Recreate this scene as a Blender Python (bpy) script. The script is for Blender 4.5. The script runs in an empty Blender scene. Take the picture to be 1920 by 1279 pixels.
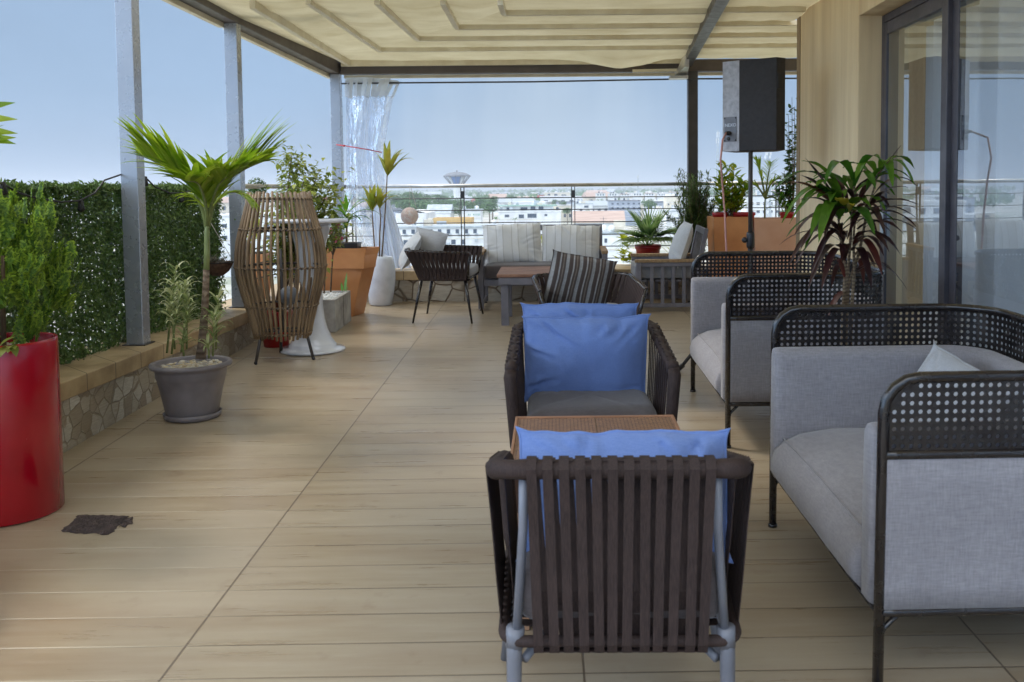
import bpy, bmesh, math, random
from mathutils import Vector, Matrix, noise
sc = bpy.context.scene
C = sc.collection
PI = math.pi
rnd = random.Random(7)
V = Vector

# ------------------------------------------------------------------ camera
F, CX, TH, ROLL = 1750.0, 1055.0, math.radians(3.3), 0.0088
CY = 357 + F * math.tan(TH)
CAM = V((0, 0, 1.51))
FW = V((0, math.cos(TH), -math.sin(TH)))
UP0 = V((0, math.sin(TH), math.cos(TH)))
RT0 = V((1, 0, 0))
RT = RT0 * math.cos(ROLL) - UP0 * math.sin(ROLL)
UPV = UP0 * math.cos(ROLL) + RT0 * math.sin(ROLL)
cam = bpy.data.cameras.new("camera")
cam.lens = 36.0 * F / 1920.0
cam.sensor_width = 36.0
cam.shift_x = (960 - CX) / 1920.0
cam.shift_y = (CY - 639.5) / 1920.0
cam.clip_start, cam.clip_end = 0.05, 30000
cam.dof.use_dof = True
cam.dof.focus_distance = 6.0
cam.dof.aperture_fstop = 6.3
cob = bpy.data.objects.new("camera", cam)
C.objects.link(cob)
m3 = Matrix((RT, UPV, -FW)).transposed()
cob.matrix_world = Matrix.Translation(CAM) @ m3.to_4x4()
sc.camera = cob
SL = 0.03                                  # the terrace falls 3 % towards the camera


def fz(y):
    return SL * y


def ray(px, py):
    return RT * ((px - CX) / F) - UPV * ((py - CY) / F) + FW


def at(px, py, y):
    d = ray(px, py)
    return CAM + d * (y / d.y)


def atx(px, py, x):
    d = ray(px, py)
    return CAM + d * (x / d.x)


def fl(px, py):                            # where a pixel's ray meets the terrace floor
    d = ray(px, py)
    t = -CAM.z / (d.z - SL * d.y)
    return CAM + d * t


# ------------------------------------------------------------------ light
sc.view_settings.view_transform = 'Standard'
sc.view_settings.look = 'None'
sc.view_settings.gamma = 1
sc.view_settings.exposure = 0.30
w = bpy.data.worlds.new("World")
sc.world = w
w.use_nodes = True
SUN_EL, SUN_AZ = math.radians(52), math.radians(-60)   # azimuth from +Y towards +X
if True:
    nt = w.node_tree
    nt.nodes.clear()
    n = nt.nodes.new
    out = n('ShaderNodeOutputWorld')
    bg = n('ShaderNodeBackground')
    sky = n('ShaderNodeTexSky')
    sky.sky_type = 'NISHITA'
    sky.sun_disc = False
    sky.sun_elevation = SUN_EL
    sky.sun_rotation = SUN_AZ
    sky.dust_density = 3.0
    tc = n('ShaderNodeTexCoord')
    sep = n('ShaderNodeSeparateXYZ')
    nt.links.new(tc.outputs['Generated'], sep.inputs[0])
    # storm cloud sheet: grey blue low down, much brighter cloud overhead
    cr = n('ShaderNodeValToRGB')
    e = cr.color_ramp.elements
    e[0].position, e[0].color = 0.0, (2.55, 3.75, 5.45, 1)
    e[1].position, e[1].color = 1.0, (12.5, 12.8, 13.0, 1)
    for p, c in ((0.02, (2.5, 3.7, 5.45, 1)), (0.10, (2.4, 3.7, 5.55, 1)), (0.24, (2.6, 3.9, 5.8, 1)), (0.5, (9.0, 10.0, 11.4, 1))):
        q = e.new(p)
        q.color = c
    nt.links.new(sep.outputs['Z'], cr.inputs['Fac'])
    # rain curtain: a paler patch low over the town
    dp = n('ShaderNodeVectorMath')
    dp.operation = 'DOT_PRODUCT'
    dv = (at(1020, 320, 10) - CAM).normalized()
    dp.inputs[1].default_value = dv
    nt.links.new(tc.outputs['Generated'], dp.inputs[0])
    mp = n('ShaderNodeMapping')
    mp.inputs['Scale'].default_value = (22, 22, 1.6)
    nt.links.new(tc.outputs['Generated'], mp.inputs[0])
    nz = n('ShaderNodeTexNoise')
    nz.inputs['Scale'].default_value = 1.3
    nz.inputs['Detail'].default_value = 5
    nt.links.new(mp.outputs[0], nz.inputs['Vector'])
    ad = n('ShaderNodeMath')
    ad.operation = 'MULTIPLY_ADD'
    nt.links.new(nz.outputs['Fac'], ad.inputs[0])
    ad.inputs[1].default_value = 0.020
    nt.links.new(dp.outputs['Value'], ad.inputs[2])
    mr = n('ShaderNodeMapRange')
    mr.interpolation_type = 'SMOOTHSTEP'
    mr.inputs['From Min'].default_value = 0.990
    mr.inputs['From Max'].default_value = 1.012
    mr.inputs['To Max'].default_value = 0.85
    nt.links.new(ad.outputs[0], mr.inputs['Value'])
    mx = n('ShaderNodeMix')
    mx.data_type = 'RGBA'
    nt.links.new(mr.outputs[0], mx.inputs['Factor'])
    nt.links.new(cr.outputs['Color'], mx.inputs['A'])
    mx.inputs['B'].default_value = (4.1, 5.3, 6.7, 1)
    # gentle cloud mottling over everything
    nz2 = n('ShaderNodeTexNoise')
    nz2.inputs['Scale'].default_value = 2.6
    nz2.inputs['Detail'].default_value = 4
    mp2 = n('ShaderNodeMapping')
    mp2.inputs['Scale'].default_value = (1, 1, 2.5)
    nt.links.new(tc.outputs['Generated'], mp2.inputs[0])
    nt.links.new(mp2.outputs[0], nz2.inputs['Vector'])
    mr2 = n('ShaderNodeMapRange')
    mr2.inputs['From Min'].default_value = 0.3
    mr2.inputs['From Max'].default_value = 0.7
    mr2.inputs['To Min'].default_value = 0.89
    mr2.inputs['To Max'].default_value = 1.08
    nt.links.new(nz2.outputs['Fac'], mr2.inputs['Value'])
    ml = n('ShaderNodeVectorMath')
    ml.operation = 'SCALE'
    nt.links.new(mx.outputs['Result'], ml.inputs[0])
    # extra brightness added to the unseen sky behind and left, to light the terrace
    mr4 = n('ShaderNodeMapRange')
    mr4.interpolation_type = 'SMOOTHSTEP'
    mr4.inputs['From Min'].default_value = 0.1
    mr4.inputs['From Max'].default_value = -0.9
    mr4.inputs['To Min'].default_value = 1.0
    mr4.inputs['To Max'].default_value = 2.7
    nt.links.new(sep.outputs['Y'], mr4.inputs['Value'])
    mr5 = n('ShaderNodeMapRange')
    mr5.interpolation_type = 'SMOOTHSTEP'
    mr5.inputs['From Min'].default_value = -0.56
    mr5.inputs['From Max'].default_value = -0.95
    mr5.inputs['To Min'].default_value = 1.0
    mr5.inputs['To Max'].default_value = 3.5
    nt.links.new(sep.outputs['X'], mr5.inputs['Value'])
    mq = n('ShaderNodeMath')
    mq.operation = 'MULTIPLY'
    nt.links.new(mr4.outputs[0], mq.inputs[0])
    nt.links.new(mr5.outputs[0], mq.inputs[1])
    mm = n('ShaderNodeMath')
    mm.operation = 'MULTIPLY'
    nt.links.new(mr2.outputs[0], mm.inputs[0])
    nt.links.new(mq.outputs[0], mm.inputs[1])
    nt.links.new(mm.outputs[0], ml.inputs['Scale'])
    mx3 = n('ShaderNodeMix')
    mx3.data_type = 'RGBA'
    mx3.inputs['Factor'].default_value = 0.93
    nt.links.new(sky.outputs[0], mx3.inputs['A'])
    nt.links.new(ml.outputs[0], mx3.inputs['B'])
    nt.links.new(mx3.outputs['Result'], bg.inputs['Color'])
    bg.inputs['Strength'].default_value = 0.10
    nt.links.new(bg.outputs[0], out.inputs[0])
sl = bpy.data.lights.new("sun", 'SUN')
sl.energy = 1.5
sl.angle = math.radians(12)
sl.color = (1.0, 0.94, 0.85)
so = bpy.data.objects.new("sun", sl)
C.objects.link(so)
sd = V((math.sin(SUN_AZ) * math.cos(SUN_EL), math.cos(SUN_AZ) * math.cos(SUN_EL), math.sin(SUN_EL)))
so.rotation_euler = sd.to_track_quat('Z', 'Y').to_euler()
so.location = sd * 50


# ------------------------------------------------------------------ mesh helpers
class MB:
    def __init__(s):
        s.v, s.f, s.sm, s.mi = [], [], [], []
        s.slot = 0

    def add(s, vs, fs, smooth=False, M=None):
        o = len(s.v)
        if M is not None:
            vs = [M @ V(p) for p in vs]
        s.v += [tuple(p) for p in vs]
        for f in fs:
            s.f.append(tuple(i + o for i in f))
            s.sm.append(smooth)
            s.mi.append(s.slot)
        return s

    def box(s, x0, x1, y0, y1, z0, z1, M=None):
        vs = [(x, y, z) for z in (z0, z1) for y in (y0, y1) for x in (x0, x1)]
        return s.add(vs, [(0, 2, 3, 1), (4, 5, 7, 6), (0, 1, 5, 4), (1, 3, 7, 5), (3, 2, 6, 7), (2, 0, 4, 6)], False, M)

    def cbox(s, c, sz, M=None):
        return s.box(c[0] - sz[0] / 2, c[0] + sz[0] / 2, c[1] - sz[1] / 2, c[1] + sz[1] / 2, c[2] - sz[2] / 2, c[2] + sz[2] / 2, M)

    def hexa(s, b, t):                      # bottom quad, top quad (both counter-clockwise from above)
        return s.add(list(b) + list(t), [(3, 2, 1, 0), (4, 5, 6, 7), (0, 1, 5, 4), (1, 2, 6, 5), (2, 3, 7, 6), (3, 0, 4, 7)])

    def beam(s, p, q, wd, ht, up=V((0, 0, 1))):   # square bar from p to q
        p, q = V(p), V(q)
        d = (q - p).normalized()
        sd_ = d.cross(up)
        if sd_.length < 1e-4:
            sd_ = V((1, 0, 0))
        sd_.normalize()
        u = sd_.cross(d)
        vs = []
        for o in (p, q):
            for a, b in ((-1, -1), (1, -1), (1, 1), (-1, 1)):
                vs.append(o + sd_ * (a * wd / 2) + u * (b * ht / 2))
        return s.add(vs, [(3, 2, 1, 0), (4, 5, 6, 7), (0, 1, 5, 4), (1, 2, 6, 5), (2, 3, 7, 6), (3, 0, 4, 7)])

    def tube(s, pts, r, seg=8, closed=False, M=None, cap=True):
        pts = [V(p) for p in pts]
        n_ = len(pts)
        rs = list(r) + [r[-1]] * n_ if isinstance(r, (list, tuple)) else [r] * n_
        vs = []
        prev = None
        for i, p in enumerate(pts):
            a = pts[(i - 1) % n_] if (closed or i > 0) else p
            b = pts[(i + 1) % n_] if (closed or i < n_ - 1) else p
            d = (b - a)
            if d.length < 1e-9:
                d = V((0, 0, 1))
            d.normalize()
            if prev is None:
                ref = V((0, 0, 1)) if abs(d.z) < .9 else V((1, 0, 0))
                x = d.cross(ref).normalized()
            else:
                x = prev - d * prev.dot(d)
                if x.length < 1e-6:
                    x = d.cross(V((0, 0, 1)))
                x.normalize()
            prev = x
            y = d.cross(x)
            for k in range(seg):
                an = 2 * PI * k / seg
                vs.append(p + (x * math.cos(an) + y * math.sin(an)) * rs[i])
        fs = []
        m = n_ if closed else n_ - 1
        for i in range(m):
            j = (i + 1) % n_
            for k in range(seg):
                l = (k + 1) % seg
                fs.append((i * seg + k, i * seg + l, j * seg + l, j * seg + k))
        if cap and not closed:
            fs.append(tuple(range(seg - 1, -1, -1)))
            fs.append(tuple((n_ - 1) * seg + k for k in range(seg)))
        return s.add(vs, fs, True, M)

    def lathe(s, prof, seg=32, M=None, cx=0, cy=0):
        vs, fs = [], []
        n_ = len(prof)
        for (r, z) in prof:
            for k in range(seg):
                a = 2 * PI * k / seg
                vs.append((cx + r * math.cos(a), cy + r * math.sin(a), z))
        for i in range(n_ - 1):
            for k in range(seg):
                l = (k + 1) % seg
                fs.append((i * seg + k, i * seg + l, (i + 1) * seg + l, (i + 1) * seg + k))
        if prof[0][0] > 1e-4:
            fs.append(tuple(range(seg - 1, -1, -1)))
        if prof[-1][0] > 1e-4:
            fs.append(tuple((n_ - 1) * seg + k for k in range(seg)))
        return s.add(vs, fs, True, M)

    def grid(s, fn, nu, nv, smooth=True, M=None, closeu=False):
        vs = [fn(i / nu, j / nv) for j in range(nv + 1) for i in range(nu + 1)]
        fs = []
        for j in range(nv):
            for i in range(nu):
                a = j * (nu + 1) + i
                fs.append((a, a + 1, a + nu + 2, a + nu + 1))
        return s.add(vs, fs, smooth, M)

    def strap(s, pts, wdir, wd, th):        # flat band swept along pts; wdir may be a list
        pts = [V(p) for p in pts]
        n_ = len(pts)
        vs, fs = [], []
        for i, p in enumerate(pts):
            d = pts[min(i + 1, n_ - 1)] - pts[max(i - 1, 0)]
            d.normalize()
            wv = V(wdir[i] if isinstance(wdir, list) else wdir).normalized()
            nn = d.cross(wv)
            nn.normalize()
            for a, b in ((-1, -1), (1, -1), (1, 1), (-1, 1)):
                vs.append(p + wv * (a * wd / 2) + nn * (b * th / 2))
        for i in range(n_ - 1):
            for k in range(4):
                l = (k + 1) % 4
                fs.append((i * 4 + k, i * 4 + l, i * 4 + 4 + l, i * 4 + 4 + k))
        fs += [(3, 2, 1, 0), tuple((n_ - 1) * 4 + k for k in range(4))]
        return s.add(vs, fs)

    def leaf(s, b, d, L, W, droop=.5, fold=.25, n=5, pw=.8, roll=0, wav=0):
        b, d = V(b), V(d).normalized()
        side = d.cross(V((0, 0, 1)))
        if side.length < .15:
            a = rnd.uniform(0, 2 * PI)
            side = V((math.cos(a), math.sin(a), 0))
        side.normalize()
        if roll:
            side = Matrix.Rotation(roll, 3, d) @ side
        p = b.copy()
        vs, fs = [], []
        for i in range(n + 1):
            t = i / n
            dd = (d + V((0, 0, -1)) * droop * t * t * 1.6).normalized()
            nn = side.cross(dd).normalized()
            wdt = W * max(0.03, math.sin(PI * min(1, (.06 + .94 * t)) ** pw)) * .5
            if wav:
                nn2 = nn * (wav * math.sin(t * 17 + L * 50) * W)
            else:
                nn2 = V((0, 0, 0))
            vs += [p - side * wdt + nn * (fold * wdt) + nn2, p, p + side * wdt + nn * (fold * wdt) - nn2]
            p = p + dd * (L / n)
        for i in range(n):
            a = i * 3
            fs += [(a, a + 1, a + 4, a + 3), (a + 1, a + 2, a + 5, a + 4)]
        return s.add(vs, fs, True)

    def curve_leaf(s, a, e, arch, W, n=9, fold=.28, pw=.75, wav=0):
        """a blade from a to e whose middle lifts by arch"""
        a, e = V(a), V(e)
        c = (a + e) / 2 + V((0, 0, arch * 2))
        ch = (e - a)
        side = ch.cross(V((0, 0, 1)))
        if side.length < .15 * ch.length:
            an = rnd.uniform(0, 2 * PI)
            side = V((math.cos(an), math.sin(an), 0))
        side.normalize()
        vs, fs = [], []
        for i in range(n + 1):
            t = i / n
            p = a * (1 - t) ** 2 + c * (2 * t * (1 - t)) + e * t * t
            d = ((c - a) * (1 - t) + (e - c) * t).normalized()
            nn = side.cross(d).normalized()
            wdt = W * max(.03, math.sin(PI * min(1, .06 + .94 * t)) ** pw) * .5
            q = nn * (wav * math.sin(t * 15 + a.x * 80) * W)
            vs += [p - side * wdt + nn * (fold * wdt) + q, p, p + side * wdt + nn * (fold * wdt) - q]
        for i in range(n):
            k = i * 3
            fs += [(k, k + 1, k + 4, k + 3), (k + 1, k + 2, k + 5, k + 4)]
        return s.add(vs, fs, True)

    def card(s, p, nrm, size, asp=1.6, ang=None):  # one leaf-sized face (a folded diamond)
        nrm = V(nrm).normalized()
        t = nrm.cross(V((rnd.uniform(-1, 1), rnd.uniform(-1, 1), rnd.uniform(-1, 1))))
        if t.length < 1e-3:
            t = nrm.cross(V((1, .3, 0)))
        t.normalize()
        u = nrm.cross(t)
        p = V(p)
        a = size * asp / 2
        vs = [p - t * a, p + u * size * .36 + nrm * size * .12, p + t * a, p - u * size * .36 + nrm * size * .12]
        return s.add(vs, [(0, 1, 2), (0, 2, 3)], False)

    def superell(s, a, b, c, e1=.35, e2=.35, M=None, nu=28, nv=14, wr=0, seed=0):
        def sp(x, e):
            return math.copysign(abs(x) ** e, x)

        def fn(u, v):
            th, ph = u * 2 * PI, (v - .5) * PI
            x = a * sp(math.cos(ph), e1) * sp(math.cos(th), e2)
            y = b * sp(math.cos(ph), e1) * sp(math.sin(th), e2)
            z = c * sp(math.sin(ph), e1)
            if wr:
                q = noise.noise(V((x * 9 + seed, y * 9, z * 9))) * wr + noise.noise(V((x * 22 + seed, y * 22, z * 15))) * wr * .4
                k = 1 + q / max(a, b, c)
                z += q
                x *= k
                y *= k
            return (x, y, z)
        return s.grid(fn, nu, nv, True, M)

    def pillow(s, wd, ht, th, M=None, seed=0, wr=.012, pinch=.05, n=72, seam=.0045):
        rr = random.Random(seed * 17 + 5)
        cre = []
        for k in range(11):                 # creases running in from corners and seams
            if k < 4:
                u0, v0 = (-.93, .93)[k % 2], (-.93, .93)[k // 2]
            else:
                u0, v0 = rr.choice(((rr.uniform(-.8, .8), .95), (rr.uniform(-.8, .8), .95), (rr.uniform(-.8, .8), -.95), (.95, rr.uniform(-.8, .8)), (-.95, rr.uniform(-.8, .8))))
            an = math.atan2(-v0 + rr.uniform(-.5, .5), -u0 * .9 + rr.uniform(-.7, .7))
            cre.append((u0, v0, math.cos(an), math.sin(an), rr.uniform(.35, .95), rr.uniform(.020, .045), rr.uniform(.5, 1.2), rr.uniform(-.5, .5)))

        def pt(u, v, sg):
            uu, vv = 2 * u - 1, 2 * v - 1
            # square the corners out into little ears
            x = wd / 2 * uu * (1 - pinch * (1 - vv ** 14) * abs(uu))
            z = ht / 2 * vv * (1 - pinch * (1 - uu ** 14) * abs(vv))
            e = max(0, (1 - abs(uu) ** 2.4)) * max(0, (1 - abs(vv) ** 2.4))
            y = th / 2 * e ** .6
            q = noise.noise(V((x * 5 + seed * 3.1, z * 5, sg * 3.0))) * wr * 1.1 + noise.noise(V((x * 30 + seed * 2, z * 14 + x * 9, sg))) * wr * .18
            for (u0, v0, cx_, cy_, L, w_, d_, bend) in cre:
                du, dv = uu - u0, vv - v0
                t_ = du * cx_ + dv * cy_
                if t_ < -.1 or t_ > L:
                    continue
                n_ = -du * cy_ + dv * cx_ - bend * t_ * t_ * .5
                fade = min(1, (t_ + .1) * 5) * (1 - t_ / L)
                q += wr * d_ * fade * (-1.3 * math.exp(-(n_ / w_) ** 2) + .8 * math.exp(-((n_ - 2.0 * w_) / (1.5 * w_)) ** 2))
            y += q * min(1, e * 4)
            zz = z + (noise.noise(V((x * 6 + seed, seed * 1.7, 0))) + .6 * noise.noise(V((x * 19 + seed, seed * .7, 0)))) * wr * .9
            return V((x, sg * max(y, 0.001), zz))
        s.grid(lambda u, v: pt(u, v, 1), n, n, True, M)
        s.grid(lambda u, v: pt(1 - u, v, -1), n, n, True, M)
        if seam:
            ol = [pt(i / n, 0, 1) for i in range(n)] + [pt(1, i / n, 1) for i in range(n)] + [pt(1 - i / n, 1, 1) for i in range(n)] + [pt(0, 1 - i / n, 1) for i in range(n)]
            ol = [V((p.x, 0, p.z)) for p in ol]
            s.tube(ol, seam, 5, True, M)
        return s

    def weld(s, dist=1e-4):                 # merge coincident corners
        key, mp_, nv = {}, [], []
        for p in s.v:
            k = tuple(round(c / dist) for c in p)
            if k not in key:
                key[k] = len(nv)
                nv.append(p)
            mp_.append(key[k])
        s.v = nv
        s.f = [tuple(mp_[i] for i in f) for f in s.f]
        return s

    def build(s, name, mats, parent=None, bevel=0, segs=2, M=None):
        me = bpy.data.meshes.new(name)
        me.from_pydata(s.v, [], s.f)
        me.polygons.foreach_set('use_smooth', s.sm)
        if not isinstance(mats, (list, tuple)):
            mats = [mats]
        for m_ in mats:
            me.materials.append(m_)
        me.polygons.foreach_set('material_index', s.mi)
        me.update()
        ob = bpy.data.objects.new(name, me)
        C.objects.link(ob)
        if parent is not None:
            ob.parent = parent
        if M is not None:
            ob.matrix_local = M
        if bevel:
            b = ob.modifiers.new("bevel", 'BEVEL')
            b.width = bevel
            b.segments = segs
            b.limit_method = 'ANGLE'
            b.angle_limit = math.radians(40)
        return ob


def tag(o, label=None, cat=None, group=None, kind=None):
    if label:
        o['label'] = label
    if cat:
        o['category'] = cat
    if group:
        o['group'] = group
    if kind:
        o['kind'] = kind
    return o


def thing(name, label, cat, loc=(0, 0, 0), rz=0, group=None, slope=False, sc_=1):
    o = bpy.data.objects.new(name, None)
    o.empty_display_size = .1
    C.objects.link(o)
    T = Matrix.Translation(V(loc))
    if slope:
        T = T @ Matrix.Rotation(math.atan(SL), 4, 'X')
    o.matrix_world = T @ Matrix.Rotation(rz, 4, 'Z') @ Matrix.Scale(sc_, 4)
    return tag(o, label, cat, group)


def on_floor(x, y):
    return V((x, y, fz(y)))


def dup(root, M=None, label=None, group=None):
    r = root.copy()
    C.objects.link(r)
    if M is not None:
        r.matrix_world = M
    if label:
        r['label'] = label
    if group:
        r['group'] = group
    for ch in list(root.children):
        c = ch.copy()
        C.objects.link(c)
        c.parent = r
        for g in list(ch.children):
            d = g.copy()
            C.objects.link(d)
            d.parent = c
    return r


# ------------------------------------------------------------------ materials
def lin(r, g, b):
    f = lambda c: ((c / 255 + .055) / 1.055) ** 2.4 if c > 10 else c / 255 / 12.92
    return (f(r), f(g), f(b), 1)


def K(c, k):
    return (c[0] * k, c[1] * k, c[2] * k, 1)


class NT:
    def __init__(s, name):
        s.m = bpy.data.materials.new(name)
        s.m.use_nodes = True
        s.t = s.m.node_tree
        s.t.nodes.clear()
        s.out = s.t.nodes.new('ShaderNodeOutputMaterial')
        s.p = s.t.nodes.new('ShaderNodeBsdfPrincipled')
        s.t.links.new(s.p.outputs[0], s.out.inputs[0])

    def n(s, ty, **kw):
        x = s.t.nodes.new('ShaderNode' + ty)
        for k, v in kw.items():
            if k in x.inputs:
                s.set(x.inputs[k], v)
            else:
                setattr(x, k, v)
        return x

    def set(s, inp, v):
        if isinstance(v, bpy.types.NodeSocket):
            s.t.links.new(v, inp)
        else:
            inp.default_value = v

    def math(s, op, a, b=0, c=0, clamp=False):
        x = s.t.nodes.new('ShaderNodeMath')
        x.operation = op
        x.use_clamp = clamp
        for i, v in enumerate((a, b, c)):
            s.set(x.inputs[i], v)
        return x.outputs[0]

    def mix(s, f, a, b, blend='MIX'):
        x = s.t.nodes.new('ShaderNodeMix')
        x.data_type = 'RGBA'
        x.blend_type = blend
        s.set(x.inputs['Factor'], f)
        s.set(x.inputs['A'], a)
        s.set(x.inputs['B'], b)
        return x.outputs['Result']

    def ramp(s, f, stops):
        x = s.t.nodes.new('ShaderNodeValToRGB')
        e = x.color_ramp.elements
        while len(e) < len(stops):
            e.new(.5)
        for q, (p, c) in zip(e, stops):
            q.position = p
            q.color = c if not isinstance(c, (int, float)) else (c, c, c, 1)
        s.set(x.inputs[0], f)
        return x.outputs[0]

    def rng(s, v, a, b, c=0., d=1.):
        x = s.t.nodes.new('ShaderNodeMapRange')
        s.set(x.inputs[0], v)
        for i, q in enumerate((a, b, c, d)):
            x.inputs[i + 1].default_value = q
        return x.outputs[0]

    def coord(s, scale=(1, 1, 1), rot=(0, 0, 0), which='Object'):
        tc_ = s.t.nodes.new('ShaderNodeTexCoord')
        mp_ = s.t.nodes.new('ShaderNodeMapping')
        mp_.inputs['Scale'].default_value = scale
        mp_.inputs['Rotation'].default_value = rot
        s.t.links.new(tc_.outputs[which], mp_.inputs[0])
        return mp_.outputs[0]

    def noise(s, vec, scale, detail=4, rough=.55):
        x = s.n('TexNoise', Scale=scale, Detail=detail, Roughness=rough)
        s.t.links.new(vec, x.inputs['Vector'])
        return x.outputs['Fac']

    def bump(s, h, strength=.3, dist=.01):
        x = s.n('Bump', Strength=strength, Distance=dist)
        s.t.links.new(h, x.inputs['Height'])
        s.t.links.new(x.outputs[0], s.p.inputs['Normal'])

    def P(s, **kw):
        for k, v in kw.items():
            s.set(s.p.inputs[k.replace('_', ' ')], v)
        return s


def pm(name, col, col2=None, rough=.6, scale=6, bump=0, bscale=60, stretch=(1, 1, 1), metallic=0, spec=.5, coat=0, lo=.35, hi=.65, bdist=.004, rvar=.08):
    t = NT(name)
    co = t.coord(stretch)
    nz = t.noise(co, scale, 6)
    c2 = col2 or K(col, .75)
    t.P(Base_Color=t.ramp(nz, ((lo, c2), (hi, col))), Metallic=metallic)
    t.p.inputs['Specular IOR Level'].default_value = spec
    t.P(Roughness=t.rng(t.noise(co, scale * 2.3, 5), .3, .7, max(0.02, rough - rvar), min(1, rough + rvar)))
    if coat:
        t.p.inputs['Coat Weight'].default_value = coat
        t.p.inputs['Coat Roughness'].default_value = .08
    if bump:
        t.bump(t.noise(t.coord(stretch), bscale, 5), bump, bdist)
    return t.m


def leafmat(name, cols, transl=.35, rough=.45, vein=None):
    t = NT(name)
    g = t.n('NewGeometry')
    r = g.outputs['Random Per Island']
    k = len(cols)
    c = t.ramp(r, [(i / max(1, k - 1), q) for i, q in enumerate(cols)])
    nz = t.noise(t.coord(), 9, 3)
    c = t.mix(t.rng(nz, .35, .65, 0, .45), c, K(cols[0], .55))
    t.P(Base_Color=c, Roughness=rough)
    tr = t.n('BsdfTranslucent')
    t.t.links.new(c, tr.inputs['Color'])
    ms = t.n('MixShader')
    ms.inputs[0].default_value = transl
    t.t.links.new(t.p.outputs[0], ms.inputs[1])
    t.t.links.new(tr.outputs[0], ms.inputs[2])
    t.t.links.new(ms.outputs[0], t.out.inputs[0])
    return t.m


def weave(name, col, col2, scale=420, rough=.85, blotch=5):
    t = NT(name)
    co = t.coord()
    a = t.noise(t.coord((1, 1, .14)), scale * .8, 3)
    b = t.noise(t.coord((.14, .14, 1)), scale * .8, 3)
    k = t.math('ADD', a, b)
    f = t.rng(k, .55, 1.45)
    big = t.noise(co, blotch, 4)
    c = t.mix(f, col2, col)
    c = t.mix(t.rng(big, .35, .7, 0, .3), c, K(col2, .8))
    t.P(Base_Color=c, Roughness=rough)
    t.p.inputs['Sheen Weight'].default_value = .25
    t.p.inputs['Specular IOR Level'].default_value = .2
    t.bump(k, .25, .002)
    return t.m


def stripes(name, stops, axis, freq, rough=.9, phase=0):   # striped cloth, colour ramp over one repeat
    t = NT(name)
    co = t.coord()
    sp = t.n('SeparateXYZ')
    t.t.links.new(co, sp.inputs[0])
    wob = t.math('MULTIPLY', t.math('SUBTRACT', t.noise(co, 5, 2), .5), .02)
    u = t.math('ADD', t.math('MULTIPLY', t.math('ADD', sp.outputs[axis], wob), freq), 100.0 + phase)
    fr = t.math('FRACT', u)
    x = t.n('ValToRGB')
    x.color_ramp.interpolation = 'LINEAR'
    e = x.color_ramp.elements
    while len(e) < len(stops):
        e.new(.5)
    for q, (p, c) in zip(e, stops):
        q.position, q.color = p, c
    t.t.links.new(fr, x.inputs[0])
    c = t.mix(t.rng(t.noise(co, 60, 4), .3, .7, 0, .3), x.outputs[0], K(stops[0][1], .8))
    t.P(Base_Color=c, Roughness=rough)
    t.p.inputs['Specular IOR Level'].default_value = .2
    t.bump(t.noise(co, 300, 2), .2, .002)
    return t.m
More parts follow.
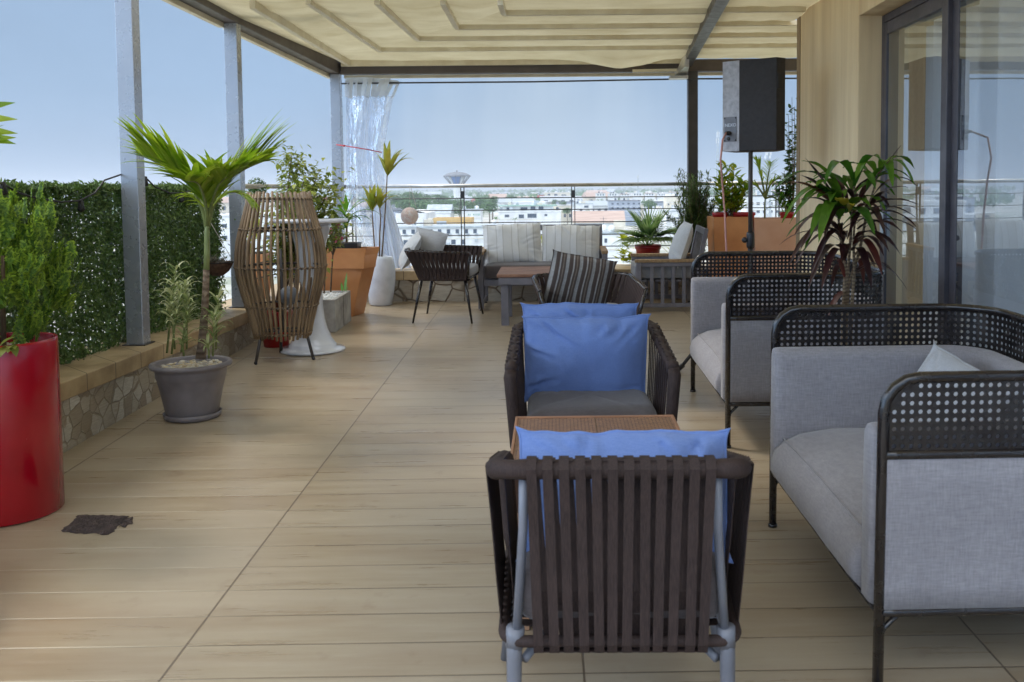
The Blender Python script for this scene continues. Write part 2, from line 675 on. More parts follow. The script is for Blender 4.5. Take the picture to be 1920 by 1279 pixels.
# ------------------------------------------------------------------ material library
def floor_mat():
    t = NT('wood_look_porcelain')
    tc_ = t.n('TexCoord')
    mp_ = t.n('Mapping')
    mp_.inputs['Rotation'].default_value = (0, 0, -.012)
    t.t.links.new(tc_.outputs['Object'], mp_.inputs[0])
    sp = t.n('SeparateXYZ')
    t.t.links.new(mp_.outputs[0], sp.inputs[0])
    X, Y = sp.outputs[0], sp.outputs[1]
    pw, tl = .192, 1.25
    v = t.math('DIVIDE', Y, pw)
    row = t.math('FLOOR', v)
    fv = t.math('FRACT', v)
    u = t.math('DIVIDE', t.math('ADD', X, 1.165 + 12.5), tl)
    col = t.math('FLOOR', u)
    fu = t.math('FRACT', u)
    cid = t.n('CombineXYZ')
    t.t.links.new(row, cid.inputs[0])
    t.t.links.new(col, cid.inputs[1])
    wn = t.n('TexWhiteNoise')
    wn.noise_dimensions = '2D'
    t.t.links.new(cid.outputs[0], wn.inputs['Vector'])
    rv = wn.outputs['Value']
    off = t.n('CombineXYZ')
    t.t.links.new(t.math('MULTIPLY', rv, 40), off.inputs[2])
    t.t.links.new(X, off.inputs[0])
    t.t.links.new(Y, off.inputs[1])
    mg = t.n('Mapping')
    mg.inputs['Scale'].default_value = (1.1, 13, 1)
    t.t.links.new(off.outputs[0], mg.inputs[0])
    g1 = t.noise(mg.outputs[0], 1.6, 7, .62)
    mg2 = t.n('Mapping')
    mg2.inputs['Scale'].default_value = (2.2, 60, 1)
    t.t.links.new(off.outputs[0], mg2.inputs[0])
    g2 = t.noise(mg2.outputs[0], 5.0, 8, .7)
    c = t.ramp(g1, ((.28, lin(148, 131, 107)), (.47, lin(160, 145, 121)), (.62, lin(167, 153, 131)), (.80, lin(175, 163, 142))))
    c = t.mix(t.rng(g2, .35, .7, 0, .2), c, lin(148, 130, 104))
    c = t.mix(t.rng(rv, 0, 1, 0, .42), c, lin(178, 166, 146))
    c = t.mix(t.rng(t.noise(tc_.outputs['Object'], .8, 4), .45, .75, 0, .3), c, lin(148, 128, 102))
    c = t.mix(t.rng(t.noise(tc_.outputs['Object'], 7, 6), .62, .76, 0, .4), c, lin(122, 98, 74))
    sm_ = t.n('Mapping')
    sm_.inputs['Scale'].default_value = (.55, 2.6, 1)
    t.t.links.new(mp_.outputs[0], sm_.inputs[0])
    c = t.mix(t.rng(t.noise(sm_.outputs[0], 1.7, 6, .6), .46, .74, 0, .55), c, lin(142, 119, 94))
    # grooves between the planks: some dark, some pale with worn grout
    dv = t.math('MINIMUM', fv, t.math('SUBTRACT', 1, fv))
    wr = t.n('TexWhiteNoise')
    wr.noise_dimensions = '2D'
    t.t.links.new(cid.outputs[0], wr.inputs['Vector'])
    gv = t.rng(dv, .009, .024, 1, 0)
    du = t.math('MINIMUM', fu, t.math('SUBTRACT', 1, fu))
    gu = t.rng(du, .0016, .0040, 1, 0)
    right = t.rng(X, -1.4, -1.0, 0, 1)
    gc = t.mix(right, lin(178, 168, 148), lin(100, 86, 70))
    brk = t.rng(t.noise(mg.outputs[0], .9, 3), .35, .6, .45, 1.0)
    c = t.mix(t.math('MULTIPLY', gv, brk), c, gc)
    c = t.mix(t.math('MULTIPLY', gu, .85), c, lin(92, 78, 64))
    t.P(Base_Color=c, Roughness=t.rng(g1, .3, .7, .25, .40))
    t.p.inputs['Specular IOR Level'].default_value = .5
    h = t.math('SUBTRACT', t.math('MULTIPLY', g2, .12), t.math('MAXIMUM', gv, gu))
    t.bump(h, .35, .003)
    return t.m


def mosaic_mat(grout=None, scale=9.5):
    t = NT('broken_stone_mosaic')
    co = t.coord()
    wob = t.n('TexNoise', Scale=3.0, Detail=2)
    t.t.links.new(co, wob.inputs['Vector'])
    v = t.n('VectorMath', operation='MULTIPLY_ADD')
    t.t.links.new(wob.outputs['Color'], v.inputs[0])
    v.inputs[1].default_value = (.08, .08, .08)
    t.t.links.new(co, v.inputs[2])
    a = t.n('TexVoronoi', Scale=scale)
    a.distance = 'MANHATTAN'
    t.t.links.new(v.outputs[0], a.inputs['Vector'])
    b = t.n('TexVoronoi', Scale=scale)
    b.feature = 'DISTANCE_TO_EDGE'
    t.t.links.new(v.outputs[0], b.inputs['Vector'])
    hs = t.n('SeparateColor')
    t.t.links.new(a.outputs['Color'], hs.inputs[0])
    c = t.ramp(hs.outputs[0], ((0, lin(150, 136, 116)), (.3, lin(176, 166, 148)), (.55, lin(200, 194, 180)), (.8, lin(164, 150, 130)), (1, lin(210, 205, 193))))
    c = t.mix(t.rng(t.noise(t.coord((1, 1, 9)), 14, 5), .4, .7, 0, .4), c, lin(124, 108, 90))
    g = t.rng(b.outputs['Distance'], .018, .05, 1, 0)
    c = t.mix(g, c, grout or lin(154, 142, 122))
    t.P(Base_Color=c, Roughness=.7)
    t.bump(t.math('SUBTRACT', t.math('MULTIPLY', hs.outputs[1], .5), g), .7, .012)
    return t.m


def coping_mat():
    t = NT('tan_coping_tiles')
    co = t.coord()
    sp = t.n('SeparateXYZ')
    t.t.links.new(co, sp.inputs[0])
    s_ = t.math('ADD', sp.outputs[0], sp.outputs[1])
    f = t.math('FRACT', t.math('DIVIDE', t.math('ADD', s_, 50), .33))
    d = t.math('MINIMUM', f, t.math('SUBTRACT', 1, f))
    g = t.rng(d, .006, .018, 1, 0)
    c = t.ramp(t.noise(co, 5, 6), ((.3, lin(150, 126, 92)), (.55, lin(184, 160, 122)), (.75, lin(200, 178, 142))))
    c = t.mix(g, c, lin(104, 88, 68))
    t.P(Base_Color=c, Roughness=.5)
    t.bump(t.math('SUBTRACT', 1, g), .4, .003)
    return t.m


def wall_mat():
    t = NT('streaked_render')
    st = t.noise(t.coord((1, 1, .04)), 5.5, 5)
    fine = t.noise(t.coord((1, 1, .06)), 38, 4)
    c = t.ramp(st, ((.3, lin(206, 180, 140)), (.5, lin(228, 205, 164)), (.7, lin(240, 220, 182))))
    c = t.mix(t.rng(fine, .4, .7, 0, .16), c, lin(188, 168, 134))
    c = t.mix(t.rng(t.noise(t.coord((1, 1, .5)), 2.2, 6), .55, .75, 0, .3), c, lin(176, 156, 126))
    t.P(Base_Color=c, Roughness=.75)
    t.bump(t.noise(t.coord(), 55, 5), .18, .004)
    return t.m


def fabric_canopy():
    t = NT('cream_canopy_fabric')
    co = t.coord()
    c = t.ramp(t.noise(co, 2.5, 5), ((.3, lin(192, 182, 152)), (.7, lin(212, 204, 178))))
    c = t.mix(t.rng(t.noise(t.coord((.3, 3, 1)), 3, 6), .52, .75, 0, .35), c, lin(168, 152, 116))
    t.P(Base_Color=c, Roughness=.8)
    t.p.inputs['Specular IOR Level'].default_value = .2
    tr = t.n('BsdfTranslucent')
    t.t.links.new(t.mix(1, c, (1, .97, .86, 1), 'MULTIPLY'), tr.inputs['Color'])
    ms = t.n('MixShader')
    ms.inputs[0].default_value = .23
    t.t.links.new(t.p.outputs[0], ms.inputs[1])
    t.t.links.new(tr.outputs[0], ms.inputs[2])
    t.t.links.new(ms.outputs[0], t.out.inputs[0])
    x = t.n('Bump', Strength=.5, Distance=.03)
    t.t.links.new(t.noise(t.coord((1.2, .35, 1)), 3, 4), x.inputs['Height'])
    t.t.links.new(x.outputs[0], t.p.inputs['Normal'])
    return t.m


def clear_plastic():
    t = NT('clear_plastic_sheet')
    co = t.coord((1, 1, .35))
    bp = t.n('Bump', Strength=1.0, Distance=.12)
    t.t.links.new(t.noise(co, 6, 4), bp.inputs['Height'])
    gl = t.n('BsdfGlossy', Roughness=.12)
    t.t.links.new(bp.outputs[0], gl.inputs['Normal'])
    gl.inputs['Color'].default_value = (1, 1, 1, 1)
    tp = t.n('BsdfTransparent')
    tp.inputs['Color'].default_value = (.80, .86, .97, 1)
    df = t.n('BsdfTranslucent')
    df.inputs['Color'].default_value = (.85, .9, 1, 1)
    dd = t.n('BsdfDiffuse')
    dd.inputs['Color'].default_value = (.75, .8, .9, 1)
    m0 = t.n('MixShader')
    m0.inputs[0].default_value = .5
    t.t.links.new(df.outputs[0], m0.inputs[1])
    t.t.links.new(dd.outputs[0], m0.inputs[2])
    lw = t.n('LayerWeight', Blend=.35)
    t.t.links.new(bp.outputs[0], lw.inputs['Normal'])
    m1 = t.n('MixShader')
    m1.inputs[0].default_value = .30
    t.t.links.new(tp.outputs[0], m1.inputs[1])
    t.t.links.new(m0.outputs[0], m1.inputs[2])
    m2 = t.n('MixShader')
    t.t.links.new(t.math('MULTIPLY_ADD', lw.outputs['Facing'], .8, .10), m2.inputs[0])
    t.t.links.new(m1.outputs[0], m2.inputs[1])
    t.t.links.new(gl.outputs[0], m2.inputs[2])
    t.t.links.new(m2.outputs[0], t.out.inputs[0])
    return t.m


def door_glass():
    t = NT('reflective_door_glass')
    gl = t.n('BsdfGlossy', Roughness=.0)
    gl.inputs['Color'].default_value = (.86, .93, 1, 1)
    tp = t.n('BsdfTransparent')
    tp.inputs['Color'].default_value = (.93, .95, .96, 1)
    bp = t.n('Bump', Strength=.02, Distance=.05)
    t.t.links.new(t.noise(t.coord(), 1.2, 2), bp.inputs['Height'])
    t.t.links.new(bp.outputs[0], gl.inputs['Normal'])
    fr = t.n('Fresnel', IOR=1.6)
    m = t.n('MixShader')
    t.t.links.new(t.math('MULTIPLY_ADD', fr.outputs[0], 1.0, .20, True), m.inputs[0])
    t.t.links.new(tp.outputs[0], m.inputs[1])
    t.t.links.new(gl.outputs[0], m.inputs[2])
    t.t.links.new(m.outputs[0], t.out.inputs[0])
    return t.m


def sheer():
    t = NT('sheer_curtain_cloth')
    df = t.n('BsdfDiffuse')
    df.inputs['Color'].default_value = (.84, .87, .90, 1)
    tr = t.n('BsdfTranslucent')
    tr.inputs['Color'].default_value = (.84, .87, .90, 1)
    m = t.n('MixShader')
    m.inputs[0].default_value = .3
    t.t.links.new(df.outputs[0], m.inputs[1])
    t.t.links.new(tr.outputs[0], m.inputs[2])
    t.t.links.new(m.outputs[0], t.out.inputs[0])
    return t.m


def wicker():
    t = NT('tan_wicker_weave')
    b = t.n('TexBrick')
    t.t.links.new(t.coord(), b.inputs['Vector'])
    b.inputs['Scale'].default_value = 1
    b.inputs['Brick Width'].default_value = .026
    b.inputs['Row Height'].default_value = .0105
    b.inputs['Mortar Size'].default_value = .0018
    b.inputs['Color1'].default_value = lin(172, 132, 102)
    b.inputs['Color2'].default_value = lin(148, 112, 86)
    b.inputs['Mortar'].default_value = lin(74, 52, 40)
    t.P(Base_Color=b.outputs['Color'], Roughness=.5)
    t.bump(t.math('SUBTRACT', 1, b.outputs['Fac']), .6, .003)
    return t.m


def webbing(name, col):                     # ribbed woven strap
    t = NT(name)
    co = t.coord()
    r = t.noise(t.coord((1, 1, .08)), 420, 2)
    c = t.mix(t.rng(r, .35, .65), K(col, .62), K(col, 1.25))
    c = t.mix(t.rng(t.noise(co, 9, 4), .45, .7, 0, .4), c, K(col, 1.5))
    t.P(Base_Color=c, Roughness=.72)
    t.p.inputs['Specular IOR Level'].default_value = .3
    t.bump(r, .35, .0015)
    return t.m


def bark(name, a, b, ring=26):
    t = NT(name)
    co = t.coord()
    sp = t.n('SeparateXYZ')
    t.t.links.new(co, sp.inputs[0])
    wv = t.math('SINE', t.math('ADD', t.math('MULTIPLY', sp.outputs[2], ring * 6.28), t.math('MULTIPLY', t.noise(co, 8, 3), 4)))
    c = t.mix(t.rng(wv, -1, 1, .1, .9), a, b)
    c = t.mix(t.rng(t.noise(co, 30, 5), .56, .66, 0, .7), c, K(b, 1.7))
    t.P(Base_Color=c, Roughness=.85)
    t.bump(wv, .4, .004)
    return t.m


M_floor = floor_mat()
M_mosaic = mosaic_mat()
M_coping = coping_mat()
M_wall = wall_mat()
M_canopy = fabric_canopy()
M_plastic = clear_plastic()
M_glass = door_glass()
M_sheer = sheer()
M_clear = NT('clear_pane_side')
_tp = M_clear.n('BsdfTransparent')
M_clear.t.links.new(_tp.outputs[0], M_clear.out.inputs[0])
M_clear = M_clear.m
M_wicker = wicker()
M_post = pm('grey_painted_steel', lin(166, 170, 178), lin(160, 164, 172), .27, 3, .03, 30, metallic=.4, rvar=.05)
M_beam = pm('brown_grey_steel', lin(92, 82, 76), lin(78, 69, 64), .5, 4, .05, 50)
M_darksteel = pm('dark_steel', lin(70, 66, 66), lin(52, 48, 48), .42, 6)
M_batten = pm('cream_batten', lin(226, 217, 192), lin(208, 196, 168), .55, 5)
M_inox = pm('brushed_steel', lin(206, 204, 200), lin(180, 178, 174), .34, 8, metallic=.75)
M_rod = pm('dull_steel_rod', lin(84, 84, 86), lin(62, 62, 64), .45, 9, metallic=.4)
M_white = pm('white_gloss_plastic', lin(226, 228, 234), lin(206, 208, 216), .16, 4, coat=.5)
M_whitecloth = pm('white_vinyl_band', lin(226, 224, 216), lin(190, 186, 176), .6, 9)
M_concrete = pm('pale_concrete', lin(186, 184, 180), lin(146, 142, 138), .85, 7, .3, 60)
M_vase = pm('white_fibre_clay', lin(214, 220, 228), lin(186, 192, 202), .7, 5, .25, 45)
M_orange = pm('orange_metal_planter', lin(204, 142, 90), lin(188, 124, 76), .38, 4, .03, 30, spec=.5)
M_peach = pm('faded_orange_planter', lin(212, 168, 142), lin(200, 152, 124), .42, 4)
M_redpot = pm('red_gloss_cylinder', lin(158, 4, 26), lin(140, 2, 22), .14, 3, coat=.6)
_t = NT('scratched_red_lacquer')
_c = _t.ramp(_t.noise(_t.coord(), 3, 5), ((.35, lin(150, 2, 24)), (.65, lin(170, 4, 28))))
_s = _t.rng(_t.noise(_t.coord((1, 1, .35)), 42, 6, .7), .70, .73, 0, .6)
_t.P(Base_Color=_t.mix(_s, _c, lin(206, 150, 150)), Roughness=_t.rng(_t.noise(_t.coord(), 5, 5), .3, .7, .10, .24))
_t.p.inputs['Coat Weight'].default_value = .2
_t.p.inputs['Coat Roughness'].default_value = .06
M_redpot = _t.m
M_redplastic = pm('red_plastic', lin(186, 34, 36), lin(150, 22, 26), .4, 5)
M_greypot = pm('grey_plastic_pot', lin(134, 127, 128), lin(112, 105, 107), .42, 5, .05, 40)
M_blackpot = pm('black_plastic', lin(46, 44, 46), lin(34, 32, 34), .4, 5)
M_drape = NT('white_translucent_drape')
M_drape.P(Base_Color=(.80, .83, .88, 1), Roughness=.4)
_tr = M_drape.n('BsdfTranslucent')
_tr.inputs['Color'].default_value = (.8, .85, .92, 1)
_ms = M_drape.n('MixShader')
_ms.inputs[0].default_value = .5
M_drape.t.links.new(M_drape.p.outputs[0], _ms.inputs[1])
M_drape.t.links.new(_tr.outputs[0], _ms.inputs[2])
M_drape.t.links.new(_ms.outputs[0], M_drape.out.inputs[0])
M_drape = M_drape.m
M_soil = pm('dark_soil', lin(70, 54, 40), lin(40, 30, 22), .95, 20, .8, 60)
M_strap = webbing('brown_webbing', lin(56, 44, 41))
M_strapdark = webbing('dark_brown_webbing', lin(56, 44, 42))
M_greytube = pm('grey_powdercoat', lin(124, 126, 134), lin(104, 106, 114), .4, 6)
M_blacktube = pm('black_lacquer_tube', lin(40, 34, 33), lin(28, 24, 24), .25, 8, coat=.35)
M_linen = weave('grey_linen', lin(162, 159, 163), lin(128, 125, 130), 240)
M_linenlight = weave('pale_linen', lin(190, 192, 196), lin(160, 162, 168))
M_blue = weave('blue_cotton', lin(122, 147, 200), lin(102, 126, 183), 500, .85, 4)
M_seatdark = weave('charcoal_cotton', lin(94, 86, 86), lin(70, 64, 64), 400, .9, 6)
M_cushgrey = weave('mid_grey_cotton', lin(150, 150, 154), lin(124, 124, 128), 400)
M_cushtop = weave('dove_grey_cotton', lin(180, 180, 182), lin(150, 150, 152), 400)
M_cream = stripes('cream_striped_canvas', ((0, lin(226, 226, 226)), (.36, lin(232, 232, 232)), (.40, lin(176, 172, 166)), (.44, lin(214, 213, 210)), (.94, lin(220, 219, 217)), (1, lin(168, 164, 158))), 0, 6.2)
M_creampl = weave('cream_canvas', lin(212, 212, 212), lin(186, 186, 186), 300)
M_pinstripe = stripes('brown_striped_cloth', ((0, lin(80, 70, 67)), (.16, lin(82, 72, 69)), (.2, lin(160, 158, 157)), (.27, lin(164, 164, 163)), (.3, lin(78, 69, 66)), (.42, lin(90, 80, 75)), (.46, lin(134, 124, 114)), (.52, lin(86, 76, 71)), (.62, lin(80, 71, 68)), (.66, lin(146, 147, 148)), (.86, lin(158, 159, 159)), (.9, lin(84, 74, 70))), 0, 11.5)
M_slatgrey = pm('grey_aluminium', lin(118, 116, 124), lin(100, 98, 106), .45, 7)
M_armwood = pm('weathered_teak', lin(168, 140, 104), lin(124, 98, 70), .7, 6, .3, 40, (1, 8, 8))
M_tablewood = pm('worn_red_brown_wood', lin(150, 112, 92), lin(96, 66, 54), .65, 5, .3, 30, (1, 14, 1))
M_rattan = pm('brown_rattan', lin(156, 132, 102), lin(104, 84, 62), .55, 9, .3, 50, (1, 1, .3))
M_twine = pm('rattan_twine', lin(146, 124, 98), lin(96, 78, 58), .8, 40)
M_spk = pm('black_speaker_paint', lin(40, 34, 34), lin(32, 28, 28), .6, 20, .4, 400)
M_spkback = pm('grey_speaker_face', lin(186, 186, 192), lin(160, 160, 166), .6, 30, .3, 300)
M_frame = pm('anthracite_door_frame', lin(84, 82, 90), lin(68, 66, 74), .38, 6)
M_mat = pm('rough_bitumen_patch', lin(84, 70, 66), lin(50, 40, 38), .95, 30, 1.0, 70, bdist=.02)
M_cable = pm('black_cable', lin(36, 34, 34), None, .6)
M_pinkcable = pm('pink_cable', lin(206, 150, 140), None, .5)
M_whitecable = pm('pale_string', lin(196, 188, 176), None, .8)
M_redcord = pm('red_cord', lin(206, 60, 66), None, .7)
M_coir = pm('coir_basket', lin(112, 84, 66), lin(74, 54, 42), .95, 30, .8, 90)
M_dry = leafmat('dry_grey_leaf', [lin(128, 122, 104), lin(150, 144, 128), lin(96, 92, 74)], .2)
M_peb = NT('mixed_pebbles')
_r = M_peb.n('NewGeometry').outputs['Random Per Island']
M_peb.P(Base_Color=M_peb.ramp(_r, ((0, lin(196, 172, 128)), (.3, lin(212, 204, 190)), (.55, lin(150, 146, 144)), (.8, lin(206, 184, 140)), (1, lin(226, 224, 218)))), Roughness=.6)
M_peb = M_peb.m
M_gravel = NT('white_gravel')
_r = M_gravel.n('NewGeometry').outputs['Random Per Island']
M_gravel.P(Base_Color=M_gravel.ramp(_r, ((0, lin(206, 208, 208)), (.6, lin(232, 232, 230)), (1, lin(176, 178, 178)))), Roughness=.7)
M_gravel = M_gravel.m
L_hedge = leafmat('artificial_hedge_leaf', [lin(74, 102, 42), lin(100, 130, 55), lin(57, 81, 36), lin(132, 156, 83)], .25, .5)
L_thuja = leafmat('thuja_spray', [lin(66, 100, 30), lin(98, 138, 40), lin(136, 166, 54), lin(76, 114, 36)], .3, .55)
L_thujatip = leafmat('thuja_new_growth', [lin(136, 168, 44), lin(164, 190, 60)], .35, .5)
L_palm = leafmat('palm_leaflet', [lin(128, 164, 30), lin(166, 194, 44), lin(190, 206, 66)], .45, .35)
L_palmdk = leafmat('palm_leaflet_green', [lin(84, 124, 30), lin(116, 152, 38)], .4, .35)
L_varieg = leafmat('variegated_leaf', [lin(150, 166, 100), lin(206, 208, 158), lin(112, 138, 70), lin(190, 196, 140)], .35, .45)
L_ficus = leafmat('ficus_leaf', [lin(120, 142, 46), lin(166, 176, 70), lin(206, 208, 120), lin(100, 124, 42)], .4, .45)
L_cordy = leafmat('cordyline_leaf', [lin(150, 160, 50), lin(196, 196, 84), lin(206, 188, 80), lin(120, 146, 40)], .45, .4)
L_drac = leafmat('dracaena_leaf', [lin(64, 120, 30), lin(110, 164, 40), lin(46, 96, 30)], .4, .35)
L_thorn = leafmat('small_round_leaf', [lin(90, 120, 50), lin(130, 150, 70), lin(150, 110, 80)], .3, .45)
L_pink = leafmat('pink_flower', [lin(206, 96, 130), lin(190, 70, 110)], .3, .5)
L_fan = leafmat('fan_palm_blade', [lin(92, 130, 70), lin(130, 164, 90), lin(176, 196, 130)], .35, .3)
L_yel = leafmat('yellow_green_leaf', [lin(176, 190, 30), lin(206, 206, 50)], .5, .4)
L_rosemary = leafmat('needle_leaf', [lin(82, 106, 46), lin(108, 130, 58), lin(66, 88, 38)], .25, .55)
L_croton = leafmat('croton_leaf', [lin(104, 152, 30), lin(160, 188, 44), lin(206, 196, 50), lin(124, 170, 36)], .4, .4)
L_green = leafmat('glossy_green_leaf', [lin(58, 108, 34), lin(84, 134, 40), lin(110, 150, 44), lin(52, 96, 36)], .3, .25)
L_dark = leafmat('burgundy_leaf', [lin(58, 32, 34), lin(74, 40, 40), lin(44, 28, 30), lin(110, 48, 38)], .2, .3)
L_climb = leafmat('climber_leaf', [lin(66, 96, 40), lin(92, 122, 56), lin(50, 78, 34)], .3, .45)
M_stem = pm('green_stem', lin(130, 140, 80), lin(100, 110, 62), .6, 20)
M_stembr = pm('brown_stem', lin(120, 98, 76), lin(84, 66, 50), .8, 20, .4, 60)
M_shaft = pm('palm_crownshaft', lin(150, 160, 104), lin(120, 134, 84), .5, 8)
M_bark = bark('ringed_palm_bark', lin(104, 84, 68), lin(140, 122, 104))
M_shell = pm('shell_ball', lin(240, 232, 230), lin(226, 196, 188), .5, 30, .6, 60)
M_ball = pm('orange_plastic_ball', lin(226, 92, 40), None, .35)
M_bulb = pm('frosted_grey_globe', lin(120, 124, 132), lin(100, 104, 112), .4, 5)
M_roomwall = pm('room_paint', lin(120, 112, 100), None, .9)
# ------------------------------------------------------------------ terrace shell
def zpl(px, py, z):
    d = ray(px, py)
    return CAM + d * ((z - CAM.z) / d.z)


b = MB()
b.hexa([(-3.1, -3, -.6), (6, -3, -.6), (6, 10.9, -.3), (-3.1, 10.9, -.3)], [(-3.1, -3, fz(-3)), (6, -3, fz(-3)), (6, 10.9, fz(10.9)), (-3.1, 10.9, fz(10.9))])
tag(b.build('terrace_floor', M_floor), kind='structure')

KX, KZ, BY, BZ = -2.65, .525, 10.18, .645
t = thing('low_wall', 'low parapet wall of broken stone with tan tile coping under the green hedge', 'low wall', (KX, 4, .1))
O = -V((KX, 4, .1))
MB().box(-3.1, KX, -3, BY, -.1, KZ - .1).build('mosaic_face', M_mosaic, t, M=Matrix.Translation(O))
MB().box(-3.12, KX + .018, -3, BY - .003, KZ - .1, KZ).build('coping', M_coping, t, .006, M=Matrix.Translation(O))
t = thing('low_wall', 'low parapet wall of crazy-paved stone with pale coping below the steel railing at the far end', 'low wall', (0, BY, .3))
O = -V((0, BY, .3))
MB().box(-3.1, 4.2, BY, 10.85, .1, BZ - .1).build('mosaic_face', mosaic_mat(lin(112, 96, 76), 5.0), t, M=Matrix.Translation(O))
MB().box(-3.12, 4.2, BY - .03, 10.87, BZ - .1, BZ).build('coping', M_coping, t, .006, M=Matrix.Translation(O))

# ------------------------------------------------------------------ pergola
perg = thing('pergola', 'grey steel pergola with cream retractable fabric roof over the terrace', 'pergola', (0, 8, fz(8)))
PO = Matrix.Translation(-V((0, 8, fz(8))))


def pp(mb, name, mat, bevel=0, segs=2):
    return mb.build(name, mat, perg, bevel, segs, PO)


pz2 = at(440, 45, 8.05).z
pzb = at(800, 137.5, 10.5).z
PST = [(-2.7925, 6.09, .52, pz2), (-2.80, 8.05, .52, pz2), (-2.525, 10.55, .62, pzb), (1.47, 10.55, .62, pzb)]
for (x, y, z0, z1) in PST:
    m = MB().box(x - .055, x + .055, y - .055, y + .055, z0, z1)
    o = pp(m, 'post', M_post if x < 0 else M_darksteel, .004)  # same grey paint on all; right post coloured darker to stand for its shade
    f = MB().box(x - .075, x + .075, y - .075, y + .075, z0, z0 + .012)
    f.build('foot_plate', M_darksteel, o)
# beams
bh = .13
pp(MB().beam((-2.46, 10.55, pzb + bh / 2), (4.2, 10.55, pzb + bh / 2 - .0), .11, bh), 'beam', M_beam, .004)
pp(MB().beam((-2.525, 10.61, pzb + .075), (-2.80, 8.05, pz2 + .075), .12, .15), 'beam', M_beam, .004)
pp(MB().beam((-2.80, 8.045, pz2 + .075), (-2.7925, -1.5, pz2 + .10), .12, .15), 'beam', M_beam, .004)
# pale curtain tracks just below the beams, outside
pp(MB().beam((-2.60, 10.6, pzb - .02), (-2.875, 8.1, pz2 - .02), .045, .04).beam((-2.875, 8.0, pz2 - .02), (-2.875, 0, pz2), .045, .04), 'curtain_track', M_batten)
pp(MB().beam((-2.44, 10.60, pzb - .022), (1.40, 10.60, pzb - .022), .04, .036).beam((1.54, 10.60, pzb - .022), (4.2, 10.60, pzb - .022), .04, .036), 'curtain_track', M_batten)
# rain comb under the back beam
m = MB().beam(at(1186, 133, 10.48), at(1286, 131, 10.48), .02, .03)
for k in range(26):
    q = at(1188 + k * 3.8, 135, 10.48)
    m.beam(q, q - V((0, 0, .03)), .006, .006, V((1, 0, 0)))
pp(m, 'rain_comb', M_batten)

ZC = 2.97
cor = [zpl(px, py, ZC) for px, py in ((650, 113), (712, 90), (783, 69), (857, 47), (945, 20))]
lef = [zpl(px, 0, ZC) for px in (468, 581, 709, 831, 938)]
rb0, rb1 = zpl(1291, 104, ZC), zpl(1347, 0, ZC)


def rbx(y):                                 # x of the middle beam at depth y
    t_ = (y - rb0.y) / (rb1.y - rb0.y)
    return rb0.x + (rb1.x - rb0.x) * t_


ys = [c.y for c in cor]
ys[0] = 10.57
cor[0].y = ys[0]
# extra rows nearer the viewer, above the picture
step = ys[3] - ys[4]
yl = ys + [ys[4] - step, ys[4] - 2 * step]
pp(MB().beam((rbx(10.5), 10.49, ZC - .02), (rbx(2.0), 2.0, ZC + .05), .10, .15), 'beam', M_darksteel, .004)
# dark cross beam at the second post
pp(MB().beam(at(436, 14, 8.02), at(640, -16, 7.75), .10, .09), 'beam', M_darksteel, .004)
# bright zinc bracket at the end of the middle beam
q = V((rbx(10.2) - .055, 10.2, ZC - .10))
m = MB()
m.add([q + V(p) for p in ((-.03, -.25, -.07), (.02, -.25, -.07), (.05, .18, -.12), (-.09, .18, -.12), (-.01, -.25, .07), (.02, -.25, .07), (.05, .18, .09), (0, .18, .09))],
      [(3, 2, 1, 0), (4, 5, 6, 7), (0, 1, 5, 4), (1, 2, 6, 5), (2, 3, 7, 6), (3, 0, 4, 7)])
m.cbox((q.x - .05, q.y + .1, q.z - .14), (.2, .12, .03))
pp(m, 'bracket', M_inox)
# battens and fabric
for k in range(1, 5):
    c = cor[k]
    pp(MB().beam(c + V((-.01, 0, -.02)), (rbx(c.y) - .06, c.y, ZC - .02), .045, .045), 'batten', M_batten, .003)
    d = (lef[k] - c)
    e = c + d * 1.02
    pp(MB().beam(c + V((0, -.024, -.02)), e + V((0, 0, -.02)), .045, .045), 'batten', M_batten, .003)
    pp(MB().beam((rbx(c.y) + .06, c.y - .06, ZC - .02), (3.9 if c.y > 8.0 else 1.97, c.y - .06, ZC - .02), .045, .045), 'batten', M_batten, .003)
pp(MB().beam((-2.44, 10.455, ZC - .032), (rbx(10.46) - .06, 10.455, ZC - .032), .04, .07), 'batten', M_batten, .003)
pp(MB().beam(cor[0] + V((.02, -.03, -.03)), lef[0] + V((.02, 0, -.03)), .045, .07), 'batten', M_batten, .003)
fab = MB()


def strip_back(k, sag):
    a, c = cor[k], cor[k + 1]

    def fn(u, v):
        y = a.y + (c.y - a.y) * v
        xl = a.x + (c.x - a.x) * v
        xr = rbx(y) - .03
        x = xl + (xr - xl) * u
        s_ = sag * math.sin(PI * v) * min(1, u * 7)
        if k == 0:
            s_ += .12 * math.exp(-((u - .80) / .11) ** 2) * math.sin(PI * min(1, v * 1.25)) ** .7
        s_ += min(1, u * 9) * ((.004 * math.sin(x * 21 + 3 * v) + .008 * noise.noise(V((x * 2.5, y * 4, k)))) * math.sin(PI * v))
        return V((x, y, ZC + .001 - s_))
    fab.grid(fn, 60, 10)


def strip_left(k, sag):
    a, c = cor[k], cor[k + 1]
    a2, c2 = lef[k], lef[k + 1]
    a2 = a + (a2 - a) * 1.16
    c2 = c + (c2 - c) * 1.12

    def fn(u, v):
        p = a.lerp(a2, v)
        q_ = c.lerp(c2, v)
        r = p.lerp(q_, u)
        s_ = min(1, v * 6) * (sag * math.sin(PI * u) + .006 * math.sin(r.y * 16 + 4 * u) * math.sin(PI * u) + .014 * noise.noise(V((r.x * 3, r.y * 3, k + 9))))
        return V((r.x, r.y, ZC + .001 - s_))
    fab.grid(fn, 10, 50)


